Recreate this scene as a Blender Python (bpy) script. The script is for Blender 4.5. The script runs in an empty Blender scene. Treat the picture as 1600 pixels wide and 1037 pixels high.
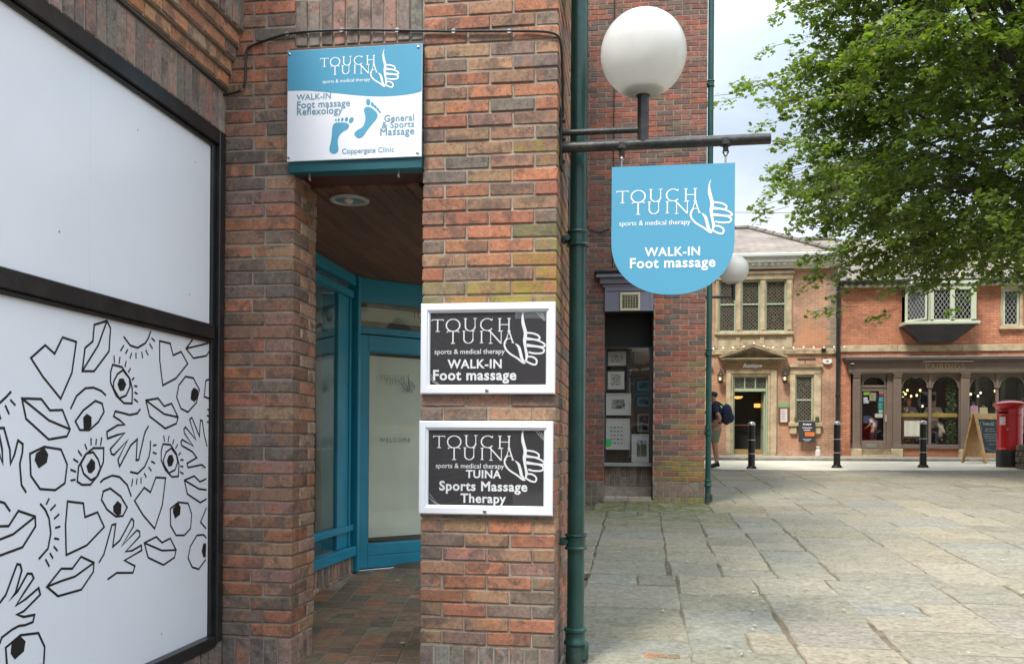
import bpy, bmesh, math, random
import numpy as np
from mathutils import Vector, Matrix, noise as mnoise

R = math.radians
random.seed(11)
rng = np.random.default_rng(5)
sc = bpy.context.scene
col = sc.collection

# ------------------------------------------------------------------ camera
YAW = math.atan(200 / 1400)
cam = bpy.data.cameras.new('camera')
cam.sensor_width = 36
cam.lens = 1400 / 1600 * 36
cam.shift_y = (690 - 518.5) / 1600
cam.clip_start = 0.05
cam.clip_end = 2000
camo = bpy.data.objects.new('camera', cam)
col.objects.link(camo)
f_ = Vector((-math.sin(YAW), math.cos(YAW), 0))
r_ = Vector((math.cos(YAW), math.sin(YAW), 0))
ROLL = 0.007
up_ = Vector((0, 0, 1))
rr = r_ * math.cos(ROLL) + up_ * math.sin(ROLL)
uu = up_ * math.cos(ROLL) - r_ * math.sin(ROLL)
m = Matrix((rr, uu, -f_)).transposed().to_4x4()
m.translation = Vector((0, 0, 1.5))
camo.matrix_world = m
sc.camera = camo

# ------------------------------------------------------------------ sky, sun, exposure
SUN_EL, SUN_AZ = R(56), R(206)        # azimuth clockwise from +Y
w = bpy.data.worlds.new('World')
sc.world = w
w.use_nodes = True
nt = w.node_tree
nt.nodes.clear()
N = nt.nodes.new
L = nt.links.new
out = N('ShaderNodeOutputWorld')
bg = N('ShaderNodeBackground')
bg.inputs['Strength'].default_value = 0.1
sky = N('ShaderNodeTexSky')
sky.sky_type = 'NISHITA'
sky.sun_disc = False
sky.sun_elevation = SUN_EL
sky.sun_rotation = SUN_AZ
tc = N('ShaderNodeTexCoord')
mp = N('ShaderNodeMapping')
mp.inputs['Scale'].default_value = (1.0, 1.0, 2.2)
mp.inputs['Location'].default_value = (0.3, 1.7, 0.15)
no = N('ShaderNodeTexNoise')
no.inputs['Scale'].default_value = 2.3
no.inputs['Detail'].default_value = 6
no.inputs['Roughness'].default_value = 0.55
no.inputs['Distortion'].default_value = 0.4
rmp = N('ShaderNodeValToRGB')
rmp.color_ramp.elements[0].position = 0.34
rmp.color_ramp.elements[0].color = (1.42, 1.62, 1.80, 1)
rmp.color_ramp.elements[1].position = 0.64
rmp.color_ramp.elements[1].color = (2.55, 2.65, 2.72, 1)
mix = N('ShaderNodeMix')
mix.data_type = 'RGBA'
mix.inputs['Factor'].default_value = 0.90
# an overcast dome: milky at the horizon, boosted overhead, above the view, to light the scene
sxyz = N('ShaderNodeSeparateXYZ')
L(tc.outputs['Generated'], sxyz.inputs[0])
low = N('ShaderNodeMapRange'); low.inputs[1].default_value = .30; low.inputs[2].default_value = .10; low.inputs[3].default_value = -.16; low.inputs[4].default_value = .22
L(sxyz.outputs['Z'], low.inputs[0])
addn = N('ShaderNodeMath'); addn.operation = 'ADD'
zen = N('ShaderNodeMapRange'); zen.interpolation_type = 'SMOOTHSTEP'; zen.inputs[1].default_value = .26; zen.inputs[2].default_value = .90; zen.inputs[3].default_value = 1.0; zen.inputs[4].default_value = 4.6
L(sxyz.outputs['Z'], zen.inputs[0])
mz = N('ShaderNodeMix'); mz.data_type = 'RGBA'; mz.blend_type = 'MULTIPLY'; mz.inputs[0].default_value = 1
L(tc.outputs['Generated'], mp.inputs['Vector'])
L(mp.outputs['Vector'], no.inputs['Vector'])
L(no.outputs['Fac'], addn.inputs[0]); L(low.outputs[0], addn.inputs[1])
L(addn.outputs[0], rmp.inputs['Fac'])
L(rmp.outputs['Color'], mz.inputs[6]); L(zen.outputs[0], mz.inputs[7])
L(sky.outputs['Color'], mix.inputs[6])
L(mz.outputs[2], mix.inputs[7])
L(mix.outputs[2], bg.inputs['Color'])
L(bg.outputs['Background'], out.inputs['Surface'])

sun = bpy.data.lights.new('sun', 'SUN')
sun.energy = 1.0
sun.angle = R(12)
sun.color = (1.0, 0.95, 0.86)
suno = bpy.data.objects.new('sun', sun)
col.objects.link(suno)
sd = Vector((math.sin(SUN_AZ) * math.cos(SUN_EL), math.cos(SUN_AZ) * math.cos(SUN_EL), math.sin(SUN_EL)))
suno.rotation_euler = sd.to_track_quat('Z', 'Y').to_euler()
suno.location = (6, -6, 20)

sc.cycles.use_denoising = True
sc.view_settings.view_transform = 'Standard'
sc.view_settings.look = 'None'
sc.view_settings.gamma = 1
sc.view_settings.use_curve_mapping = False
sc.view_settings.exposure = 2.1

# ------------------------------------------------------------------ helpers
def tag(o, label=None, cat=None, group=None, kind=None):
    if label: o['label'] = label
    if cat: o['category'] = cat
    if group: o['group'] = group
    if kind: o['kind'] = kind
    return o

def empty(name, loc, label=None, cat=None, group=None, rz=0):
    o = bpy.data.objects.new(name, None)
    col.objects.link(o)
    o.location = loc
    o.rotation_euler = (0, 0, rz)
    o.empty_display_size = 0.1
    return tag(o, label, cat, group)

def link_mesh(name, me, mat, parent=None, label=None):
    """Meshes are written in world metres; under a parent they are moved into its frame."""
    o = bpy.data.objects.new(name, me)
    col.objects.link(o)
    if mat is not None:
        me.materials.clear()
        me.materials.append(mat)
    if parent is not None:
        o.parent = parent
    if label: o['label'] = label
    return o

class MB:
    """collects faces of one mesh"""
    def __init__(s):
        s.v = []
        s.f = []
        s.c = []          # per vertex rgba (tint), optional
    def add(s, vs, fs, c=None):
        b = len(s.v)
        s.v.extend(tuple(p) for p in vs)
        s.f.extend(tuple(i + b for i in f) for f in fs)
        if c is not None:
            s.c.extend([c] * len(vs))
    def box(s, x0, x1, y0, y1, z0, z1, c=None):
        s.add([(x0, y0, z0), (x1, y0, z0), (x1, y1, z0), (x0, y1, z0), (x0, y0, z1), (x1, y0, z1), (x1, y1, z1), (x0, y1, z1)],
              [(3, 2, 1, 0), (4, 5, 6, 7), (0, 1, 5, 4), (1, 2, 6, 5), (2, 3, 7, 6), (3, 0, 4, 7)], c)
    def bbox(s, x0, x1, y0, y1, z0, z1, b=0.004, c=None, jit=0, M=None):
        """box with chamfered edges; jit roughens it; M is an optional frame"""
        b = min(b, (x1 - x0) * .45, (y1 - y0) * .45, (z1 - z0) * .45)
        X, Y, Z = (x0, x1), (y0, y1), (z0, z1)
        vs = []
        idx = {}
        for i in (0, 1):
            for j in (0, 1):
                for k in (0, 1):
                    sx, sy, sz = (b, -b)[i], (b, -b)[j], (b, -b)[k]
                    jx, jy, jz = [(random.uniform(-jit, jit) if jit else 0) for _ in range(3)]
                    p = (X[i] + jx, Y[j] + jy, Z[k] + jz)
                    for a, q in ((0, (p[0], p[1] + sy, p[2] + sz)), (1, (p[0] + sx, p[1], p[2] + sz)), (2, (p[0] + sx, p[1] + sy, p[2]))):
                        idx[(i, j, k, a)] = len(vs)
                        vs.append(q)
        I = lambda i, j, k, a: idx[(i, j, k, a)]
        fs = []
        for i in (0, 1):
            q = [I(i, 0, 0, 0), I(i, 1, 0, 0), I(i, 1, 1, 0), I(i, 0, 1, 0)]
            fs.append(q if i else q[::-1])
            q = [I(0, i, 0, 1), I(1, i, 0, 1), I(1, i, 1, 1), I(0, i, 1, 1)]
            fs.append(q[::-1] if i else q)
            q = [I(0, 0, i, 2), I(1, 0, i, 2), I(1, 1, i, 2), I(0, 1, i, 2)]
            fs.append(q if i else q[::-1])
        for i in (0, 1):
            for j in (0, 1):
                q = [I(i, j, 0, 0), I(i, j, 0, 1), I(i, j, 1, 1), I(i, j, 1, 0)]
                fs.append(q if i == j else q[::-1])
                q = [I(i, 0, j, 0), I(i, 1, j, 0), I(i, 1, j, 2), I(i, 0, j, 2)]
                fs.append(q if i != j else q[::-1])
                q = [I(0, i, j, 1), I(1, i, j, 1), I(1, i, j, 2), I(0, i, j, 2)]
                fs.append(q if i == j else q[::-1])
        for i in (0, 1):
            for j in (0, 1):
                for k in (0, 1):
                    q = [I(i, j, k, 0), I(i, j, k, 1), I(i, j, k, 2)]
                    fs.append(q if (i + j + k) % 2 else q[::-1])
        if M is not None:
            vs = [tuple(M @ Vector(p)) for p in vs]
        s.add(vs, fs, c)
    def obox(s, o, u, v, n, u0, u1, v0, v1, n0, n1, b=0.003, c=None):
        """chamfered box in the frame (o; u, v, n)"""
        u, v, n = Vector(u), Vector(v), Vector(n)
        M = Matrix((u, v, n)).transposed().to_4x4()
        M.translation = Vector(o)
        s.bbox(u0, u1, v0, v1, n0, n1, b, c, 0, M)
    def tube(s, pts, r, n=10, cap=True, c=None):
        pts = [Vector(p) for p in pts]
        rs = r if isinstance(r, (list, tuple)) else [r] * len(pts)
        rings = []
        t0 = (pts[1] - pts[0]).normalized()
        a = t0.orthogonal().normalized()
        for i, p in enumerate(pts):
            t = (pts[min(i + 1, len(pts) - 1)] - pts[max(i - 1, 0)]).normalized()
            a = (a - t * a.dot(t)).normalized()
            bb = t.cross(a)
            rings.append([p + (a * math.cos(2 * math.pi * k / n) + bb * math.sin(2 * math.pi * k / n)) * rs[i] for k in range(n)])
        vs = [q for rg in rings for q in rg]
        fs = []
        for i in range(len(pts) - 1):
            for k in range(n):
                k2 = (k + 1) % n
                fs.append((i * n + k, i * n + k2, (i + 1) * n + k2, (i + 1) * n + k))
        if cap:
            fs.append(tuple(range(n))[::-1])
            fs.append(tuple((len(pts) - 1) * n + k for k in range(n)))
        s.add(vs, fs, c)
    def lathe(s, prof, center, n=24, c=None, axis='z'):
        cx, cy, cz = center
        vs, fs = [], []
        for (r, z) in prof:
            for k in range(n):
                a = 2 * math.pi * k / n
                if axis == 'z': vs.append((cx + r * math.cos(a), cy + r * math.sin(a), cz + z))
                else: vs.append((cx + r * math.cos(a), cy + z, cz + r * math.sin(a)))
        for i in range(len(prof) - 1):
            for k in range(n):
                k2 = (k + 1) % n
                q = (i * n + k, i * n + k2, (i + 1) * n + k2, (i + 1) * n + k)
                fs.append(q if axis == 'z' else q[::-1])
        if prof[0][0] > 1e-6:
            fs.append(tuple(range(n))[::-1] if axis == 'z' else tuple(range(n)))
        if prof[-1][0] > 1e-6:
            q = tuple((len(prof) - 1) * n + k for k in range(n))
            fs.append(q if axis == 'z' else q[::-1])
        s.add(vs, fs, c)
    def sphere(s, center, r, n=16, sq=(1, 1, 1), c=None):
        prof = [(max(1e-5, r * math.sin(math.pi * i / n)), -r * math.cos(math.pi * i / n)) for i in range(n + 1)]
        b = len(s.v)
        s.lathe(prof, (0, 0, 0), n * 2, c)
        for i in range(b, len(s.v)):
            p = s.v[i]
            s.v[i] = (center[0] + p[0] * sq[0], center[1] + p[1] * sq[1], center[2] + p[2] * sq[2])
    def prism(s, poly, frame, d0, d1, c=None):
        """polygon (u,v) extruded along the frame's normal from d0 to d1"""
        o, u, v, n = [Vector(q) for q in frame]
        k = len(poly)
        vs = [o + u * p[0] + v * p[1] + n * d0 for p in poly] + [o + u * p[0] + v * p[1] + n * d1 for p in poly]
        ar = sum(poly[i][0] * poly[(i + 1) % k][1] - poly[(i + 1) % k][0] * poly[i][1] for i in range(k))
        fs = []
        flip = (ar > 0) != (u.cross(v).dot(n) * (d1 - d0) > 0)
        top = tuple(range(k, 2 * k)); bot = tuple(range(k))[::-1]
        if flip: top, bot = top[::-1], bot[::-1]
        fs += [top, bot]
        for i in range(k):
            j = (i + 1) % k
            q = (i, j, k + j, k + i)
            fs.append(q[::-1] if flip else q)
        s.add(vs, fs, c)
    def mesh(s, name, smooth=False, angle=40):
        me = bpy.data.meshes.new(name)
        me.from_pydata(s.v, [], s.f)
        if s.c and len(s.c) == len(s.v):
            at = me.color_attributes.new('tint', 'FLOAT_COLOR', 'POINT')
            at.data.foreach_set('color', np.array(s.c, dtype=np.float32).ravel())
        if smooth:
            me.polygons.foreach_set('use_smooth', [True] * len(me.polygons))
            try: me.set_sharp_from_angle(angle=R(angle))
            except Exception: pass
        me.update()
        return me
    def build(s, name, mat, parent=None, smooth=False, label=None, angle=40):
        return link_mesh(name, s.mesh(name, smooth, angle), mat, parent, label)

FRONT = lambda y: ((0, y, 0), (1, 0, 0), (0, 0, 1), (0, -1, 0))      # faces the camera side (-Y)

def ribbon(pts, w, closed=False):
    """2D polyline -> quads with mitred joints"""
    P = [Vector((p[0], p[1])) for p in pts]
    n = len(P)
    W = w if isinstance(w, (list, tuple)) else [w] * n
    Lf, Rt = [], []
    for i in range(n):
        a = P[(i - 1) % n] if (closed or i > 0) else None
        b = P[(i + 1) % n] if (closed or i < n - 1) else None
        d1 = (P[i] - a).normalized() if a is not None else (b - P[i]).normalized()
        d2 = (b - P[i]).normalized() if b is not None else d1
        t = d1 + d2
        if t.length < 1e-4: t = d1.copy()
        t.normalize()
        nn = Vector((-t.y, t.x))
        k = max(0.42, abs(nn.dot(Vector((-d1.y, d1.x)))))
        off = nn * (W[i] * .5 / k)
        Lf.append(P[i] + off)
        Rt.append(P[i] - off)
    vs = Lf + Rt
    fs = []
    for i in range(n if closed else n - 1):
        j = (i + 1) % n
        fs.append((i, n + i, n + j, j))
    return vs, fs

class Print2D:
    """flat print: 2D shapes laid a fraction of a millimetre proud of a face"""
    def __init__(s, frame, d=0.0012):
        s.o, s.u, s.v, s.n = [Vector(q) for q in frame]
        s.d = d
        s.mb = MB()
        s.k = 0
    def put(s, vs, fs):
        d = s.d + s.k * 0.00002
        s.k += 1
        P = [s.o + s.u * p[0] + s.v * p[1] + s.n * d for p in vs]
        up = s.u.cross(s.v).dot(s.n) > 0
        F = []
        for f in fs:
            ar = sum(vs[f[i]][0] * vs[f[(i + 1) % len(f)]][1] - vs[f[(i + 1) % len(f)]][0] * vs[f[i]][1] for i in range(len(f)))
            F.append(tuple(f) if (ar > 0) == up else tuple(f)[::-1])
        s.mb.add(P, F)
    def line(s, pts, w, closed=False):
        s.put(*ribbon(pts, w, closed))
    def poly(s, pts):
        s.put([(p[0], p[1]) for p in pts], [tuple(range(len(pts)))])
    def ell(s, cx, cy, rx, ry, rot=0, n=20):
        s.poly([(cx + rx * math.cos(t) * math.cos(rot) - ry * math.sin(t) * math.sin(rot),
                 cy + rx * math.cos(t) * math.sin(rot) + ry * math.sin(t) * math.cos(rot)) for t in [2 * math.pi * i / n for i in range(n)]])
    def build(s, name, mat, parent):
        return s.mb.build(name, mat, parent)

def curve_pts(pts, n=6, closed=False):
    """Catmull-Rom through 2D/3D points"""
    P = [Vector(p) for p in pts]
    N_ = len(P)
    o = []
    for i in range(N_ if closed else N_ - 1):
        g = lambda k: P[k % N_] if closed else P[max(0, min(N_ - 1, k))]
        a, b, c_, d = g(i - 1), g(i), g(i + 1), g(i + 2)
        for j in range(n):
            t = j / n
            o.append(.5 * ((2 * b) + (c_ - a) * t + (2 * a - 5 * b + 4 * c_ - d) * t * t + (3 * b - a - 3 * c_ + d) * t ** 3))
    if not closed: o.append(P[-1])
    return o

def text2d(s, bold=0.0, shear=0.0, space=1.0):
    cu = bpy.data.curves.new('t', 'FONT')
    cu.body = s
    cu.size = 1
    cu.offset = bold
    cu.shear = shear
    cu.space_character = space
    cu.resolution_u = 3
    o = bpy.data.objects.new('t', cu)
    col.objects.link(o)
    dg = bpy.context.evaluated_depsgraph_get()
    me = bpy.data.meshes.new_from_object(o.evaluated_get(dg))
    vs = [(v.co.x, v.co.y) for v in me.vertices]
    fs = [tuple(p.vertices) for p in me.polygons]
    bpy.data.objects.remove(o)
    bpy.data.curves.remove(cu)
    bpy.data.meshes.remove(me)
    return vs, fs

def loops_of(fs):
    """closed outlines of a face set"""
    ed = {}
    for f in fs:
        for i in range(len(f)):
            e = (f[i], f[(i + 1) % len(f)])
            if (e[1], e[0]) in ed: del ed[(e[1], e[0])]
            else: ed[e] = 1
    nx = {}
    for a_, b_ in ed: nx.setdefault(a_, []).append(b_)
    out_ = []
    while nx:
        st = next(iter(nx)); lp = [st]; cur = st
        while True:
            k = nx[cur].pop()
            if not nx[cur]: del nx[cur]
            if k == st or k not in nx: break
            lp.append(k); cur = k
        if len(lp) > 2: out_.append(lp)
    return out_

def text_on(frame, s, u0, u1, base, mat, parent, bold=0.0, shear=0.0, d=0.0012, ys=1.0, space=1.0, name='lettering'):
    """lettering; bold thickens every outline by that share of the letter size"""
    vs, fs = text2d(s, 0, shear, space)
    rnd = {}
    remap = {}
    for i, v in enumerate(vs):
        remap[i] = rnd.setdefault((round(v[0], 5), round(v[1], 5)), i)
    a = min(v[0] for v in vs); b = max(v[0] for v in vs)
    k = (u1 - u0) / (b - a + 2 * bold)
    q = [(u0 + (v[0] - a + bold) * k, base + v[1] * k * ys) for v in vs]
    pr = Print2D(frame, d)
    pr.put(q, fs)
    if bold:
        for lp in loops_of([tuple(remap[i] for i in f) for f in fs]):
            P = [q[i] for i in lp]
            P = [p for i, p in enumerate(P) if (Vector(p) - Vector(P[i - 1])).length > 1e-6]
            if len(P) > 2: pr.line(P, bold * 2 * k, True)
    return pr.build(name, mat, parent)

# serif capitals as strokes: unit box, (points, width) ; S thin, W thick
def serif_letter(ch):
    t, k = 0.055, 0.095
    A = []
    def ln(p, w_): A.append((p, w_))
    def ser(x, y, w_=.26): ln([(x - w_ / 2, y), (x + w_ / 2, y)], t)
    def arc(cx, cy, rx, ry, a0, a1, n=22, thin=t, thick=k):
        P = []; Wd = []
        for i in range(n + 1):
            a = R(a0 + (a1 - a0) * i / n)
            P.append((cx + rx * math.cos(a), cy + ry * math.sin(a)))
            Wd.append(thin + (thick - thin) * abs(math.cos(a)))
        A.append((P, Wd))
    if ch == 'T':
        ln([(0.0, .97), (.98, .97)], t); ln([(0.02, .97), (0.0, .86)], t); ln([(.96, .97), (.98, .86)], t)
        ln([(.49, .97), (.49, .02)], k); ser(.49, .025, .34); wd = .98
    elif ch == 'O':
        arc(.52, .5, .47, .47, 0, 360, 40); wd = 1.04
    elif ch == 'U':
        ln([(.13, .98), (.13, .34)], k); arc(.5, .36, .37, .34, 180, 360); ln([(.87, .98), (.87, .34)], t); ser(.13, .975); ser(.87, .975); wd = 1.0
    elif ch == 'C':
        arc(.52, .5, .47, .47, 42, 318, 34); ln([(.87, .83), (.89, .98)], t); wd = .95
    elif ch == 'H':
        for x in (.14, .84): ln([(x, .98), (x, .02)], k); ser(x, .975); ser(x, .025)
        ln([(.14, .52), (.84, .52)], t); wd = .98
    elif ch == 'I':
        ln([(.14, .98), (.14, .02)], k); ser(.14, .975); ser(.14, .025); wd = .28
    elif ch == 'N':
        ln([(.16, .98), (.16, .02)], t); ln([(.08, 1.0), (.9, .0)], k); ln([(.9, .98), (.9, .0)], t); ser(.08, .975, .2); ser(.16, .025); ser(.9, .975); wd = 1.04
    elif ch == 'A':
        ln([(.46, 1.0), (.1, .02)], t); ln([(.46, 1.0), (.84, .02)], k); ln([(.24, .36), (.7, .36)], t); ser(.1, .025, .24); ser(.84, .025, .26); wd = .96
    elif ch == 'P':
        ln([(.14, .98), (.14, .02)], k); ser(.14, .975); ser(.14, .025); ln([(.14, .965), (.38, .965)], t); ln([(.14, .46), (.38, .46)], t); arc(.38, .712, .26, .253, 90, -90, 14); wd = .7
    elif ch == 'R':
        ln([(.14, .98), (.14, .02)], k); ser(.14, .975); ser(.14, .025); ln([(.14, .965), (.38, .965)], t); ln([(.14, .48), (.4, .48)], t); arc(.38, .722, .25, .243, 90, -90, 14); ln([(.4, .48), (.78, .02)], k); ser(.78, .025, .2); wd = .88
    elif ch == 'G':
        arc(.52, .5, .47, .47, 45, 330, 34); ln([(.86, .83), (.89, .97)], t); ln([(.92, .46), (.92, .12)], k); ser(.9, .46, .24); wd = 1.05
    elif ch == 'S':
        arc(.36, .735, .25, .235, 25, 270, 18); arc(.36, .265, .27, .235, 90, -155, 18); ln([(.58, .82), (.6, .97)], t); ln([(.1, .18), (.08, .03)], t); wd = .72
    return A, wd

def serif_put(pr, ch, x0, x1, y0, y1, heavy=1.0):
    A, wd = serif_letter(ch)
    sx, sy = (x1 - x0) / wd, (y1 - y0)
    for P, W in A:
        if not isinstance(W, list): W = [W] * len(P)
        pr.line([(x0 + p[0] * sx, y0 + p[1] * sy) for p in P], [q * sy * heavy for q in W])

LOGO_BOX = [('T', 0, 64, -63, 3), ('O', 75, 156, -63, 5), ('U', 173, 243, -61, 7), ('C', 261, 331, -61, 6), ('H', 356, 425, -65, 5),
            ('T', 83, 148, -127, -59), ('U', 166, 232, -126, -59), ('I', 260, 279, -125, -60), ('N', 306, 385, -128, -60), ('A', 390, 444, -126, -61)]
FING = [(498, 50), (488, 34), (482, 8), (482, -26), (491, -60), (494, -83), (490, -113), (496, -150), (502, -181), (504, -207), (498, -222), (510, -225), (514, -211), (518, -189), (513, -166), (507, -136), (509, -106), (512, -72), (503, -38), (494, 0), (492, 27)]
LSTR = [[(508, -72), (545, -77), (569, -87), (578, -100), (570, -110), (542, -107), (509, -100)], [(510, -107), (556, -110), (593, -125), (606, -139), (595, -147), (557, -143), (509, -134)], [(510, -142), (571, -147), (597, -157), (602, -168), (590, -180), (550, -181), (520, -174)], [(508, -199), (535, -198), (557, -209), (564, -224), (557, -239), (535, -236), (509, -222)], [(409, -99), (393, -123), (396, -151), (420, -180), (461, -206), (489, -228), (504, -230)]]
LTHK = [(450, -129), (467, -146), (476, -172), (485, -207), (498, -224)]

def logo_on(frame, u0, v0, s, mat, parent, heavy=1.0):
    """serif name over a hand with a raised finger; (u0, v0) is the top left of the first letter"""
    q = lambda p: (u0 + p[0] * .001 * s, v0 + p[1] * .001 * s)
    pr = Print2D(frame)
    for ch, a, b, c0, c1 in LOGO_BOX:
        p0, p1 = q((a, c0)), q((b, c1))
        serif_put(pr, ch, p0[0], p1[0], p0[1], p1[1], heavy)
    pr.build('logo_lettering', mat, parent)
    pr = Print2D(frame, 0.0016)
    pts = [q(p) for p in curve_pts([(a, b) for a, b in FING], 3, True)]
    # the finger is a tapered blade: fill it as strips between its two sides
    lf = curve_pts([q(p) for p in FING[:11]], 4)
    rt = curve_pts([q(p) for p in (FING[0:1] + FING[:10:-1])], 4)
    n = len(lf)
    vs = [(p.x, p.y) for p in lf]
    m_ = len(rt)
    vs += [(rt[min(m_ - 1, int(round(i * (m_ - 1) / (n - 1))))].x, rt[min(m_ - 1, int(round(i * (m_ - 1) / (n - 1))))].y) for i in range(n)]
    pr.put(vs, [(i, n + i, n + i + 1, i + 1) for i in range(n - 1)])
    for st in LSTR:
        pr.line(curve_pts([q(p) for p in st], 5), .0085 * s * heavy)
    pr.line(curve_pts([q(p) for p in LTHK], 5), [x * s for x in np.interp(np.linspace(0, 1, 21), [0, .3, .7, 1], [.004, .015, .016, .008]).tolist()])
    pr.build('hand_emblem', mat, parent)

# ------------------------------------------------------------------ materials
def new_mat(name):
    m_ = bpy.data.materials.new(name)
    m_.use_nodes = True
    m_.node_tree.nodes.clear()
    return m_, m_.node_tree.nodes.new, m_.node_tree.links.new

def mat(name, c, rough=.6, var=.18, scale=6.0, bump=.15, bscale=60.0, metal=0.0, spec=.5, coat=0.0, dirt=None, dscale=2.0, damt=.5):
    """plain surface with uneven colour, fine relief and optional dirt blotches"""
    m_, N, L = new_mat(name)
    o = N('ShaderNodeOutputMaterial'); b = N('ShaderNodeBsdfPrincipled')
    L(b.outputs[0], o.inputs[0])
    g = N('ShaderNodeNewGeometry')
    n1 = N('ShaderNodeTexNoise'); n1.inputs['Scale'].default_value = scale; n1.inputs['Detail'].default_value = 5
    L(g.outputs['Position'], n1.inputs['Vector'])
    mr = N('ShaderNodeMapRange'); mr.inputs[1].default_value = .3; mr.inputs[2].default_value = .7
    mr.inputs[3].default_value = 1 - var; mr.inputs[4].default_value = 1 + var
    L(n1.outputs['Fac'], mr.inputs[0])
    mx = N('ShaderNodeMix'); mx.data_type = 'RGBA'; mx.blend_type = 'MULTIPLY'; mx.inputs[0].default_value = 1
    mx.inputs[6].default_value = (*c, 1)
    L(mr.outputs[0], mx.inputs[7])
    last = mx.outputs[2]
    if dirt:
        n2 = N('ShaderNodeTexNoise'); n2.inputs['Scale'].default_value = dscale; n2.inputs['Detail'].default_value = 7; n2.inputs['Roughness'].default_value = .65
        L(g.outputs['Position'], n2.inputs['Vector'])
        r2 = N('ShaderNodeMapRange'); r2.inputs[1].default_value = .48; r2.inputs[2].default_value = .68; r2.inputs[4].default_value = damt
        L(n2.outputs['Fac'], r2.inputs[0])
        m2 = N('ShaderNodeMix'); m2.data_type = 'RGBA'; m2.inputs[7].default_value = (*dirt, 1)
        L(r2.outputs[0], m2.inputs[0]); L(last, m2.inputs[6]); last = m2.outputs[2]
    L(last, b.inputs['Base Color'])
    b.inputs['Roughness'].default_value = rough
    b.inputs['Metallic'].default_value = metal
    b.inputs['Specular IOR Level'].default_value = spec
    b.inputs['Coat Weight'].default_value = coat
    if bump:
        n3 = N('ShaderNodeTexNoise'); n3.inputs['Scale'].default_value = bscale; n3.inputs['Detail'].default_value = 4
        L(g.outputs['Position'], n3.inputs['Vector'])
        bp = N('ShaderNodeBump'); bp.inputs['Strength'].default_value = bump; bp.inputs['Distance'].default_value = .01
        L(n3.outputs['Fac'], bp.inputs['Height']); L(bp.outputs[0], b.inputs['Normal'])
    return m_

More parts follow.
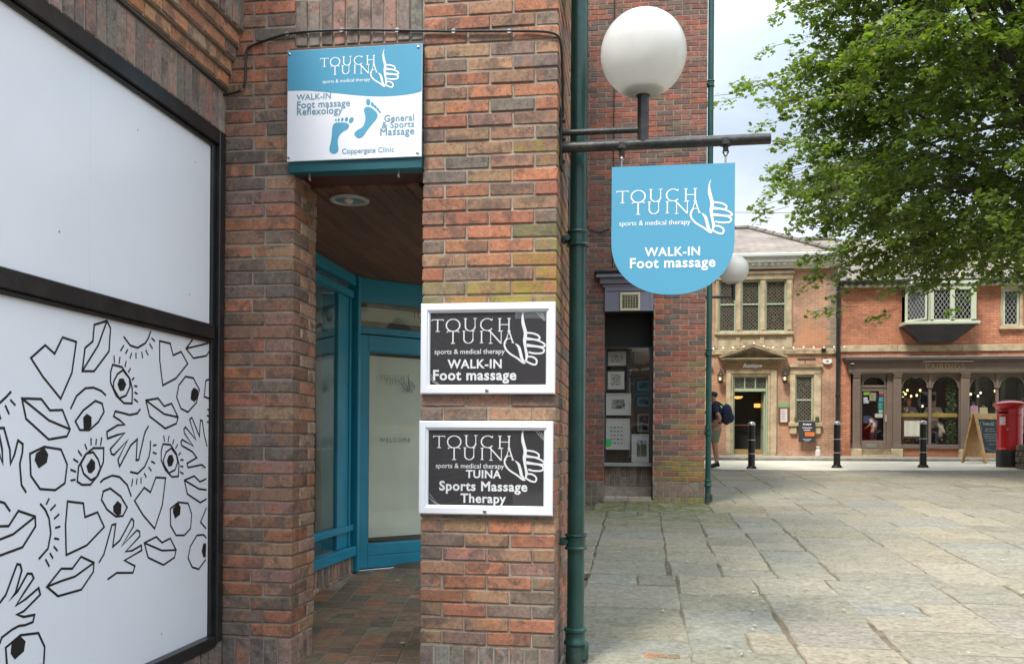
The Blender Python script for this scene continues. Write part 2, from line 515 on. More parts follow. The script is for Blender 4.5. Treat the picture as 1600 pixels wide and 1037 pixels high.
def mat_brick(name, pit=.8):
    """fired brick: its own tint, burnt patches, pits, lime smears, lichen (tint alpha)"""
    m_, N, L = new_mat(name)
    o = N('ShaderNodeOutputMaterial'); b = N('ShaderNodeBsdfPrincipled')
    L(b.outputs[0], o.inputs[0])
    g = N('ShaderNodeNewGeometry')
    at = N('ShaderNodeAttribute'); at.attribute_name = 'tint'
    # every brick starts its noise elsewhere: a 4D coordinate from its own colour
    sp = N('ShaderNodeSeparateColor'); L(at.outputs['Color'], sp.inputs[0])
    ad = N('ShaderNodeMath'); ad.operation = 'MULTIPLY_ADD'; ad.inputs[1].default_value = 913.0
    ml = N('ShaderNodeMath'); ml.operation = 'MULTIPLY'; ml.inputs[1].default_value = 577.0
    L(sp.outputs[1], ml.inputs[0]); L(sp.outputs[0], ad.inputs[0]); L(ml.outputs[0], ad.inputs[2])
    def noi(scale, detail=4, rough=.6, dist=0.0):
        n = N('ShaderNodeTexNoise'); n.noise_dimensions = '4D'
        n.inputs['Scale'].default_value = scale; n.inputs['Detail'].default_value = detail; n.inputs['Roughness'].default_value = rough; n.inputs['Distortion'].default_value = dist
        L(g.outputs['Position'], n.inputs['Vector']); L(ad.outputs[0], n.inputs['W'])
        return n.outputs['Fac']
    def rng_(v, a, c_, lo=0.0, hi=1.0):
        r = N('ShaderNodeMapRange'); r.inputs[1].default_value = a; r.inputs[2].default_value = c_; r.inputs[3].default_value = lo; r.inputs[4].default_value = hi
        L(v, r.inputs[0]); return r.outputs[0]
    def mixc(f, a, c_, mode='MIX'):
        x = N('ShaderNodeMix'); x.data_type = 'RGBA'; x.blend_type = mode
        if isinstance(f, float): x.inputs[0].default_value = f
        else: L(f, x.inputs[0])
        L(a, x.inputs[6])
        if isinstance(c_, tuple): x.inputs[7].default_value = (*c_, 1)
        else: L(c_, x.inputs[7])
        return x.outputs[2]
    base = at.outputs['Color']
    burnt = rng_(noi(8, 4, .6, .8), .51, .59, 0, .6)
    c1 = mixc(burnt, base, (.095, .075, .066))
    warm = rng_(noi(9, 3), .58, .66, 0, .5)
    c1 = mixc(warm, c1, (.40, .155, .075))
    grain = rng_(noi(48, 6, .75), .25, .75, .5, 1.5)
    c1 = mixc(1.0, c1, grain, 'MULTIPLY')
    lime = rng_(noi(24, 5, .7, 1.4), .61, .72, 0, .6)
    c1 = mixc(lime, c1, (.42, .35, .28))
    vo = N('ShaderNodeTexVoronoi'); vo.inputs['Scale'].default_value = 78
    L(g.outputs['Position'], vo.inputs['Vector'])
    pits = rng_(vo.outputs['Distance'], .14, .34, 1, 0)
    gate = rng_(noi(16, 2), .5, .6)
    pm = N('ShaderNodeMath'); pm.operation = 'MULTIPLY'; L(pits, pm.inputs[0]); L(gate, pm.inputs[1])
    pm2 = N('ShaderNodeMath'); pm2.operation = 'MULTIPLY'; L(pm.outputs[0], pm2.inputs[0]); pm2.inputs[1].default_value = pit
    c1 = mixc(pm2.outputs[0], c1, (.035, .03, .028))
    # lichen
    n9 = N('ShaderNodeTexNoise'); n9.inputs['Scale'].default_value = 7; n9.inputs['Detail'].default_value = 7; n9.inputs['Roughness'].default_value = .7; L(g.outputs['Position'], n9.inputs['Vector'])
    ls = rng_(n9.outputs['Fac'], .37, .55, 0, .72)
    lm = N('ShaderNodeMath'); lm.operation = 'MULTIPLY'; L(ls, lm.inputs[0]); L(at.outputs['Alpha'], lm.inputs[1])
    c1 = mixc(lm.outputs[0], c1, (.27, .25, .035))
    L(c1, b.inputs['Base Color'])
    b.inputs['Roughness'].default_value = .85
    b.inputs['Specular IOR Level'].default_value = .3
    hs = N('ShaderNodeMath'); hs.operation = 'MULTIPLY_ADD'; hs.inputs[1].default_value = -.6
    L(pm.outputs[0], hs.inputs[0]); L(noi(42, 6, .7), hs.inputs[2])
    bp = N('ShaderNodeBump'); bp.inputs['Strength'].default_value = .55; bp.inputs['Distance'].default_value = .006
    L(hs.outputs[0], bp.inputs['Height']); L(bp.outputs[0], b.inputs['Normal'])
    return m_

def mat_far_brick(name, c1, c2, mortar, axes='xz', bw=.225, rh=.075, stain=None, stamt=.5):
    """brickwork too far away to tell the bricks apart"""
    m_, N, L = new_mat(name)
    o = N('ShaderNodeOutputMaterial'); b = N('ShaderNodeBsdfPrincipled')
    L(b.outputs[0], o.inputs[0])
    g = N('ShaderNodeNewGeometry'); s = N('ShaderNodeSeparateXYZ'); L(g.outputs['Position'], s.inputs[0])
    cb = N('ShaderNodeCombineXYZ')
    ax = N('ShaderNodeMath'); ax.operation = 'ADD'; L(s.outputs['X'], ax.inputs[0]); L(s.outputs['Y'], ax.inputs[1])
    L(ax.outputs[0], cb.inputs[0]); L(s.outputs['Z'], cb.inputs[1])
    t = N('ShaderNodeTexBrick'); t.inputs['Scale'].default_value = 1; t.inputs['Brick Width'].default_value = bw; t.inputs['Row Height'].default_value = rh
    t.inputs['Mortar Size'].default_value = .008; t.inputs['Mortar Smooth'].default_value = .3
    t.inputs['Color1'].default_value = (*c1, 1); t.inputs['Color2'].default_value = (*c2, 1); t.inputs['Mortar'].default_value = (*mortar, 1)
    L(cb.outputs[0], t.inputs['Vector'])
    n1 = N('ShaderNodeTexNoise'); n1.inputs['Scale'].default_value = 1.3; n1.inputs['Detail'].default_value = 8; n1.inputs['Roughness'].default_value = .7
    L(g.outputs['Position'], n1.inputs['Vector'])
    r = N('ShaderNodeMapRange'); r.inputs[1].default_value = .3; r.inputs[2].default_value = .7; r.inputs[3].default_value = .62; r.inputs[4].default_value = 1.35
    L(n1.outputs['Fac'], r.inputs[0])
    x = N('ShaderNodeMix'); x.data_type = 'RGBA'; x.blend_type = 'MULTIPLY'; x.inputs[0].default_value = 1
    L(t.outputs['Color'], x.inputs[6]); L(r.outputs[0], x.inputs[7])
    last = x.outputs[2]
    if stain:
        n2 = N('ShaderNodeTexNoise'); n2.inputs['Scale'].default_value = .55; n2.inputs['Detail'].default_value = 6
        L(g.outputs['Position'], n2.inputs['Vector'])
        r2 = N('ShaderNodeMapRange'); r2.inputs[1].default_value = .5; r2.inputs[2].default_value = .66; r2.inputs[4].default_value = stamt
        L(n2.outputs['Fac'], r2.inputs[0])
        y = N('ShaderNodeMix'); y.data_type = 'RGBA'; y.inputs[7].default_value = (*stain, 1)
        L(r2.outputs[0], y.inputs[0]); L(last, y.inputs[6]); last = y.outputs[2]
    L(last, b.inputs['Base Color'])
    b.inputs['Roughness'].default_value = .9
    b.inputs['Specular IOR Level'].default_value = .25
    bp = N('ShaderNodeBump'); bp.inputs['Strength'].default_value = .6; bp.inputs['Distance'].default_value = .01; bp.invert = True
    L(t.outputs['Fac'], bp.inputs['Height']); L(bp.outputs[0], b.inputs['Normal'])
    return m_

def mat_tinted(name, rough=.8, patch=(.5, .45, .4), pamt=.35, gscale=25, lo=.75, hi=1.25, bump=.4, bscale=30, bdist=.01, stretch=(1, 1, 1), moss=(.10, .12, .03), spec=.3, riven=0.0):
    """stone, tile, plank: own tint per piece, grain, patches, moss by tint alpha"""
    m_, N, L = new_mat(name)
    o = N('ShaderNodeOutputMaterial'); b = N('ShaderNodeBsdfPrincipled')
    L(b.outputs[0], o.inputs[0])
    g = N('ShaderNodeNewGeometry')
    mp_ = N('ShaderNodeVectorMath'); mp_.operation = 'MULTIPLY'; mp_.inputs[1].default_value = stretch
    L(g.outputs['Position'], mp_.inputs[0])
    at = N('ShaderNodeAttribute'); at.attribute_name = 'tint'
    sp = N('ShaderNodeSeparateColor'); L(at.outputs['Color'], sp.inputs[0])
    ad = N('ShaderNodeMath'); ad.operation = 'MULTIPLY'; ad.inputs[1].default_value = 731.0; L(sp.outputs[0], ad.inputs[0])
    def noi(scale, detail=5, rough=.65, dist=0.0):
        n = N('ShaderNodeTexNoise'); n.noise_dimensions = '4D'; n.inputs['Scale'].default_value = scale; n.inputs['Detail'].default_value = detail; n.inputs['Roughness'].default_value = rough; n.inputs['Distortion'].default_value = dist
        L(mp_.outputs[0], n.inputs['Vector']); L(ad.outputs[0], n.inputs['W']); return n.outputs['Fac']
    def rng_(v, a, c_, l=0.0, h=1.0):
        r = N('ShaderNodeMapRange'); r.inputs[1].default_value = a; r.inputs[2].default_value = c_; r.inputs[3].default_value = l; r.inputs[4].default_value = h
        L(v, r.inputs[0]); return r.outputs[0]
    def mixc(f, a, c_, mode='MIX'):
        x = N('ShaderNodeMix'); x.data_type = 'RGBA'; x.blend_type = mode
        if isinstance(f, float): x.inputs[0].default_value = f
        else: L(f, x.inputs[0])
        L(a, x.inputs[6])
        if isinstance(c_, tuple): x.inputs[7].default_value = (*c_, 1)
        else: L(c_, x.inputs[7])
        return x.outputs[2]
    c1 = mixc(1.0, at.outputs['Color'], rng_(noi(gscale), .3, .7, lo, hi), 'MULTIPLY')
    c1 = mixc(rng_(noi(3.2, 6, .7, .5), .50, .68, 0, pamt), c1, patch)
    c1 = mixc(rng_(noi(gscale * 5, 3), .62, .75, 0, .4), c1, (.05, .045, .04))
    if riven:
        wv = N('ShaderNodeVectorMath'); wv.operation = 'MULTIPLY'; wv.inputs[1].default_value = (.75, 1.25, 1); L(g.outputs['Position'], wv.inputs[0])
        n7 = N('ShaderNodeTexNoise'); n7.noise_dimensions = '4D'; n7.inputs['Scale'].default_value = 11; n7.inputs['Detail'].default_value = 7; n7.inputs['Roughness'].default_value = .68; n7.inputs['Distortion'].default_value = 1.6
        L(wv.outputs[0], n7.inputs['Vector']); L(ad.outputs[0], n7.inputs['W'])
        c1 = mixc(rng_(n7.outputs['Fac'], .40, .47, riven, 0), c1, (.105, .088, .06))
        c1 = mixc(rng_(n7.outputs['Fac'], .56, .66, 0, riven), c1, (.40, .36, .27))
    mm = N('ShaderNodeMath'); mm.operation = 'MULTIPLY'; L(rng_(noi(8, 6, .7), .36, .60), mm.inputs[0]); L(at.outputs['Alpha'], mm.inputs[1])
    c1 = mixc(mm.outputs[0], c1, moss)
    L(c1, b.inputs['Base Color'])
    b.inputs['Roughness'].default_value = rough
    b.inputs['Specular IOR Level'].default_value = spec
    bp = N('ShaderNodeBump'); bp.inputs['Strength'].default_value = bump; bp.inputs['Distance'].default_value = bdist
    L(noi(bscale, 6, .7, .8), bp.inputs['Height']); L(bp.outputs[0], b.inputs['Normal'])
    return m_

def mat_glass(name, tint=(.93, .96, .95), ior=1.5, rough=.01):
    m_, N, L = new_mat(name)
    o = N('ShaderNodeOutputMaterial')
    t = N('ShaderNodeBsdfTransparent'); t.inputs[0].default_value = (*tint, 1)
    gl = N('ShaderNodeBsdfGlossy'); gl.inputs['Roughness'].default_value = rough
    gi = N('ShaderNodeNewGeometry'); dt = N('ShaderNodeVectorMath'); dt.operation = 'DOT_PRODUCT'
    L(gi.outputs['Incoming'], dt.inputs[0]); L(gi.outputs['Normal'], dt.inputs[1])
    ab = N('ShaderNodeMath'); ab.operation = 'ABSOLUTE'; L(dt.outputs['Value'], ab.inputs[0])
    om = N('ShaderNodeMath'); om.operation = 'SUBTRACT'; om.inputs[0].default_value = 1; L(ab.outputs[0], om.inputs[1])
    pw = N('ShaderNodeMath'); pw.operation = 'POWER'; pw.inputs[1].default_value = 5; L(om.outputs[0], pw.inputs[0])
    fr = N('ShaderNodeMath'); fr.operation = 'MULTIPLY_ADD'; fr.inputs[1].default_value = .94; fr.inputs[2].default_value = .055; L(pw.outputs[0], fr.inputs[0])
    g = N('ShaderNodeNewGeometry'); n = N('ShaderNodeTexNoise'); n.inputs['Scale'].default_value = 1.6
    L(g.outputs['Position'], n.inputs['Vector'])
    bp = N('ShaderNodeBump'); bp.inputs['Strength'].default_value = .05; bp.inputs['Distance'].default_value = .02
    L(n.outputs['Fac'], bp.inputs['Height']); L(bp.outputs[0], gl.inputs['Normal'])
    x = N('ShaderNodeMixShader'); L(fr.outputs[0], x.inputs[0]); L(t.outputs[0], x.inputs[1]); L(gl.outputs[0], x.inputs[2])
    L(x.outputs[0], o.inputs[0])
    return m_

def mat_emit(name, c, s):
    m_, N, L = new_mat(name)
    o = N('ShaderNodeOutputMaterial'); e = N('ShaderNodeEmission'); e.inputs[0].default_value = (*c, 1); e.inputs[1].default_value = s
    L(e.outputs[0], o.inputs[0]); return m_

def mat_leaf(name):
    m_, N, L = new_mat(name)
    o = N('ShaderNodeOutputMaterial'); b = N('ShaderNodeBsdfPrincipled')
    at = N('ShaderNodeAttribute'); at.attribute_name = 'tint'
    L(at.outputs['Color'], b.inputs['Base Color'])
    b.inputs['Roughness'].default_value = .42
    b.inputs['Specular IOR Level'].default_value = .45
    t = N('ShaderNodeBsdfTranslucent')
    x = N('ShaderNodeMix'); x.data_type = 'RGBA'; x.blend_type = 'MULTIPLY'; x.inputs[0].default_value = 1; x.inputs[7].default_value = (2.3, 2.25, .75, 1)
    L(at.outputs['Color'], x.inputs[6]); L(x.outputs[2], t.inputs[0])
    ms = N('ShaderNodeMixShader'); ms.inputs[0].default_value = .44
    L(b.outputs[0], ms.inputs[1]); L(t.outputs[0], ms.inputs[2]); L(ms.outputs[0], o.inputs[0])
    return m_

# parenting keeps world coordinates: a top-level Empty contributes its inverse, a part sits at identity
_link0 = link_mesh
def link_mesh(name, me, mat, parent=None, label=None):
    o = _link0(name, me, mat, parent, label)
    if parent is not None and parent.parent is None and parent.type == 'EMPTY':
        o.matrix_parent_inverse = parent.matrix_basis.inverted()
    return o

# ------------------------------------------------------------------ material palette
M_BRICK = mat_brick('weathered_brick')
M_MORTAR = mat('lime_mortar', (.31, .262, .212), .95, .22, 14, .5, 90, dirt=(.13, .11, .09), dscale=5, damt=.5)
M_FAR1 = mat_far_brick('old_red_brickwork', (.46, .235, .145), (.37, .20, .135), (.46, .37, .27), stain=(.52, .23, .11), stamt=.6)  # brick colour raised to carry the sunlight on the far fronts
M_FAR2 = mat_far_brick('orange_brickwork', (.54, .235, .14), (.42, .165, .10), (.26, .13, .08), rh=.078, stain=(.40, .16, .09), stamt=.55)  # raised likewise, far-side sunlight included in the colour
M_UPPER = mat_far_brick('upper_brickwork', (.20, .10, .075), (.13, .085, .07), (.25, .21, .18))
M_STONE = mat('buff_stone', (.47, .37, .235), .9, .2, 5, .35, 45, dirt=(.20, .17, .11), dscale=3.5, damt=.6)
M_STONE_D = mat('sooty_stone', (.27, .21, .125), .9, .25, 6, .4, 45, dirt=(.08, .075, .05), dscale=4, damt=.7)
M_GROUND = mat('trodden_earth', (.12, .10, .075), .95, .3, 3, .6, 30)
M_BED = mat('joint_grit', (.135, .102, .068), .95, .4, 9, .8, 60, dirt=(.07, .085, .03), dscale=2, damt=.5)
M_ROAD = mat('sunlit_pale_road', (.66, .585, .46), .9, .12, 1.6, .4, 40, dirt=(.50, .45, .36), dscale=1.2, damt=.6)  # pale stone, lightened further for the sunlight on the strip
M_KERB = mat('kerb_stone', (.33, .30, .24), .9, .2, 5, .3, 40)
M_SLAB = mat_tinted('riven_sandstone', .82, (.36, .325, .245), .55, 30, .64, 1.32, .9, 9, .035, riven=.36)
M_TILE = mat_tinted('quarry_tile', .55, (.16, .13, .09), .4, 22, .6, 1.3, .3, 24, .006)
M_PLANK = mat_tinted('stained_boarding', .5, (.065, .030, .016), .5, 9, .6, 1.35, .35, 16, .006, (3.5, .22, 3.5))
M_TEAL = mat('teal_paint', (.014, .255, .385), .38, .10, 3, .08, 90, coat=.15, dirt=(.012, .19, .27), dscale=2.5, damt=.4)
M_PIPE = mat('green_pipe_paint', (.008, .050, .042), .36, .22, 5, .22, 34, coat=.25, dirt=(.025, .07, .06), dscale=5, damt=.45)
M_BLACKP = mat('black_frame_paint', (.012, .012, .013), .35, .2, 6, .1, 70, dirt=(.05, .048, .045), dscale=7, damt=.35)
M_IRON = mat('black_iron_paint', (.014, .014, .015), .32, .25, 9, .2, 60, coat=.2, dirt=(.09, .075, .06), dscale=16, damt=.3)
M_BARIRON = mat('mossy_iron', (.020, .021, .020), .42, .25, 9, .25, 60, dirt=(.11, .10, .075), dscale=14, damt=.55)
M_PANEL = mat('white_vinyl', (.80, .83, .89), .26, .02, 1.2, .03, 8, dirt=(.74, .765, .81), dscale=1.1, damt=.5)
M_INK = mat('black_print', (.012, .012, .012), .4, .1, 6, 0)
M_BLUE = mat('blue_sign_face', (.085, .32, .48), .3, .02, 2, .02, 20, coat=.1)
M_BLUE_INK = mat('blue_print', (.085, .32, .48), .4, .02, 2, 0)
M_TXT_BLUE = mat('slate_blue_print', (.13, .30, .40), .4, .02, 2, 0)
M_WHITE_INK = mat('white_print', (.86, .86, .88), .4, .02, 2, 0)
M_SIGNWHITE = mat('white_sign_face', (.80, .81, .86), .3, .015, 2, .02, 20)
M_UPVC = mat('white_snap_frame', (.74, .76, .81), .3, .03, 4, .03, 30, dirt=(.60, .60, .60), dscale=4, damt=.3)
M_CHARC = mat('charcoal_poster', (.038, .037, .041), .35, .1, 2, 0)
M_STEEL = mat('dull_steel', (.45, .45, .45), .35, .15, 20, .1, 80, metal=1)
M_GLASS = mat_glass('window_glass', (.985, .99, .99))
M_GLASS_D = mat_glass('shop_glass', (.94, .96, .95), 1.5)
M_BLIND = mat('frosted_film', (.76, .75, .63), .7, .10, 2.2, .1, 12)
M_DOORINK = mat('grey_green_print', (.09, .13, .13), .5, .1, 4, 0)
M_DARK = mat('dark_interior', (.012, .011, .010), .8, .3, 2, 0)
M_CREAM = mat('cream_wall', (.80, .70, .46), .8, .08, 2, .05, 30)
M_OPAL = None

# ------------------------------------------------------------------ ground
KY = [-300, -30, 0, 4.7, 12.9, 21.5, 27.2, 29, 60, 400]
KZ = [-1.6, -.9, 0, .25, .64, .90, .99, 1.03, 1.4, 3.0]
def g(Y, X=2.0):
    sm = lambda a, b, v: (lambda t: t * t * (3 - 2 * t))(min(1, max(0, (v - a) / (b - a))))
    return float(np.mean(np.interp(Y + np.linspace(-.9, .9, 7), KY, KZ))) + .011 * max(0, min(X, 14) - 2) * sm(14, 19, Y) * (1 - sm(26, 28, Y))

def sheet(name, xs, ys, dz, mat_, parent=None):
    b = MB()
    vs = [(x, y, g(y, x) + dz - (.35 if (name == 'ground' and -9 < x < -.425 and 4.2 < y < 7.4) else 0)) for y in ys for x in xs]
    n = len(xs)
    fs = [(j * n + i, j * n + i + 1, (j + 1) * n + i + 1, (j + 1) * n + i) for j in range(len(ys) - 1) for i in range(n - 1)]
    b.add(vs, fs)
    return b.build(name, mat_, parent, True)

ground = tag(sheet('ground', [-300, -60, -20, -8, -.43, -.42, 8, 20, 60, 300], [-300, -100, -30] + list(np.arange(-6, 40, 1.0)) + [60, 120, 400], -.03, M_GROUND), kind='structure')
pavement = tag(sheet('pavement', list(np.arange(-.42, 14.1, 1.9)), list(np.arange(1.0, 21.3, .7)), +.001, M_BED), kind='structure')
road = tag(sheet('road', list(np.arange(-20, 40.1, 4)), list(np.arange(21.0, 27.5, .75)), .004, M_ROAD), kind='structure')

def tri_rand(a, b): return a + (b - a) * random.random()

SLAB_T = [(.285, .254, .198), (.264, .242, .190), (.305, .262, .190), (.276, .248, .200), (.252, .242, .208), (.312, .272, .200), (.262, .230, .174), (.286, .260, .210)]
def slab_mesh(x0, x1, y0, y1, lift, tint, gap):
    """riven paving stone: uneven rim, worn arris, follows the slope of the square"""
    b = MB()
    x0 += gap * random.uniform(.3, .9); x1 -= gap * random.uniform(.3, .9); gy = gap * (1.1 + .10 * max(0, y0 - 5)); y0 += gy * random.uniform(.3, 1.0); y1 -= gy * random.uniform(.3, 1.0)
    rim = []
    nx, ny = 3, 3
    j = lambda: random.uniform(-.011, .011)
    for i in range(nx): rim.append((x0 + (x1 - x0) * i / nx + (j() if i else 0), y0 + j()))
    for i in range(ny): rim.append((x1 + j(), y0 + (y1 - y0) * i / ny + (j() if i else 0)))
    for i in range(nx): rim.append((x1 - (x1 - x0) * i / nx + (j() if i else 0), y1 + j()))
    for i in range(ny): rim.append((x0 + j(), y1 - (y1 - y0) * i / ny + (j() if i else 0)))
    cx, cy = (x0 + x1) / 2, (y0 + y1) / 2
    tx, ty = random.uniform(-.004, .004), random.uniform(-.004, .004)
    z = lambda x, y: g(y, x) + .006 + lift + tx * (x - cx) + ty * (y - cy)
    n = len(rim)
    e = .010
    inn = [(cx + (x - cx) * (1 - e / max(.1, abs(x1 - x0) / 2)), cy + (y - cy) * (1 - e / max(.1, abs(y1 - y0) / 2))) for x, y in rim]
    vs = [(x, y, z(x, y) - .05) for x, y in rim] + [(x, y, z(x, y) - .008) for x, y in rim] + [(x, y, z(x, y)) for x, y in inn] + [(cx, cy, z(cx, cy) + random.uniform(-.002, .003))]
    fs = []
    for i in range(n):
        k = (i + 1) % n
        fs += [(i, k, n + k, n + i), (n + i, n + k, 2 * n + k, 2 * n + i), (2 * n + i, 2 * n + k, 3 * n)]
    b.add(vs, fs, tint)
    return b

SLABS = []
ZONES = [(2.6, 7.6, [-.42, .30, .92, 1.50, 2.30, 2.85, 3.6, 4.3, 5.0, 5.7]),
         (7.6, 11.9, [-1.25, -.42, .25, .70, 1.14, 1.62, 2.42, 2.95, 3.75, 4.3, 5.1, 5.7, 6.5, 7.1, 7.9]),
         (11.9, 16.0, [-.62, .12, .95, 1.65, 2.2, 2.85, 3.6, 4.15, 4.9, 5.75, 6.3, 7.2, 7.8, 8.6, 9.2, 10]),
         (16.0, 21.0, [.9, 1.5, 2.3, 3.2, 3.95, 4.6, 5.5, 6.15, 7.0, 7.9, 8.5, 9.5, 10.3, 11.2])]
for ya, yb_, edges in ZONES:
    for a, b_ in zip(edges, edges[1:]):
        y = ya + (0 if ya < 3 else random.choice([-.5, -.2, 0, .2, .5]))
        if ya > 3: y = ya
        while y < yb_ - .02:
            ln = random.choice([.32, .40, .45, .52, .58, .66, .80])
            if y > 11: ln *= 1.15
            y1 = min(y + ln, yb_)
            if yb_ - y1 < .3: y1 = yb_
            sk = .018
            if a < .46 * y + 1.6:
                j0, j1 = random.uniform(-.012, .012), random.uniform(-.012, .012)
                split = (b_ - a) > .62 and random.random() < .12
                parts_ = [(a + j0, b_ + j1)] if not split else [(a + j0, (a + b_) / 2 + .05), ((a + b_) / 2 + .05, b_ + j1)]
                for p0, p1 in parts_:
                    t = random.choice(SLAB_T)
                    k = random.uniform(.92, 1.08)
                    moss = random.choice([0, 0, 0, .1, .2])
                    d = abs(y - 12.3)
                    if p0 < 1.1 and 14.5 > y > 9.5: moss = 1.25 * max(0, 1 - d / 3.0) * max(0, min(1, (1.3 - p0) / .9))
                    if p0 < .3 and y < 9: moss = .22
                    SLABS.append((p0, p1, y, y1, random.uniform(-.002, .004), (t[0] * k, t[1] * k, t[2] * k, moss), random.choice([.004, .006, .008, .012])))
            y = y1
def slab_score(s):
    d = max(1, s[2])
    return (s[1] - s[0]) * (s[3] - s[2]) / d ** 3 * (0 if s[1] < -.35 and s[2] < 12 else 1) * (0.01 if s[0] > .43 * s[2] + .4 or s[3] < 4.6 else 1)
SLABS.sort(key=slab_score, reverse=True)
rest = MB()
for i, s in enumerate(SLABS):
    b = slab_mesh(*s)
    if i < 300: b.build('paving_slab', M_SLAB, pavement, False)
    else: rest.add(b.v, b.f); rest.c += b.c
if rest.v: tag(rest.build('paving_slabs', M_SLAB, pavement), kind='stuff')

# far kerb and pavement in front of the old buildings
kb = MB()
x = -6.0
far_pav = MB()
xs = list(np.arange(-20, 40.1, 2)); ys = [27.3, 28, 29, 30]
n = len(xs)
far_pav.add([(x_, y_, g(y_) + .10) for y_ in ys for x_ in xs], [(j * n + i, j * n + i + 1, (j + 1) * n + i + 1, (j + 1) * n + i) for j in range(3) for i in range(n - 1)])
far_pavement = tag(far_pav.build('far_pavement', M_KERB), kind='structure')
kerb = MB(); kerb.box(-20, 40, 27.31, 27.34, .9, g(27.3) + .09)
kerb = tag(kerb.build('kerb', M_KERB), kind='structure')
x = -3.0
while x < 15:
    l_ = random.uniform(.8, 1.1)
    kb = MB(); kb.bbox(x + .004, x + l_ - .004, 27.16, 27.30, .92, g(27.2) + .10 + random.uniform(-.004, .004), .015)
    kb.build('kerb_stone', M_KERB, kerb)
    x += l_

# ------------------------------------------------------------------ brick laying
PAL = [((.265, .150, .102), 6), ((.200, .140, .108), 5), ((.37, .158, .090), 4), ((.32, .138, .086), 5), ((.31, .182, .112), 4), ((.165, .128, .106), 3), ((.275, .155, .122), 2)]
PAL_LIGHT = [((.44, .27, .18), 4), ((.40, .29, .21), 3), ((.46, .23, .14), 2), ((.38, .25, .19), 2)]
PAL_GREY = [((.225, .175, .145), 4), ((.185, .145, .125), 4), ((.25, .175, .145), 3), ((.29, .165, .13), 1), ((.205, .175, .15), 2)]
PAL_CORB = [((.42, .21, .115), 4), ((.36, .17, .105), 3), ((.34, .23, .155), 3), ((.46, .19, .095), 2), ((.26, .18, .14), 1)]
PAL_B2 = [((.215, .105, .080), 5), ((.145, .100, .084), 4), ((.29, .100, .064), 4), ((.24, .094, .070), 4), ((.105, .082, .074), 2), ((.175, .125, .09), 2)]
def pick(pal, moss=0.0):
    t = random.choices([p[0] for p in pal], [p[1] for p in pal])[0]
    k = random.uniform(.85, 1.17)
    return (t[0] * k * random.uniform(.95, 1.05), t[1] * k * random.uniform(.95, 1.05), t[2] * k, moss)

def px(X, Y, Z):
    d = -X * math.sin(YAW) + Y * math.cos(YAW)
    if d < .05: return None
    return 800 + 1400 * (X * math.cos(YAW) + Y * math.sin(YAW)) / d, 690 - 1400 * (Z - 1.5) / d

def score(b):
    x0, x1, y0, y1, z0, z1 = b['e']
    P = [px(x, y, z) for x in (x0, x1) for y in (y0, y1) for z in (z0, z1)]
    if any(p is None for p in P): return 0
    u0, u1 = min(p[0] for p in P), max(p[0] for p in P)
    v0, v1 = min(p[1] for p in P), max(p[1] for p in P)
    cu, cv = (u0 + u1) / 2, (v0 + v1) / 2
    if u1 < 0 or u0 > 1600 or v1 < 0 or v0 > 1037 or b.get('hid'): return 0
    a = min(u1 - u0, 300) * (v1 - v0)
    for (a0, a1, c0, c1) in HIDE:
        if a0 < u0 and u1 < a1 and c0 < v0 and v1 < c1: return 0
    return a * b.get('w', 1)

def lay(bricks, parent, material, limit=300):
    bricks.sort(key=score, reverse=True)
    rest = MB()
    for i, b in enumerate(bricks):
        mb = MB()
        mb.bbox(*b['e'], b=b.get('b', .0045), c=b['t'], jit=b.get('j', .0018))
        if i < limit and score(b) > 0: mb.build('brick', material, parent)
        else: rest.add(mb.v, mb.f); rest.c += mb.c
    if rest.v: tag(rest.build('brickwork', material, parent), kind='stuff')

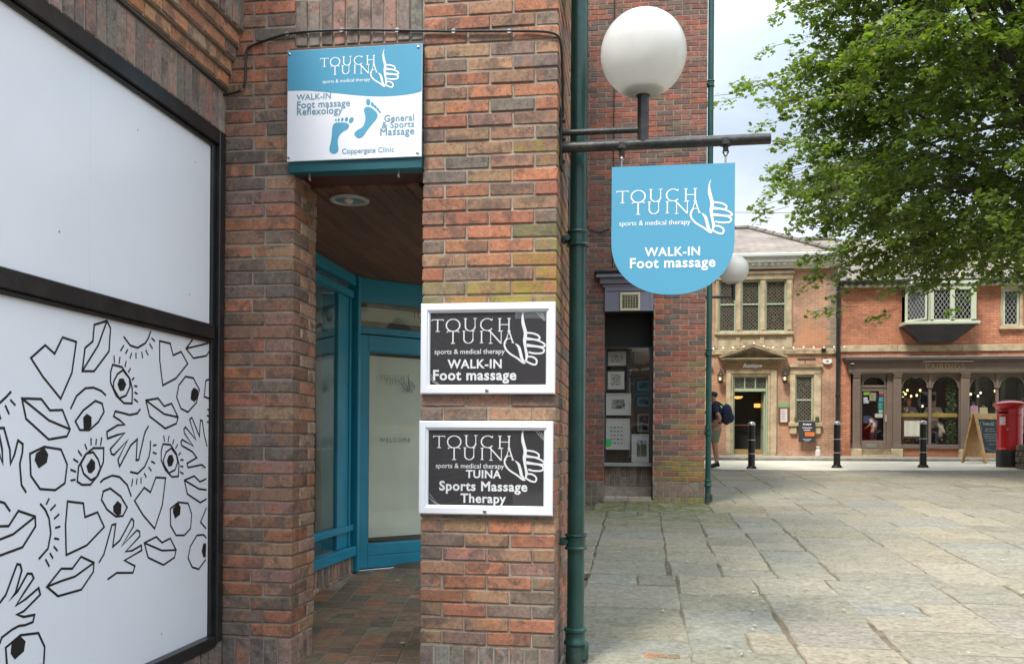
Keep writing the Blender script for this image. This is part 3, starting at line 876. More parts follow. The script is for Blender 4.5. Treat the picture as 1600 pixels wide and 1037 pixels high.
# ================================================================== THE NEAR CORNER BUILDING
HIDE = [(655, 870, 468, 618), (652, 866, 655, 806), (446, 662, 68, 262)]
corner = empty('corner_building', (-.8, 4.7, .25), 'dark red brick shop corner with recessed doorway, white boarded window and corbelled brickwork', 'building')
BR = []
CH = .0746
ZB = .415
XL, XO0, XO1, XR = -2.293, -1.89, -1.166, -.44
YF_, YREV = 4.7, 5.05
def br(x0, x1, y0, y1, z0, z1, pal, moss=0.0, **k):
    o = random.uniform(-.004, .0035)
    BR.append(dict(e=(x0, x1, y0 + o, y1, z0, z1), t=pick(pal, moss), **k))
for k in range(57):
    z0 = ZB + k * CH + .005; z1 = z0 + CH - .010
    zc = (z0 + z1) / 2
    over = 43 <= k < 47
    def mo(xa):      # lichen over the upper framed sign and on the outer arris
        a = 0.0
        if 2.23 < zc < 2.34: a = 1.0 if xa > -1.0 else .5
        if 2.34 <= zc < 3.1 and xa > -.72: a = max(a, random.choice([0, .2, .5, .9]))
        return a
    # right pier, front
    if k % 2 == 0: cuts = [(0, .116), (.126, .358), (.368, .600), (.610, .726)]
    else: cuts = [(0, .2353), (.2453, .4807), (.4907, .726)]
    for i, (a, b_) in enumerate(cuts):
        last, first = i == len(cuts) - 1, i == 0
        if k % 2 == 0: dep = .232 if (last or first) else .10
        else: dep = .110 if (last or first) else .10
        br(XO1 + a, XO1 + b_, YF_, YF_ + dep, z0, z1, PAL, mo(XO1 + a))
    # its right return
    y = YF_ + (.242 if k % 2 == 0 else .120)
    while y < 5.48:
        y1_ = min(y + .232, 5.52)
        BR.append(dict(e=(XR - .10, XR + random.uniform(-.003, .003), y, y1_, z0, z1), t=pick(PAL, random.choice([0, 0, 0, .4]) if zc > 2.2 else 0)))
        BR.append(dict(e=(XO1, XO1 + .10, y, y1_, z0, z1), t=pick(PAL), hid=True))
        y += .242
    for q in range(3):
        if k < 46: BR.append(dict(e=(XO1 + .11 + q * .17, XO1 + .27 + q * .17, 5.42, 5.52, z0, z1), t=pick(PAL), hid=True))
    if k >= 36 and z0 > 3.05:
        y = 5.53 + (.12 if k % 2 else 0)
        while y < 7.15:
            BR.append(dict(e=(XR - .10, XR, y, min(y + .232, 7.19), z0, z1), t=pick(PAL), hid=True)); y += .242
    # left pier, front
    cuts = [(0, .160), (.170, .403)] if k % 2 == 0 else [(0, .233), (.243, .403)]
    for i, (a, b_) in enumerate(cuts):
        dep = .10 if i == 0 else (.107 if k % 2 == 0 else .233)
        br(XL + a, XL + b_, YF_, YF_ + dep, z0, z1, PAL)
    # doorway reveal
    if not zc > 3.05:
        y0 = YF_ + (.117 if k % 2 == 0 else .243)
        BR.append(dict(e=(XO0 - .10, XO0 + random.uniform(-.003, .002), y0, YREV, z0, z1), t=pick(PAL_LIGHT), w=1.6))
        if k % 2 == 0 and False: pass
    # above the doorway
    if k >= 47:
        off = 0 if k % 2 else .121
        x = XO0 + .010 - off
        while x < XO1 - .01:
            a, b_ = max(x, XO0 + .010), min(x + .232, XO1 - .010)
            if b_ - a > .03: br(a, b_, YF_, YF_ + .10, z0, z1, PAL)
            x += .242
# soldier lintel over the doorway
x = XO0 + .006
for i in range(10):
    br(x, x + .0630, YF_ - .002, YF_ + .11, 3.657, 3.909, PAL_GREY)
    x += .0719
# soldier plinth
for (xa, xb) in ((XO1, XR), (XL, XO0)):
    n = int((xb - xa) / .0735)
    p = (xb - xa + .01) / n
    for i in range(n):
        br(xa + i * p, xa + (i + 1) * p - .010, YF_, YF_ + .10, .195, .408, PAL_GREY)
for y in np.arange(YF_ + .11, 5.45, .0735):
    BR.append(dict(e=(XR - .10, XR, y, y + .0635, .20, .408), t=pick(PAL_GREY), w=.7, hid=y > 5.7))
for y in np.arange(YF_ + .11, YREV - .05, .0735):
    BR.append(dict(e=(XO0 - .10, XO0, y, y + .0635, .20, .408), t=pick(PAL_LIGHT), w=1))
# wall over the boarded window: soldiers, four corbelled courses, soldiers again
def brx(xf, y0, y1, z0, z1, pal, dep=.11, **k):
    BR.append(dict(e=(xf - dep, xf + random.uniform(-.002, .002), y0, y1, z0, z1), t=pick(pal), **k))
for y in np.arange(.9, 4.62, .0746):
    brx(XL, y + .005, y + .0696, 3.197, 3.418, PAL_GREY, w=1.2)
for i, xf in enumerate((-2.270, -2.249, -2.228, -2.206)):
    z0 = 3.447 + i * CH
    y = .7 + (.121 if i % 2 else 0)
    while y < 4.685:
        brx(xf, y, min(y + .232, 4.692), z0 + .004, z0 + CH - .006, PAL_CORB, .16)
        y += .242
for y in np.arange(.9, 4.64, .0746):
    brx(-2.184, y + .005, y + .0696, 3.752, 3.965, PAL_GREY, .18)
for k in range(8):
    z0 = 3.975 + k * CH
    y = .7 + (.121 if k % 2 else 0)
    while y < 4.685:
        brx(-2.184, y, min(y + .232, 4.692), z0 + .004, z0 + CH - .006, PAL, .11)
        y += .242
# under the boarded window
for y in np.arange(1.0, 4.62, .0746):
    brx(XL + .02, y + .005, y + .0696, .10, .372, PAL_GREY, hid=y < 3.9)
# plinth under the glazed screen, two rows of bricks on end
GX = -2.512
for y in np.arange(5.1, 7.62, .0746):
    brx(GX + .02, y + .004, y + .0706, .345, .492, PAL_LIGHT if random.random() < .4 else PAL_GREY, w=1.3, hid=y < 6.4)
for y in np.arange(5.06, 7.62, .0746):
    zf = .24 + .03 * (y - 4.7)
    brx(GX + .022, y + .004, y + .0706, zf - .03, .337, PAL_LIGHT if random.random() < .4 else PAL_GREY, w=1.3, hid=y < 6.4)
lay(BR, corner, M_BRICK)

mo_ = MB()
E = .007
mo_.box(XO1 + E, XR - E, YF_ + E, 5.3, .05, 4.66)
mo_.box(XO1 + E, XR - E, 5.3, 5.515, .05, 4.66)
mo_.box(-.62, XR - E, 5.516, 7.19, 3.04, 4.66)
mo_.box(XL - .3, XO0 - E, YF_ + E, YREV - .004, .05, 4.66)
mo_.box(XO0 - E, XO1 + E, YF_ + E, 4.95, 3.03, 4.66)
mo_.box(XL - .35, XL - E, .5, YF_ + E, 3.19, 3.44)
mo_.box(XL - .35, XL - E, .5, YF_ + E, .05, .375)
mo_.box(XL - .35, XL - E, .2, .93, .375, 3.19)
mo_.box(-2.6, -2.184 - E, .5, 4.698, 3.75, 4.66)
for i, xf in enumerate((-2.270, -2.249, -2.228, -2.206)):
    mo_.box(-2.6, xf - E, .5, 4.698, 3.447 + i * CH, 3.447 + (i + 1) * CH - .001)
mo_.box(GX - .10, GX + .013, 5.05, 7.66, .1, .49)
mo_.build('mortar', M_MORTAR, corner)
fl = MB(); fl.bbox(-2.42, -2.280, .9, 4.695, 3.430, 3.445, .003)
fl.build('lead_flashing', mat('dark_flashing', (.075, .065, .055), .6, .3, 6, .2), corner)
up = MB()
up.box(-9, XR - .001, YF_ + .002, 7.2, 4.66, 9.5)  # unseen upper mass, added for the light it blocks
up.box(-9, -2.186, -7, 4.698, 4.66, 4.80)  # unseen wing top, kept low so sun reaches the pier
up.box(-9, -2.30, -7, .5, .0, 4.66)
up.build('upper_wall', M_UPPER, corner)
bk = MB(); bk.box(-9, -8.8, .5, 9.2, 0, 4.66); bk.box(-9, -1.42, 9.2, 9.4, 0, 9.0); bk.box(-1.42, -1.30, 8.9, 12.9, .05, 9)
bk.build('rear_wall', M_UPPER, corner)

# boarded shop window with its printed film
wf = MB()
for (y0, y1, z0, z1, xf) in ((4.612, 4.676, .392, 3.188, -2.276), (4.571, 4.610, .412, 3.105, -2.298), (.95, 4.6105, 3.108, 3.188, -2.278), (.95, 4.5705, 2.043, 2.120, -2.280), (.95, 4.5705, .380, .440, -2.262), (.93, 1.02, .40, 3.10, -2.279)):
    wf.bbox(XL - .06, xf, y0, y1, z0, z1, .005)
shopwin = wf.build('shop_window', M_BLACKP, corner)
wf = MB()
for (z0, z1) in ((3.088, 3.106), (2.024, 2.042)):
    wf.bbox(XL - .05, -2.296, 1.03, 4.570, z0, z1, .003)
wf.build('glazing_bead', M_BLACKP, shopwin)
PX = -2.312
for (z0, z1, nm) in ((2.05, 3.10, 'upper_panel'), (.44, 2.04, 'printed_panel')):
    seam = [1.03, 2.30, 3.502, 4.568]
    for a, b_ in zip(seam, seam[1:]):
        p = MB(); p.bbox(PX - .01, PX, a + .0006, b_ - .0006, z0, z1, .0006)
        p.build('white_panel', M_PANEL, shopwin)

DRAWINGS = [
 ('heart', [('c', [(3136,1808),(3219,1866),(3276,1838),(3325,1909),(3414,1901),(3386,1770),(3316,1661),(3206,1742)])]),
 ('lips', [('c', [(3536,1987),(3628,2016),(3655,1988),(3645,1885),(3537,1789),(3455,1783),(3473,1881),(3527,1916)]), ('o', [(3628,2016),(3565,1902),(3455,1783)])]),
 ('lips', [('c', [(3087,1651),(3198,1654),(3250,1612),(3327,1616),(3377,1539),(3357,1510),(3244,1497),(3111,1575)]), ('o', [(3087,1651),(3245,1572),(3377,1539)])]),
 ('eye', [('o', [(3379,1622),(3418,1677),(3478,1713),(3535,1719),(3591,1708),(3625,1690)]), ('c', [(3411,1572),(3463,1619),(3548,1663),(3597,1654),(3611,1618),(3570,1573),(3506,1537),(3442,1537)]), ('f', [(3463,1589),(3488,1607),(3521,1594),(3522,1555),(3504,1541),(3468,1541)])]),
 ('lashes', [('o', [(2932,1621),(2971,1630),(3001,1651),(3029,1674)]), ('o', [(2997,1622),(3019,1589)]), ('o', [(3024,1644),(3052,1623)]), ('o', [(2965,1590),(2975,1569)])]),
 ('hand', [('o', [(2952,1537),(2992,1538),(3024,1458),(3028,1407),(3048,1438),(3067,1493),(3094,1479),(3092,1448),(3078,1404),(3088,1325),(3115,1294)]), ('o', [(2964,1524),(2983,1461),(2987,1408),(2959,1463)])]),
 ('lashes', [('o', [(3756,1963),(3811,1928),(3870,1924),(3935,1952),(3963,1981),(3983,2016)]), ('o', [(3759,1924),(3732,1895)]), ('o', [(3790,1908),(3772,1886)]), ('o', [(3822,1896),(3807,1867)]), ('o', [(3857,1900),(3858,1872)]), ('o', [(3905,1909),(3914,1880)]), ('o', [(3939,1922),(3961,1898)]), ('o', [(3971,1955),(4000,1933)]), ('o', [(3989,1983),(4021,1971)])]),
 ('eye', [('c', [(3673,1829),(3745,1824),(3808,1777),(3829,1731),(3828,1664),(3762,1663),(3701,1694),(3658,1749),(3658,1795)]), ('c', [(3752,1811),(3710,1790),(3681,1753),(3681,1725),(3726,1683),(3779,1698),(3810,1740),(3806,1777)]), ('f', [(3725,1771),(3758,1774),(3780,1748),(3762,1721),(3731,1715),(3711,1744)]), ('o', [(3682,1870),(3687,1838)]), ('o', [(3729,1869),(3722,1837)]), ('o', [(3778,1854),(3768,1826)]), ('o', [(3814,1825),(3795,1804)]), ('o', [(3845,1784),(3824,1771)]), ('o', [(3843,1746),(3872,1745)]), ('o', [(3846,1717),(3873,1711)]), ('o', [(3843,1686),(3876,1673)])]),
 ('heart', [('c', [(4062,1977),(4162,1976),(4190,1920),(4269,1946),(4336,1891),(4221,1808),(4094,1764),(4065,1883)])]),
 ('lips', [('o', [(4388,2031),(4319,1967),(4396,1925),(4538,1951),(4570,1978)]), ('o', [(4319,1967),(4490,2005),(4559,2034)])]),
 ('eye', [('c', [(4314,1823),(4395,1822),(4462,1765),(4431,1695),(4343,1642),(4270,1658),(4227,1715),(4249,1775)]), ('f', [(4402,1773),(4448,1761),(4442,1719),(4408,1697),(4369,1709),(4375,1750)])]),
 ('lips', [('o', [(4565,1826),(4532,1818),(4516,1730),(4567,1724)])]),
 ('lashes', [('o', [(4550,1665),(4570,1662)]), ('o', [(4547,1630),(4571,1629)]), ('o', [(4548,1595),(4571,1598)])]),
 ('lips', [('c', [(3944,1684),(4053,1699),(4108,1663),(4179,1679),(4243,1613),(4227,1581),(4121,1554),(3977,1610)]), ('o', [(3944,1684),(4108,1625),(4243,1613)])]),
 ('hand', [('o', [(3898,1642),(3871,1620),(3810,1611),(3753,1618),(3695,1624),(3683,1601),(3733,1584),(3769,1566),(3713,1562),(3633,1532),(3638,1502),(3708,1518),(3769,1528),(3660,1456),(3668,1435),(3688,1430),(3795,1496),(3718,1408),(3732,1378),(3820,1473),(3873,1500),(3865,1403),(3886,1404),(3931,1518),(3941,1536),(3969,1564)])]),
 ('lashes', [('o', [(3987,1494),(3985,1450),(3974,1417),(3937,1371),(3879,1341),(3816,1351)]), ('o', [(4010,1470),(4041,1474)]), ('o', [(4007,1439),(4043,1430)]), ('o', [(3994,1396),(4028,1385)]), ('o', [(3971,1369),(3998,1349)]), ('o', [(3934,1341),(3953,1319)]), ('o', [(3907,1322),(3907,1292)]), ('o', [(3874,1318),(3867,1290)]), ('o', [(3838,1319),(3828,1283)])]),
 ('eye', [('c', [(4100,1478),(4171,1474),(4229,1429),(4255,1376),(4249,1314),(4186,1314),(4124,1351),(4085,1399),(4084,1443)]), ('c', [(4178,1457),(4129,1437),(4105,1399),(4111,1376),(4157,1334),(4217,1348),(4242,1386),(4229,1423)]), ('f', [(4154,1422),(4188,1425),(4206,1397),(4185,1368),(4152,1366),(4138,1395)]), ('o', [(4107,1519),(4114,1489)]), ('o', [(4156,1518),(4147,1486)]), ('o', [(4204,1502),(4191,1475)]), ('o', [(4241,1476),(4219,1454)]), ('o', [(4272,1435),(4248,1421)]), ('o', [(4268,1397),(4300,1396)]), ('o', [(4268,1366),(4298,1361)]), ('o', [(4265,1337),(4301,1325)])]),
 ('hand', [('o', [(4553,1463),(4519,1525),(4496,1601),(4475,1603),(4466,1518),(4384,1615),(4360,1604),(4427,1501),(4318,1565),(4302,1553),(4308,1533),(4400,1467),(4286,1500),(4273,1487),(4282,1470),(4393,1437),(4439,1405),(4336,1378),(4347,1356),(4496,1367),(4536,1349)])]),
 ('lips', [('o', [(4547,1290),(4475,1277),(4413,1310),(4311,1292),(4342,1220),(4481,1166),(4550,1182)]), ('o', [(4311,1292),(4468,1239),(4549,1231)])]),
 ('heart', [('o', [(4550,1135),(4485,1062),(4548,1022)])]),
 ('eye', [('c', [(4173,1156),(4251,1183),(4352,1171),(4388,1113),(4379,1040),(4315,1010),(4232,1018),(4177,1072)]), ('f', [(4201,1157),(4251,1180),(4275,1158),(4269,1119),(4220,1103),(4198,1138)])]),
 ('heart', [('c', [(4037,1317),(4127,1311),(4098,1180),(4029,1071),(3926,1145),(3854,1216),(3935,1273),(3990,1248)])]),
 ('eye', [('c', [(3610,1273),(3661,1283),(3742,1243),(3794,1190),(3761,1154),(3707,1155),(3638,1192),(3597,1237)]), ('f', [(3684,1203),(3717,1225),(3749,1207),(3745,1164),(3717,1157),(3687,1177)]), ('o', [(3586,1312),(3613,1326),(3675,1339),(3732,1331),(3787,1296),(3793,1293),(3827,1237)])]),
 ('eye', [('c', [(3536,1461),(3611,1461),(3609,1400),(3572,1345),(3517,1306),(3459,1308),(3427,1323),(3435,1385),(3482,1435)]), ('c', [(3487,1438),(3535,1444),(3571,1412),(3588,1375),(3561,1337),(3520,1325),(3470,1354),(3449,1395)]), ('f', [(3523,1418),(3549,1401),(3549,1371),(3524,1354),(3501,1357),(3488,1386)]), ('o', [(3476,1479),(3491,1455)]), ('o', [(3519,1504),(3520,1472)]), ('o', [(3557,1501),(3553,1473)]), ('o', [(3596,1507),(3587,1471)]), ('o', [(3431,1452),(3456,1429)]), ('o', [(3400,1417),(3432,1403)]), ('o', [(3381,1374),(3418,1364)]), ('o', [(3382,1329),(3415,1332)])]),
 ('eye', [('c', [(3134,1442),(3217,1468),(3320,1457),(3360,1396),(3346,1320),(3286,1295),(3194,1304),(3140,1358)]), ('f', [(3168,1442),(3217,1466),(3242,1438),(3233,1405),(3185,1384),(3161,1417)])]),
 ('lips', [('o', [(2949,1181),(3020,1176),(3072,1228),(3167,1199),(3169,1161),(3096,1089),(2950,1069)]), ('o', [(3167,1199),(3044,1143),(2950,1127)])]),
 ('lashes', [('o', [(2948,1275),(2975,1269),(2998,1262),(3028,1229)])]),
 ('lashes', [('o', [(3195,1247),(3227,1220),(3249,1185),(3260,1125),(3244,1067),(3189,1032)]), ('o', [(3250,1265),(3231,1241)]), ('o', [(3290,1237),(3256,1216)]), ('o', [(3312,1198),(3279,1180)]), ('o', [(3319,1147),(3286,1144)]), ('o', [(3312,1096),(3281,1103)]), ('o', [(3278,1072),(3303,1050)]), ('o', [(3255,1048),(3275,1024)]), ('o', [(3229,1027),(3253,994)])]),
 ('heart', [('c', [(3364,1245),(3469,1230),(3481,1171),(3569,1185),(3618,1117),(3494,1051),(3358,1027),(3352,1150)])]),
 ('hand', [('o', [(3581,966),(3617,998),(3676,1120),(3705,1122),(3683,1023),(3739,1046),(3831,1136),(3848,1124),(3846,1099),(3755,1020),(3875,1078),(3897,1070),(3901,1048),(3784,990),(3837,988),(3914,1004),(3918,980),(3776,951),(3861,914),(3844,885),(3715,903),(3646,884)])]),
 ('lips', [('c', [(3939,1012),(4045,1030),(4098,996),(4175,1009),(4233,944),(4217,908),(4112,885),(3973,939)]), ('o', [(3939,1012),(4099,957),(4233,944)])]),
 ('eye', [('o', [(4551,971),(4519,992),(4445,996),(4377,945),(4354,888),(4398,835),(4468,815),(4546,856)]), ('f', [(4549,943),(4517,945),(4499,907),(4518,872),(4545,867)])]),
 ('lips', [('c', [(3456,1008),(3546,971),(3542,933),(3460,870),(3308,868),(3239,917),(3327,976),(3398,966)]), ('o', [(3239,917),(3328,926),(3416,931),(3546,971)])]),
 ('hand', [('o', [(2967,893),(3007,923),(3067,1029),(3085,1024),(3093,1002),(3059,922),(3030,901),(3071,926),(3125,985),(3150,981),(3161,962),(3107,916),(3063,875),(3117,890),(3190,920),(3200,893),(3105,845),(3069,840),(3105,824),(3167,820),(3158,794),(3112,791),(3081,795),(3043,789),(2988,771),(2977,750)])]),
 ('eye', [('o', [(3016,666),(3009,729),(3088,758),(3190,745),(3228,683),(3223,615),(3199,573),(3099,586),(3033,628),(3016,666)]), ('f', [(3040,736),(3088,754),(3117,729),(3108,692),(3058,673),(3035,702)])]),
]
PFR = ((PX, 0, 0), (0, 1, 0), (0, 0, 1), (1, 0, 0))
for nm, st in DRAWINGS:
    pr = Print2D(PFR, .0010)
    for kind, pts in st:
        P = [(p[0] * .001, p[1] * .001) for p in pts]
        if kind == 'f': pr.poly(P)
        else:
            # clip strokes at the panel edges
            P = [(min(p[0], 4.566), min(max(p[1], .445), 2.022)) for p in P]
            pr.line(P, .0098 if len(P) > 2 else .0088, kind == 'c')
    pr.build('printed_' + nm, M_INK, shopwin)
for (y_, z_) in ((3.86, 2.93), (3.30, 2.33), (4.35, 2.25), (4.40, 2.95), (2.75, 2.60), (4.50, 1.35), (3.2, .62), (4.1, .55)):
    b = MB(); b.tube([(PX - .001, y_, z_), (PX + .0015, y_, z_)], .0042, 8); b.build('panel_pin', M_STEEL, shopwin)

# ---- soffit, doorway floor, glazed screen, door
def floor_z(x, y): return .25 + .030 * (y - 4.7)
entrance_floor = MB()
xs = [-2.5, -1.5, -.40]; ys = [4.45, 6, 7.5, 9.1]
entrance_floor.add([(x, y, floor_z(x, y) - .006) for y in ys for x in xs], [(j * 3 + i, j * 3 + i + 1, j * 3 + i + 4, j * 3 + i + 3) for j in range(3) for i in range(2)])
entrance_floor = tag(entrance_floor.build('entrance_floor', M_MORTAR), kind='structure')
TILE_T = [((.185, .122, .080), 6), ((.145, .108, .075), 4), ((.22, .130, .080), 5), ((.27, .130, .075), 2), ((.115, .10, .082), 1), ((.25, .110, .060), 1), ((.195, .145, .095), 4)]
ang = R(8)
ca, sa = math.cos(ang), math.sin(ang)
def tl(u, v): return -1.75 + u * ca - v * sa, 4.6 + u * sa + v * ca
PIT = .148
for iu in range(-7, 16):
    off = random.uniform(0, PIT)
    for iv in range(-3, 32):
        u0, v0 = iu * PIT, iv * PIT + off
        cx, cy = tl(u0 + PIT / 2, v0 + PIT / 2)
        if not (-2.44 < cx < -.42 and 4.6 < cy < 8.8): continue
        if cx > -1.24 and (4.62 < cy < 5.60 or cy > 7.3): continue
        if cx > -1.1 and cy < 5: continue
        if (cx + 2.512) * .7071 - (cy - 7.674) * .7071 < .05 : continue
        mb = MB()
        M = Matrix.Translation((cx, cy, floor_z(cx, cy) + random.uniform(-.0008, .0012))) @ Matrix.Rotation(ang, 4, 'Z') @ Matrix.Rotation(random.uniform(-.004, .004) + .030, 4, 'X')
        h = PIT / 2 - random.uniform(.0035, .0045)
        mb.bbox(-h, h, -h, h, -.02, 0, .003, tuple(q_ * 1.25 for q_ in pick(TILE_T)[:3]) + (random.choice([0, 0, .15]),), .0006, M)
        mb.build('floor_tile', M_TILE, entrance_floor)

sf = MB(); sf.box(-2.6, -1.17, 4.96, 9.1, 2.976, 3.03); sf.box(-1.17, -.47, 5.53, 7.18, 2.976, 3.03); sf.box(-2.6, -1.3, 7.18, 9.1, 3.03, 3.2); sf.build('soffit_void', M_DARK, corner)
x = -2.56
while x < -.50:
    yy0, yy1 = (4.96, 9.1) if x < -1.25 else (5.53, 7.18)
    ends = [yy0, yy0 + random.uniform(.5, 1.6 if x > -1.3 else 2.6), yy1]
    for a, b_ in zip(ends, ends[1:]):
        k = random.uniform(.8, 1.2)
        mb = MB(); mb.bbox(x + .0015, x + .0805, a + .001, b_ - .001, 2.952, 2.975, .004, (.20 * k, .088 * k, .050 * k, 0))
        mb.build('soffit_board', M_PLANK, corner)
    x += .082
ln = MB(); ln.bbox(XO0 + .002, XO1 - .002, 4.76, 4.955, 2.962, 3.06, .004, (.10, .022, .016, 0)); ln.build('timber_lining', M_PLANK, corner)

Zc = 2.95
sc_ = MB()
for (y0, y1, z0, z1, xa, xb) in ((5.06, 7.60, 2.862, Zc, -2.56, -2.478), (5.06, 7.52, 2.742, 2.800, -2.56, -2.470), (5.06, 7.60, .712, .768, -2.56, -2.486), (5.06, 7.60, .492, .578, -2.56, -2.462), (7.515, 7.555, .58, 2.74, -2.56, -2.500), (7.60, 7.668, .345, Zc, -2.56, -2.452), (5.06, 5.16, .50, Zc, -2.56, -2.48)):
    sc_.bbox(xa, xb, y0, y1, z0, z1, .005)
screen = sc_.build('glazed_screen', M_TEAL, corner)
s2 = MB(); s2.bbox(-2.66, -2.515, 7.25, 7.515, .58, 2.742, .004); s2.build('screen_post', M_TEAL, screen)
s2 = MB(); s2.box(-2.538, -2.534, 5.1, 7.25, .77, 2.745); s2.build('pane', M_GLASS_D, screen)
s2 = MB(); s2.box(-2.538, -2.534, 5.1, 7.5, 2.80, 2.862); s2.build('pane', M_GLASS_D, screen)
s2 = MB(); s2.box(-2.538, -2.534, 5.1, 7.6, .578, .712); s2.build('pane', M_GLASS_D, screen)
s2 = MB(); s2.box(-2.72, -2.71, 5.0, 7.06, .79, 2.74); s2.build('frosted_film', M_BLIND, screen)
s2 = MB(); s2.box(-2.708, -2.705, 5.1, 6.62, 1.72, 1.86); s2.build('dark_notice', M_CHARC, screen)
# room behind the glass
rm = MB()
rm.box(-4.2, -4.1, 5.0, 9.1, .1, 3.1); rm.box(-4.2, -2.7, 5.0, 5.1, .1, 3.1); rm.box(-4.2, -.7, 9.05, 9.15, .1, 3.1); rm.box(-4.2, -2.72, 5.0, 9.1, .2, .27)
rm.build('shop_room', mat('room_wall', (.20, .17, .11), .8, .15, 1.5, 0), corner)

DU, DV, DN = (math.sqrt(.5), math.sqrt(.5), 0), (0, 0, 1), (math.sqrt(.5), -math.sqrt(.5), 0)
DO = (GX, 7.674, 0)
def dbox(b, u0, u1, v0, v1, n0, n1, bev=.004): b.obox(DO, DU, DV, DN, u0, u1, v0, v1, n0, n1, bev)
fr = MB()
for q in ((.0, .018, .34, Zc, -.07, .03), (.955, 1.02, .34, Zc, -.07, .03), (.018, .955, 2.744, Zc, -.07, .025), (.018, .955, 2.456, 2.518, -.07, .028)): dbox(fr, *q)
doorframe = fr.build('door_frame', M_TEAL, corner)
b = MB(); b.obox(DO, DU, DV, DN, .018, .955, 2.518, 2.744, -.035, -.031, .0005); trans = b.build('transom_pane', M_GLASS_D, doorframe)
b = MB(); b.obox(DO, DU, DV, DN, .02, .955, 2.615, 2.744, -.30, -.29, .0005); b.build('transom_film', M_BLIND, doorframe)
b = MB(); dbox(b, .02, .96, .335, .352, -.06, .03); b.build('threshold', M_STEEL, doorframe)
dr = MB()
for q in ((.022, .138, .358, 2.449, -.05, .004), (.838, .952, .358, 2.449, -.05, .004), (.138, .838, 2.306, 2.449, -.05, .003), (.138, .838, .470, .573, -.05, .003), (.138, .838, .358, .4675, -.05, .003)): dbox(dr, *q)
door = dr.build('entrance_door', M_TEAL, corner)
b = MB()
for q in ((.138, .146, .581, 2.298, -.03, .001), (.830, .838, .581, 2.298, -.03, .001), (.138, .838, 2.298, 2.306, -.03, .001), (.138, .838, .573, .581, -.03, .001)): dbox(b, *q, .001)
b.build('glazing_bead', M_TEAL, door)
b = MB(); b.obox(DO, DU, DV, DN, .146, .830, .581, 2.298, -.030, -.025, .0005); b.build('door_pane', M_GLASS_D, door)
b = MB(); b.obox(DO, DU, DV, DN, .178, .822, .626, 2.27, -.060, -.055, .0005); b.build('frosted_film', M_BLIND, door)
b = MB(); b.tube([Vector(DO) + Vector(DU) * .90 + Vector(DN) * .035 + Vector((0, 0, z)) for z in (1.2, 1.55)], .011); b.build('door_handle', M_STEEL, door, True)
DF = (Vector(DO) + Vector(DN) * -.0245, DU, DV, DN)
logo_on(DF, .262, 2.098, .61, M_DOORINK, door, 1.05)
text_on(DF, 'WELCOME', .268, .588, 1.492, M_DOORINK, door, .0, space=1.35)
DF2 = (Vector(DO) + Vector(DN) * -.0305, DU, DV, DN)
logo_on(DF2, .605, 2.70, .75, M_INK, doorframe)

# ceiling lamp in the soffit, not lit
dl = empty('recessed_downlight', (-1.74, 5.20, 2.951), 'round recessed downlight in the dark boarded doorway ceiling', 'ceiling light')
b = MB(); b.lathe([(.118, .0), (.118, -.010), (.100, -.014), (.092, -.006), (.085, .03)], (-1.74, 5.20, 2.950), 36)
b.build('trim_ring', mat('satin_white', (.6, .6, .57), .35, .05, 5, 0), dl, True)
b = MB(); b.lathe([(.088, -.004), (.05, .022), (.001, .034)], (-1.74, 5.20, 2.948), 36); b.build('reflector', mat('reflector_metal', (.55, .55, .50), .25, .1, 5, 0, metal=.8), dl, True)
b = MB(); b.sphere((-1.745, 5.20, 2.950), .028, 8); b.build('bulb', mat('frosted_bulb', (.78, .78, .72), .3, .02, 5, 0), dl, True)

# ================================================================== SIGNS ON THE CORNER
# teal box and blue-and-white board over the doorway
bx = tag(None, None) if False else None
ls_ = MB(); ls_.bbox(XO0 - .03, XO1 + .01, 4.696, 4.80, 3.625, 3.650, .003); ls_.build('steel_lintel', mat('rusty_lintel', (.10, .065, .05), .7, .3, 9, .2), corner)
teal = empty('fascia_box', (-1.53, 4.69, 2.955), 'teal painted box rail under the blue and white board over the doorway', 'sign box')
b = MB(); b.bbox(-1.912, -1.166, 4.668, 4.758, 2.958, 3.62, .004); b.build('box_rail', mat('shaded_teal_paint', (.007, .085, .105), .4, .15, 4, .08), teal)  # darker teal: the shade on this face is put into the colour
for xx in (-1.80, -1.30):
    b = MB(); b.tube([(xx, 4.70, 2.965), (xx, 4.70, 2.935), (xx + .004, 4.692, 2.922), (xx, 4.684, 2.93)], .006, 8); b.build('hook', M_STEEL, teal, True)
wsg = empty('wall_sign', (-1.54, 4.66, 3.02), 'blue and white massage board with two blue footprints over the recessed doorway', 'sign')
b = MB(); b.bbox(-1.914, -1.163, 4.655, 4.667, 3.016, 3.618, .0015); b.build('sign_board', M_SIGNWHITE, wsg)
WF = FRONT(4.655)
pr = Print2D(WF, .0006)
wave = [(-1.9125, 3.399), (-1.82, 3.397), (-1.737, 3.388), (-1.65, 3.376), (-1.556, 3.362), (-1.47, 3.351), (-1.391, 3.345), (-1.32, 3.344), (-1.255, 3.347), (-1.20, 3.353), (-1.1645, 3.362)]
wv = curve_pts(wave, 5)
pr.put([(p.x, p.y) for p in wv] + [(p.x, 3.6165) for p in wv], [(i, i + 1, len(wv) + i + 1, len(wv) + i) for i in range(len(wv) - 1)])
pr.build('blue_field', M_BLUE, wsg)
logo_on(WF, -1.728, 3.5645, .722, M_WHITE_INK, wsg, 1.2)
text_on(WF, 'sports & medical therapy', -1.715, -1.448, 3.431, M_WHITE_INK, wsg)
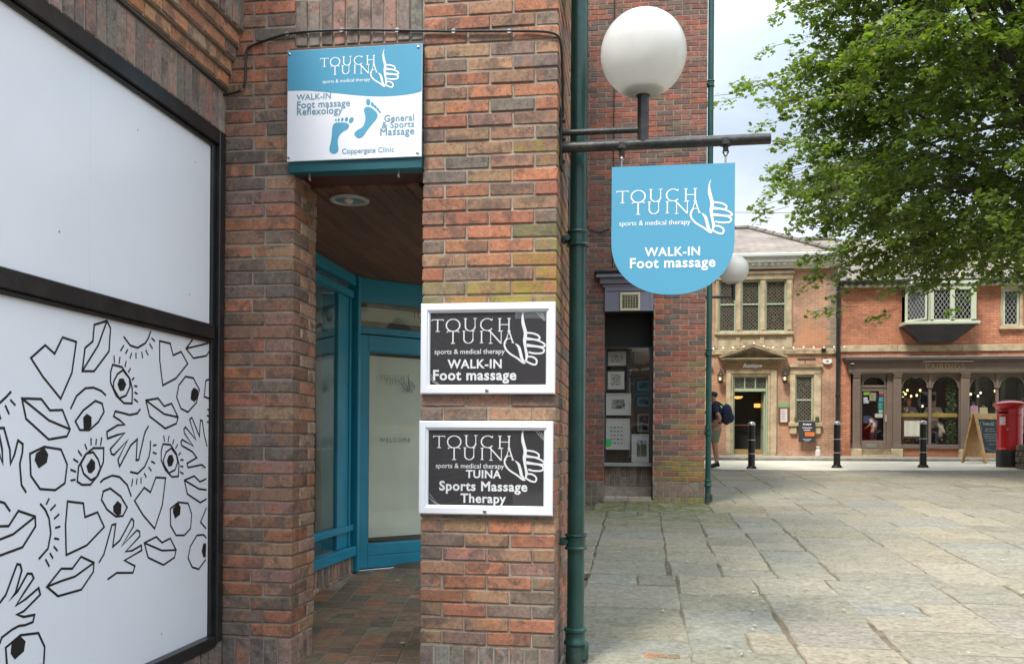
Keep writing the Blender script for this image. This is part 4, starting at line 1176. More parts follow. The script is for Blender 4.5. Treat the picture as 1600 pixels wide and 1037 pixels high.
for s, a, b_, z in (('WALK-IN', -1.861, -1.667, 3.3465), ('Foot massage', -1.858, -1.559, 3.302), ('Reflexology', -1.858, -1.602, 3.265), ('General', -1.369, -1.204, 3.2085), ('& Sports', -1.382, -1.204, 3.174), ('Massage', -1.390, -1.203, 3.1355)):
    text_on(WF, s, a, b_, z, M_TXT_BLUE, wsg, .012, space=1.04)
text_on(WF, 'Coppergate Clinic', -1.602, -1.313, 3.0455, M_TXT_BLUE, wsg, .007)
F1 = [(-1645, 3212), (-1617, 3215), (-1583, 3212), (-1565, 3202), (-1569, 3182), (-1596, 3166), (-1620, 3144), (-1627, 3111), (-1622, 3071), (-1630, 3054), (-1647, 3048), (-1668, 3056), (-1673, 3079), (-1665, 3113), (-1660, 3152), (-1657, 3192)]
F2 = [(-1466, 3292), (-1446, 3289), (-1418, 3268), (-1406, 3248), (-1411, 3228), (-1438, 3196), (-1465, 3164), (-1486, 3135), (-1510, 3126), (-1528, 3137), (-1533, 3154), (-1517, 3170), (-1490, 3185), (-1476, 3211), (-1473, 3237), (-1481, 3271), (-1479, 3284)]
for F, T in ((F1, [(-1552, 3225, 11.5, 17, -.5), (-1579, 3231, 8.5, 12, -.3), (-1602, 3231, 7, 10, -.3), (-1622, 3230, 5.5, 8.5, -.2), (-1638, 3229, 4.5, 6.5, 0)]), (F2, [(-1458, 3318, 12, 17.5, .1), (-1434, 3304, 8, 13, .5), (-1418, 3290, 6.5, 11, .6), (-1404, 3276, 6, 9, .6), (-1394, 3263, 5, 7.5, .6)])):
    pr = Print2D(WF, .0012)
    pr.poly([(p.x, p.y) for p in curve_pts([(a * .001, b_ * .001) for a, b_ in F], 4, True)])
    for t in T: pr.ell(t[0] * .001, t[1] * .001, t[2] * .001, t[3] * .001, t[4])
    pr.build('footprint', M_BLUE_INK, wsg)
for xx in (-1.903, -1.184):
    for zz in (3.035, 3.598):
        b = MB(); b.lathe([(.0075, .001), (.0075, -.003), (.004, -.0045), (.0001, -.0045)], (xx, 4.6548, zz), 12, axis='y'); b.build('screw', M_STEEL, wsg, True)

def framed_sign(x0, x1, z0, z1, label):
    t = empty('framed_sign', ((x0 + x1) / 2, 4.69, z0), label, 'sign', 'white framed massage posters on the brick pier')
    y1 = 4.699
    fw = .049
    prof = [(0, 0), (0, .030), (.006, .034), (.034, .034), (.038, .026), (.044, .026), (fw, .018), (fw, 0)]     # (in from edge, out from wall)
    b = MB()
    cs = [(x0, z0, 1, 1), (x1, z0, -1, 1), (x1, z1, -1, -1), (x0, z1, 1, -1)]
    for i in range(4):
        A, B = cs[i], cs[(i + 1) % 4]
        vs = []
        for C_ in (A, B):
            for (i_, o_) in prof: vs.append((C_[0] + C_[2] * i_, y1 - o_, C_[1] + C_[3] * i_))
        n = len(prof)
        bb = MB(); bb.add(vs, [(k, n + k, n + k + 1, k + 1) for k in range(n - 1)])
        bb.build('frame_rail', M_UPVC, t)
    b = MB(); b.bbox(x0 + fw - .004, x1 - fw + .004, y1 - .014, y1 - .004, z0 + fw - .004, z1 - fw + .004, .001); b.build('poster', M_CHARC, t)
    b = MB(); b.bbox(x0 + fw - .003, x1 - fw + .003, y1 - .0175, y1 - .0165, z0 + fw - .003, z1 - fw + .003, .0003); b.build('cover_sheet', M_GLASS, t)
    b = MB(); b.lathe([(.0095, .002), (.0095, -.006), (.007, -.008), (.0001, -.008)], ((x0 + x1) / 2, y1 - .0335, z0 + .020), 16, axis='y'); b.build('lock', M_STEEL, t, True)
    return t
s1 = framed_sign(-1.163, -.4425, 1.752, 2.233, 'white framed black poster reading WALK-IN Foot massage, upper one on the brick pier')
PF = FRONT(4.6852)
logo_on(PF, -1.107, 2.148, 1.005, M_WHITE_INK, s1, 1.12)
text_on(PF, 'sports & medical therapy', -1.091, -.711, 1.966, M_WHITE_INK, s1, .008)
text_on(PF, 'WALK-IN', -1.019, -.727, 1.890, M_WHITE_INK, s1, .027, space=1.08)
text_on(PF, 'Foot massage', -1.098, -.649, 1.8275, M_WHITE_INK, s1, .027, space=1.08)
s2_ = framed_sign(-1.168, -.4505, 1.113, 1.609, 'white framed black poster reading TUINA Sports Massage Therapy, lower one on the brick pier')
logo_on(PF, -1.094, 1.527, .985, M_WHITE_INK, s2_, 1.12)
text_on(PF, 'sports & medical therapy', -1.080, -.711, 1.359, M_WHITE_INK, s2_, .008)
text_on(PF, 'TUINA', -.916, -.727, 1.308, M_WHITE_INK, s2_, .027, space=1.08)
text_on(PF, 'Sports Massage', -1.060, -.586, 1.240, M_WHITE_INK, s2_, .027, space=1.08)
text_on(PF, 'Therapy', -.944, -.700, 1.177, M_WHITE_INK, s2_, .027, space=1.08)
for t, z0, z1 in ((s1, 1.80, 2.185), (s2_, 1.162, 1.56)):
    pr = Print2D(FRONT(4.6812), .0004)  # white lines paint the glints on the creased plastic sheet
    for (x, z, dx, dz) in ((-.545, z1, .045, -.05), (-.53, z1, .03, -.045), (-.515, z1 - .005, .02, -.04), (-1.114, z0 + .06, .05, -.06), (-1.114, z0 + .04, .04, -.04), (-1.10, z0 + .02, .045, -.02)):
        pr.line([(x, z), (x + dx * .5, z + dz * .55), (x + dx, z + dz)], .0010)
    pr.build('crease_glint', M_WHITE_INK, t)

# small blue plate on the return of the pier
b = MB(); b.bbox(-.438, -.428, 5.46, 5.66, 2.80, 3.22, .002)
side = tag(b.build('side_plate', mat('pale_blue_plate', (.30, .48, .66), .3, .03, 2, 0)), 'pale blue plate seen edge-on on the pier side behind the green downpipe', 'sign')

# ================================================================== LAMP BRACKET WITH GLOBE, HANGING SIGN
lamp = empty('globe_lamp', (-.43, 4.85, 3.1), 'large white globe lamp on a black bracket arm fixed to the brick pier', 'lamp')
b = MB(); b.tube([(-.43, 4.85, 3.096), (.10, 4.85, 3.0985), (.668, 4.85, 3.101)], .0285, 16); arm = b.build('bracket_arm', M_BARIRON, lamp, True)
b = MB(); b.tube([(-.43, 4.85, 3.176), (-.01, 4.85, 3.176)], .0165, 12); b.build('stay_arm', M_BARIRON, lamp, True)
b = MB(); b.bbox(-.438, -.428, 4.80, 4.90, 2.98, 3.30, .003); b.build('wall_plate', M_BARIRON, lamp)
b = MB()
for zz in (3.02, 3.14, 3.24): b.tube([(-.432, 4.85, zz), (-.412, 4.85, zz)], .010, 6)
b.build('plate_bolt', M_BARIRON, lamp)
b = MB(); b.tube([(.004, 4.85, 3.11), (.004, 4.85, 3.40)], .030, 16); b.build('post', M_IRON, lamp, True)
b = MB(); b.lathe([(.03, -.03), (.045, -.012), (.098, .012), (.104, .022), (.098, .028), (.02, .02)], (.004, 4.85, 3.378), 32); b.build('gallery_cup', M_IRON, lamp, True)
m_, N, L = new_mat('opal_globe')
o = N('ShaderNodeOutputMaterial'); pb = N('ShaderNodeBsdfPrincipled'); tr = N('ShaderNodeBsdfTranslucent'); mx = N('ShaderNodeMixShader')
pb.inputs['Base Color'].default_value = (.8, .79, .76, 1); pb.inputs['Roughness'].default_value = .15; pb.inputs['Specular IOR Level'].default_value = .4
tr.inputs[0].default_value = (.88, .86, .81, 1); mx.inputs[0].default_value = .42
gg = N('ShaderNodeNewGeometry'); nn = N('ShaderNodeTexNoise'); nn.inputs['Scale'].default_value = 9; nn.inputs['Detail'].default_value = 6; L(gg.outputs['Position'], nn.inputs['Vector'])
rp = N('ShaderNodeMapRange'); rp.inputs[1].default_value = .35; rp.inputs[2].default_value = .75; rp.inputs[3].default_value = 1.0; rp.inputs[4].default_value = .86
L(nn.outputs['Fac'], rp.inputs[0])
mm = N('ShaderNodeMix'); mm.data_type = 'RGBA'; mm.blend_type = 'MULTIPLY'; mm.inputs[0].default_value = 1; mm.inputs[6].default_value = (.82, .81, .78, 1); L(rp.outputs[0], mm.inputs[7]); L(mm.outputs[2], pb.inputs['Base Color'])
L(pb.outputs[0], mx.inputs[1]); L(tr.outputs[0], mx.inputs[2]); L(mx.outputs[0], o.inputs[0])
M_OPAL = m_
b = MB(); b.sphere((.004, 4.85, 3.583), .2285, 24); b.build('globe', M_OPAL, lamp, True)

hs = empty('hanging_sign', (.163, 4.85, 2.29), 'blue round-bottomed hanging sign with white hand emblem under the lamp bracket', 'sign')
sx0, sx1, szt = -.160, .4865, 2.979
hw = (sx1 - sx0) / 2; cx_ = (sx0 + sx1) / 2
pts = [(sx0, szt), (sx0, 2.575)]
zb = 2.289
for i in range(1, 40):
    a = math.pi + math.pi * i / 40
    e = 2 / 2.15
    ca_, sa_ = math.cos(a), math.sin(a)
    pts.append((cx_ + hw * math.copysign(abs(ca_) ** e, ca_), 2.575 + (2.575 - zb) * math.copysign(abs(sa_) ** e, sa_)))
pts += [(sx1, 2.575), (sx1, szt)]
b = MB(); b.prism(pts, FRONT(4.850), -.006, .006); b.build('sign_board', M_BLUE, hs)
HF = FRONT(4.844)
logo_on(HF, -.134, 2.846, 1.0, M_WHITE_INK, hs, 1.12)
text_on(HF, 'sports & medical therapy', -.119, .257, 2.662, M_WHITE_INK, hs, .008)
text_on(HF, 'WALK-IN', .018, .308, 2.496, M_WHITE_INK, hs, .022, space=1.08)
text_on(HF, 'Foot massage', -.060, .388, 2.434, M_WHITE_INK, hs, .022, space=1.08)
for xx in (-.108, .438):
    b = MB()
    b.tube([(xx, 4.85, 3.075), (xx, 4.85, 3.045)], .014, 8); b.lathe([(.032, -.016), (.032, .016)], (xx, 4.85, 3.09), 14)
    ring = [(xx + .013 * math.cos(t), 4.85, 3.040 + .013 * math.sin(t)) for t in np.linspace(0, 2 * math.pi, 14)]
    b.tube(ring, .0045, 6, False)
    b.build('swivel', M_BARIRON, hs, True)
    b = MB(); b.tube([(xx, 4.85, 3.032), (xx, 4.85, 2.972)], .005, 6); b.build('hanger_wire', M_STEEL, hs, True)
    b = MB(); b.sphere((xx, 4.85, 3.024), .011, 6); b.build('shackle', M_STEEL, hs, True)

# ================================================================== DOWNPIPES
def downpipe(name, X, Y, r, zg, zt, collars, straps, label, wall_dx, m=M_PIPE):
    t = empty(name, (X, Y, zg), label, 'downpipe', 'green cast iron downpipes')
    b = MB(); b.tube([(X, Y, zg + .02), (X, Y, zt)], r, 24); b.build('pipe', m, t, True)
    for z in collars:
        b = MB(); b.lathe([(r, -.05), (r * 1.16, -.045), (r * 1.34, -.036), (r * 1.34, -.022), (r * 1.17, -.012), (r * 1.17, .028), (r * 1.36, .036), (r * 1.36, .048), (r * 1.1, .054), (r, .056)], (X, Y, z), 28)
        b.build('socket_collar', m, t, True)
    for z in straps:
        b = MB(); b.lathe([(r, -.045), (r * 1.30, -.043), (r * 1.34, -.034), (r * 1.13, -.026), (r * 1.13, .026), (r * 1.34, .034), (r * 1.30, .043), (r, .045)], (X, Y, z), 28)
        b.bbox(X + min(0, wall_dx), X + max(0, wall_dx), Y - .012, Y + .030, z - .022, z + .022, .006)
        b.tube([(X + wall_dx * .62, Y - .045, z), (X + wall_dx * .62, Y + .02, z)], .016, 8)
        b.build('strap', m, t, True)
    b = MB(); b.lathe([(r * 1.12, 0), (r * 1.12, .10), (r * 1.02, .13), (r, .14)], (X, Y, zg), 24)
    b.bbox(X + r * .6, X + r * 1.55, Y - .03, Y + .03, zg + .02, zg + .125, .012)
    b.build('shoe', mat('worn_shoe', (.018, .045, .038), .55, .4, 9, .5, 40, dirt=(.09, .085, .05), dscale=8, damt=.7), t, True)
    return t
downpipe('downpipe', -.350, 5.0, .0475, .265, 6.0, [.415], [2.633, .948], 'thick dark green downpipe beside the brick pier with the posters', -.09)

# cable clipped across the brickwork
cb = [(-2.32, 4.692, 3.409), (-2.26, 4.688, 3.413), (-2.203, 4.688, 3.429), (-2.176, 4.688, 3.465), (-2.170, 4.688, 3.55), (-2.167, 4.688, 3.629), (-2.155, 4.688, 3.66), (-2.10, 4.688, 3.683), (-1.927, 4.686, 3.724), (-1.75, 4.686, 3.731), (-1.527, 4.686, 3.724), (-1.2, 4.686, 3.700), (-1.031, 4.686, 3.688), (-.75, 4.686, 3.672), (-.549, 4.686, 3.660), (-.455, 4.686, 3.640), (-.428, 4.70, 3.60), (-.424, 4.76, 3.50), (-.424, 4.80, 3.36), (-.424, 4.82, 3.25)]
cable = empty('wall_cable', (-2.2, 4.69, 3.41), 'thin black cable clipped across the brickwork above the doorway board', 'cable')
b = MB(); b.tube(curve_pts(cb, 5), .0068, 8); b.build('cable', M_BLACKP, cable, True)
for xx, zz in ((-2.19, 3.437), (-1.93, 3.724), (-1.62, 3.728), (-1.31, 3.709), (-1.0, 3.686), (-.70, 3.669)):
    b = MB(); b.lathe([(.0125, -.004), (.0125, .004)], (xx, 4.686, zz), 10, axis='y'); b.build('cable_clip', M_STEEL, cable, True)

# ================================================================== THE SECOND BRICK BUILDING (print shop)
HIDE = [(955, 1149, 262, 452), (940, 1072, 16, 150)]
Y2 = 12.9
shop = empty('brick_shop_building', (-.1, Y2, .64), 'tall brown brick building with a narrow shop window under a grey fascia', 'building')
B2 = []
X2L, X2R = -1.34, .905
OX0, OX1, OZ1 = -.516, .178, 3.905
for k in range(104):
    z0 = .955 + k * .0742; z1 = z0 + .0642
    x = X2R
    first = True
    while x > X2L:
        if first: l_ = .112 if k % 2 else .227
        else: l_ = .227
        a, b_ = x - l_, x
        segs = [(a, b_)]
        if z0 < OZ1 and b_ > OX0 and a < OX1:
            segs = []
            if a < OX0 - .03: segs.append((a, OX0 - .002))
            if b_ > OX1 + .03: segs.append((OX1 + .002, b_))
        for (s0, s1) in segs:
            ms = 0
            if s0 > .35 and z0 < 3.0: ms = random.choice([0, .15, .35, .6]) * min(1, (s1 - .2) / .7) * (1.0 if z0 < 2.6 else .5)
            if z0 < 1.3 and s0 > .2: ms = max(ms, random.choice([0, .3, .8]))
            B2.append(dict(e=(s0, s1, Y2 + random.uniform(-.002, .002), Y2 + (.10 if not first else (.227 if k % 2 else .11)), z0, z1), t=pick(PAL_B2, ms), b=.004, j=.001))
        x -= l_ + .010
        first = False
for (xa, xb) in ((X2L, OX0), (OX1, X2R)):
    n = int((xb - xa) / .078); p = (xb - xa) / n
    for i in range(n):
        B2.append(dict(e=(xa + i * p + .004, xa + (i + 1) * p - .004, Y2, Y2 + .1, .735, .945), t=pick(PAL_GREY, .1), b=.004))
        B2.append(dict(e=(xa + i * p + .004, xa + (i + 1) * p - .004, Y2, Y2 + .1, .50, .727), t=pick(PAL_GREY, .75 if xa > 0 else .3), b=.006))
n = 9; p = (OX1 - OX0) / n
for r_i, (za, zb_) in enumerate(((.865, 1.0), (1.008, 1.15))):
    for i in range(n):
        B2.append(dict(e=(OX0 + i * p + .004, OX0 + (i + 1) * p - .004, Y2 + .30, Y2 + .38, za, zb_), t=pick(PAL_GREY), b=.004))
lay(B2, shop, M_BRICK)
mo2 = MB()
mo2.box(X2L, OX0 - .004, Y2 + .006, Y2 + .36, .4, 8.8); mo2.box(OX1 + .004, X2R - .006, Y2 + .006, Y2 + .36, .4, 8.8); mo2.box(OX0 - .004, OX1 + .004, Y2 + .006, Y2 + .36, OZ1, 8.8)
mo2.box(OX0, OX1, Y2 + .306, Y2 + .36, .6, 1.155)
mo2.build('mortar', M_MORTAR, shop)
up = MB(); up.box(-9, X2R - .008, Y2 + .01, 24.5, 8.75, 8.95); up.box(-9, X2L, Y2 + .01, Y2 + .3, .3, 8.75); up.box(X2R - .3, X2R - .008, Y2 + .37, 24.5, .4, 8.75); up.box(-9, X2R, 24.4, 24.6, .4, 8.75)
up.build('upper_wall', M_UPPER, shop)
M_LILAC = mat('lilac_grey_paint', (.185, .185, .235), .45, .08, 3, .08, 40, dirt=(.12, .12, .14), dscale=3, damt=.4)
pn = MB(); pn.bbox(OX0 + .002, OX1 - .002, Y2 - .03, Y2 + .06, 3.372, 3.712, .004); pn.bbox(OX0 + .002, OX1 - .002, Y2 - .045, Y2 - .028, 3.66, 3.712, .004)
for q in ((OX0 + .002, OX0 + .05, 3.372, 3.66), (OX1 - .05, OX1 - .002, 3.372, 3.66), (OX0 + .05, OX1 - .05, 3.372, 3.41)): pn.bbox(q[0], q[1], Y2 - .038, Y2 - .028, q[2], q[3], .003)
fas = pn.build('fascia_panel', M_LILAC, shop)
cn = MB()
for (z0, z1, d, e) in ((3.712, 3.76, .05, .03), (3.76, 3.84, .09, .07), (3.84, 3.885, .15, .12), (3.885, 3.905, .13, .11)): cn.bbox(OX0 - e, OX1 + e, Y2 - d, Y2 + .05, z0, z1, .006)
cn.build('cornice', M_LILAC, shop)
cp = MB(); cp.bbox(OX0 - .14, OX1 + .14, Y2 - .17, Y2 + .02, 3.905, 3.935, .004); cp.build('lead_capping', M_BLACKP, shop)
vt = MB()
for q in ((-.297, -.012, 3.600, 3.634), (-.297, -.012, 3.376, 3.408), (-.297, -.266, 3.408, 3.600), (-.043, -.012, 3.408, 3.600)): vt.bbox(q[0], q[1], Y2 - .055, Y2 - .030, q[2], q[3], .004)
M_CREAMP = mat('cream_plastic', (.55, .51, .36), .4, .06, 5, 0)
vent = vt.build('extractor_grille', M_CREAMP, shop)
vt = MB(); vt.box(-.266, -.043, Y2 - .034, Y2 - .031, 3.408, 3.600); vt.build('grille_back', mat('olive_dark', (.10, .095, .055), .6, .1, 5, 0), vent)
for i in range(9):
    vt = MB(); vt.bbox(-.266, -.043, Y2 - .050, Y2 - .036, 3.412 + i * .021, 3.420 + i * .021, .002); vt.build('louvre', mat('olive_plastic', (.26, .24, .13), .5, .1, 5, 0) if i == 0 else bpy.data.materials['olive_plastic'], vent)
for i in range(5):
    vt = MB(); vt.bbox(-.228 + i * .037, -.222 + i * .037, Y2 - .053, Y2 - .047, 3.408, 3.600, .001); vt.build('grille_bar', M_CREAMP, vent)
# window recess
M_DKPAINT = mat('dark_grey_paint', (.05, .05, .055), .4, .1, 4, .05)
dk = MB(); dk.box(OX0, OX1, Y2 + .28, Y2 + .34, 2.90, 3.372); dk.box(OX0, OX1, Y2 + .02, Y2 + .34, 3.36, 3.373)
dk.build('shutter_housing', M_DARK, shop)
sl = MB(); sl.bbox(OX0, OX1, Y2 + .20, Y2 + .40, 1.155, 1.205, .004)
sl.build('window_sill', mat('grey_sill_paint', (.26, .27, .28), .4, .1, 4, 0), shop)
wf = MB(); wf.bbox(OX0, OX0 + .022, Y2 + .29, Y2 + .33, 1.205, 2.90, .003); wf.bbox(OX1 - .05, OX1, Y2 + .29, Y2 + .35, 1.205, 2.90, .003); wf.bbox(OX0, OX1, Y2 + .29, Y2 + .33, 2.885, 2.92, .003)
wfo = wf.build('window_frame', M_DKPAINT, shop)
gp = MB(); gp.box(OX0 + .02, OX1 - .05, Y2 + .308, Y2 + .312, 1.205, 2.89); gp.build('shop_pane', M_GLASS, wfo)
dr_ = MB(); dr_.bbox(OX1 - .012, OX1 - .004, Y2 + .02, Y2 + .30, .60, 3.36, .002); dr_.build('dark_jamb', M_DARK, shop)
fl_ = MB()
M_PALET = mat('pale_glazed_tile', (.40, .36, .30), .35, .1, 3, 0)
for i in range(4):
    fl_ = MB(); fl_.bbox(OX0 + .003 + i * .173, OX0 + .170 + i * .173, Y2 + .03, Y2 + .30, .66, .72 + .004 * (i % 2), .004); fl_.build('sill_tile', M_PALET, shop)
st_ = MB(); st_.bbox(OX0 - .01, OX1 + .01, Y2 - .10, Y2 + .03, .52, .695, .02); st_.build('door_step', M_STONE_D, shop)
# shop interior
rm = MB()
rm.box(OX0 - .3, OX1 + .6, 15.0, 15.05, .9, 3.2); rm.box(OX0 - .32, OX0 - .3, Y2 + .4, 15.0, .9, 3.2); rm.box(OX1 + .58, OX1 + .6, Y2 + .4, 15.0, .9, 3.2)
rm.build('shop_room', M_CREAM, shop)
rm = MB(); rm.box(OX0 - .3, OX1 + .6, Y2 + .4, 15.0, 1.10, 1.15); rm.build('display_shelf', M_CREAM, shop)
dv = MB(); dv.bbox(-.130, -.095, Y2 + .60, Y2 + .66, 1.2, 2.86, .003); dv.bbox(OX0, -.13, Y2 + .62, Y2 + .65, 1.2, 2.9, .002); dv.build('display_screen', mat('dark_brown_wood', (.06, .04, .025), .5, .2, 5, .1), shop)

def mat_print(name, paper, ink, scale, thr, seed):
    """a printed picture: soft masses of ink on paper"""
    m_, N, L = new_mat(name)
    o = N('ShaderNodeOutputMaterial'); b = N('ShaderNodeBsdfPrincipled'); L(b.outputs[0], o.inputs[0])
    g_ = N('ShaderNodeNewGeometry'); n = N('ShaderNodeTexNoise'); n.noise_dimensions = '4D'; n.inputs['Scale'].default_value = scale; n.inputs['Detail'].default_value = 5; n.inputs['W'].default_value = seed
    L(g_.outputs['Position'], n.inputs['Vector'])
    r = N('ShaderNodeMapRange'); r.inputs[1].default_value = thr; r.inputs[2].default_value = thr + .14; L(n.outputs['Fac'], r.inputs[0])
    x = N('ShaderNodeMix'); x.data_type = 'RGBA'; x.inputs[6].default_value = (*paper, 1); x.inputs[7].default_value = (*ink, 1); L(r.outputs[0], x.inputs[0]); L(x.outputs[2], b.inputs['Base Color'])
    b.inputs['Roughness'].default_value = .6
    return m_
M_FRAMEBLK = mat('black_moulding', (.015, .013, .012), .35, .2, 8, 0)
M_MOUNT = mat('white_mount', (.62, .60, .54), .7, .03, 5, 0)
M_FRAMEWHT = mat('white_moulding', (.62, .60, .55), .4, .05, 5, 0)
M_SKETCH = mat_print('pencil_view', (.50, .47, .40), (.10, .10, .10), 34, .50, 1.3)
M_DARKPIC = mat_print('dark_view', (.22, .22, .21), (.02, .02, .022), 24, .42, 4.1)
def picture(x0, x1, z0, z1, y, fw, mw, fm, pm, label, group='framed pictures in the shop window'):
    t = empty('framed_picture', ((x0 + x1) / 2, y, z0), label, 'picture', group)
    b = MB()
    for q in ((x0, x1, z1 - fw, z1), (x0, x1, z0, z0 + fw), (x0, x0 + fw, z0 + fw, z1 - fw), (x1 - fw, x1, z0 + fw, z1 - fw)): b.bbox(q[0], q[1], y - .012, y + .012, q[2], q[3], .003)
    b.build('picture_frame', fm, t)
    b = MB(); b.box(x0 + fw, x1 - fw, y - .002, y + .01, z0 + fw, z1 - fw); b.build('mount', M_MOUNT, t)
    b = MB(); b.box(x0 + fw + mw, x1 - fw - mw, y - .005, y - .001, z0 + fw + mw * 1.1, z1 - fw - mw); b.build('print', pm, t)
    return t
ya = Y2 + .52
picture(-.510, -.185, 2.615, 2.882, ya, .028, .045, M_FRAMEBLK, M_SKETCH, 'black framed pencil view hung topmost at left in the shop window')
picture(-.512, -.205, 2.262, 2.590, ya, .030, .05, M_FRAMEBLK, M_SKETCH, 'black framed print with arched mount, second from top at left in the shop window')
picture(-.515, -.135, 1.905, 2.232, ya, .022, .07, M_FRAMEWHT, mat_print('roof_view', (.42, .41, .38), (.03, .03, .035), 16, .48, 7.7), 'white framed print of a grey bridge, third from top at left in the shop window')
p4 = picture(-.512, -.150, 1.395, 1.858, ya, .016, .062, M_FRAMEWHT, mat('sheet_paper', (.58, .57, .52), .7, .03, 5, 0), 'white framed sheet of small dark figures, lowest at left in the shop window')
for r_i in range(5):
    pr = Print2D(FRONT(ya - .006), .0006)
    for c_i in range(4):
        cxp, czp = -.425 + c_i * .050, 1.725 - r_i * .058
        pr.ell(cxp, czp, random.uniform(.010, .016), random.uniform(.006, .011), random.uniform(-.6, .6), 9)
        pr.line([(cxp + .010, czp), (cxp + .020, czp + random.uniform(-.012, .014))], .005)
    pr.build('little_figures', M_INK, p4)
yb = Y2 + 1.15
picture(-.075, .175, 2.285, 2.485, yb, .024, .03, M_FRAMEBLK, M_DARKPIC, 'small black framed view, topmost of the three on the right wall of the shop window')
picture(-.072, .178, 2.040, 2.232, yb, .024, .03, M_FRAMEBLK, mat_print('dark_view_two', (.22, .22, .21), (.02, .02, .022), 22, .42, 9.4), 'small black framed view, middle of the three on the right wall of the shop window')
picture(-.070, .180, 1.640, 1.978, yb, .024, .035, M_FRAMEBLK, mat_print('dark_view_three', (.20, .20, .19), (.02, .02, .022), 20, .40, 2.4), 'tall black framed view, lowest of the three on the right wall of the shop window')
m_, N, L = new_mat('painted_view')
o = N('ShaderNodeOutputMaterial'); pb = N('ShaderNodeBsdfPrincipled'); L(pb.outputs[0], o.inputs[0])
gq = N('ShaderNodeNewGeometry'); sx_ = N('ShaderNodeSeparateXYZ'); L(gq.outputs['Position'], sx_.inputs[0])
nz = N('ShaderNodeTexNoise'); nz.inputs['Scale'].default_value = 18; L(gq.outputs['Position'], nz.inputs['Vector'])
ad_ = N('ShaderNodeMath'); ad_.operation = 'MULTIPLY_ADD'; ad_.inputs[1].default_value = .25; L(nz.outputs['Fac'], ad_.inputs[0]); L(sx_.outputs['Z'], ad_.inputs[2])
cr = N('ShaderNodeValToRGB'); mr_ = N('ShaderNodeMapRange'); mr_.inputs[1].default_value = 1.36; mr_.inputs[2].default_value = 1.72; L(ad_.outputs[0], mr_.inputs[0]); L(mr_.outputs[0], cr.inputs[0])
e_ = cr.color_ramp.elements; e_[0].color = (.10, .16, .18, 1); e_[1].color = (.30, .42, .60, 1)
for pos, c_ in ((.3, (.16, .13, .09, 1)), (.55, (.07, .11, .04, 1)), (.68, (.10, .13, .07, 1)), (.76, (.34, .45, .60, 1))):
    q_ = e_.new(pos); q_.color = c_
L(cr.outputs[0], pb.inputs['Base Color']); pb.inputs['Roughness'].default_value = .5
picture(-.122, .172, 1.212, 1.628, Y2 + .43, .014, .062, M_FRAMEWHT, m_, 'white framed colour painting of a riverside at lower right in the shop window')
b = MB(); b.lathe([(.0001, -.003), (.058, -.003), (.058, .0)], (-.466, Y2 + .306, 1.492), 24, axis='y')
tag(b.build('round_sticker', mat('green_sticker', (.03, .40, .09), .4, .05, 5, 0)), 'round green sticker low on the shop window glass', 'sticker')
b = MB(); b.tube([(-.404, Y2 - .012, 4.0), (-.404, Y2 - .012, 8.6)], .007, 6)
tag(b.build('wall_wire', M_BLACKP), 'thin dark wire running straight down the tall brown brick wall', 'cable')
cbx = empty('loose_cable', (-.83, Y2 - .02, 4.6), 'loose black cable loop with junction box on the brown brick wall', 'cable')
b = MB(); b.tube(curve_pts([(-.90, Y2 - .015, 5.3), (-.88, Y2 - .02, 5.0), (-.83, Y2 - .02, 4.78), (-.78, Y2 - .025, 4.6), (-.62, Y2 - .025, 4.50), (-.45, Y2 - .015, 4.56)], 6), .008, 6); b.build('cable', M_BLACKP, cbx, True)
b = MB(); b.bbox(-.86, -.76, Y2 - .06, Y2 - .004, 4.72, 4.80, .006); b.build('junction_box', M_BLACKP, cbx)
downpipe('downpipe', .955, Y2 + .02, .040, .66, 9.0, [.93], [6.57, 2.78, 1.665], 'slim green downpipe on the right edge of the tall brown building', -.07)

lamp2 = empty('globe_lamp', (.93, 14, 3.73), 'smaller looking white globe lamp half hidden behind the blue hanging sign', 'lamp')
b = MB(); b.tube([(.90, 14, 3.733), (1.395, 14, 3.735)], .022, 10); b.build('bracket_arm', M_IRON, lamp2, True)
b = MB(); b.tube([(1.395, 14, 3.68), (1.395, 14, 3.94)], .028, 12); b.build('post', M_IRON, lamp2, True)
b = MB(); b.lathe([(.03, -.03), (.045, -.012), (.098, .012), (.104, .022), (.098, .028), (.02, .02)], (1.395, 14, 3.938), 24); b.build('gallery_cup', M_IRON, lamp2, True)
b = MB(); b.sphere((1.392, 14, 4.146), .2285, 20); b.build('globe', M_OPAL, lamp2, True)
b = MB(); b.bbox(.895, .905, 13.95, 14.05, 3.62, 3.85, .003); b.build('wall_plate', M_IRON, lamp2)

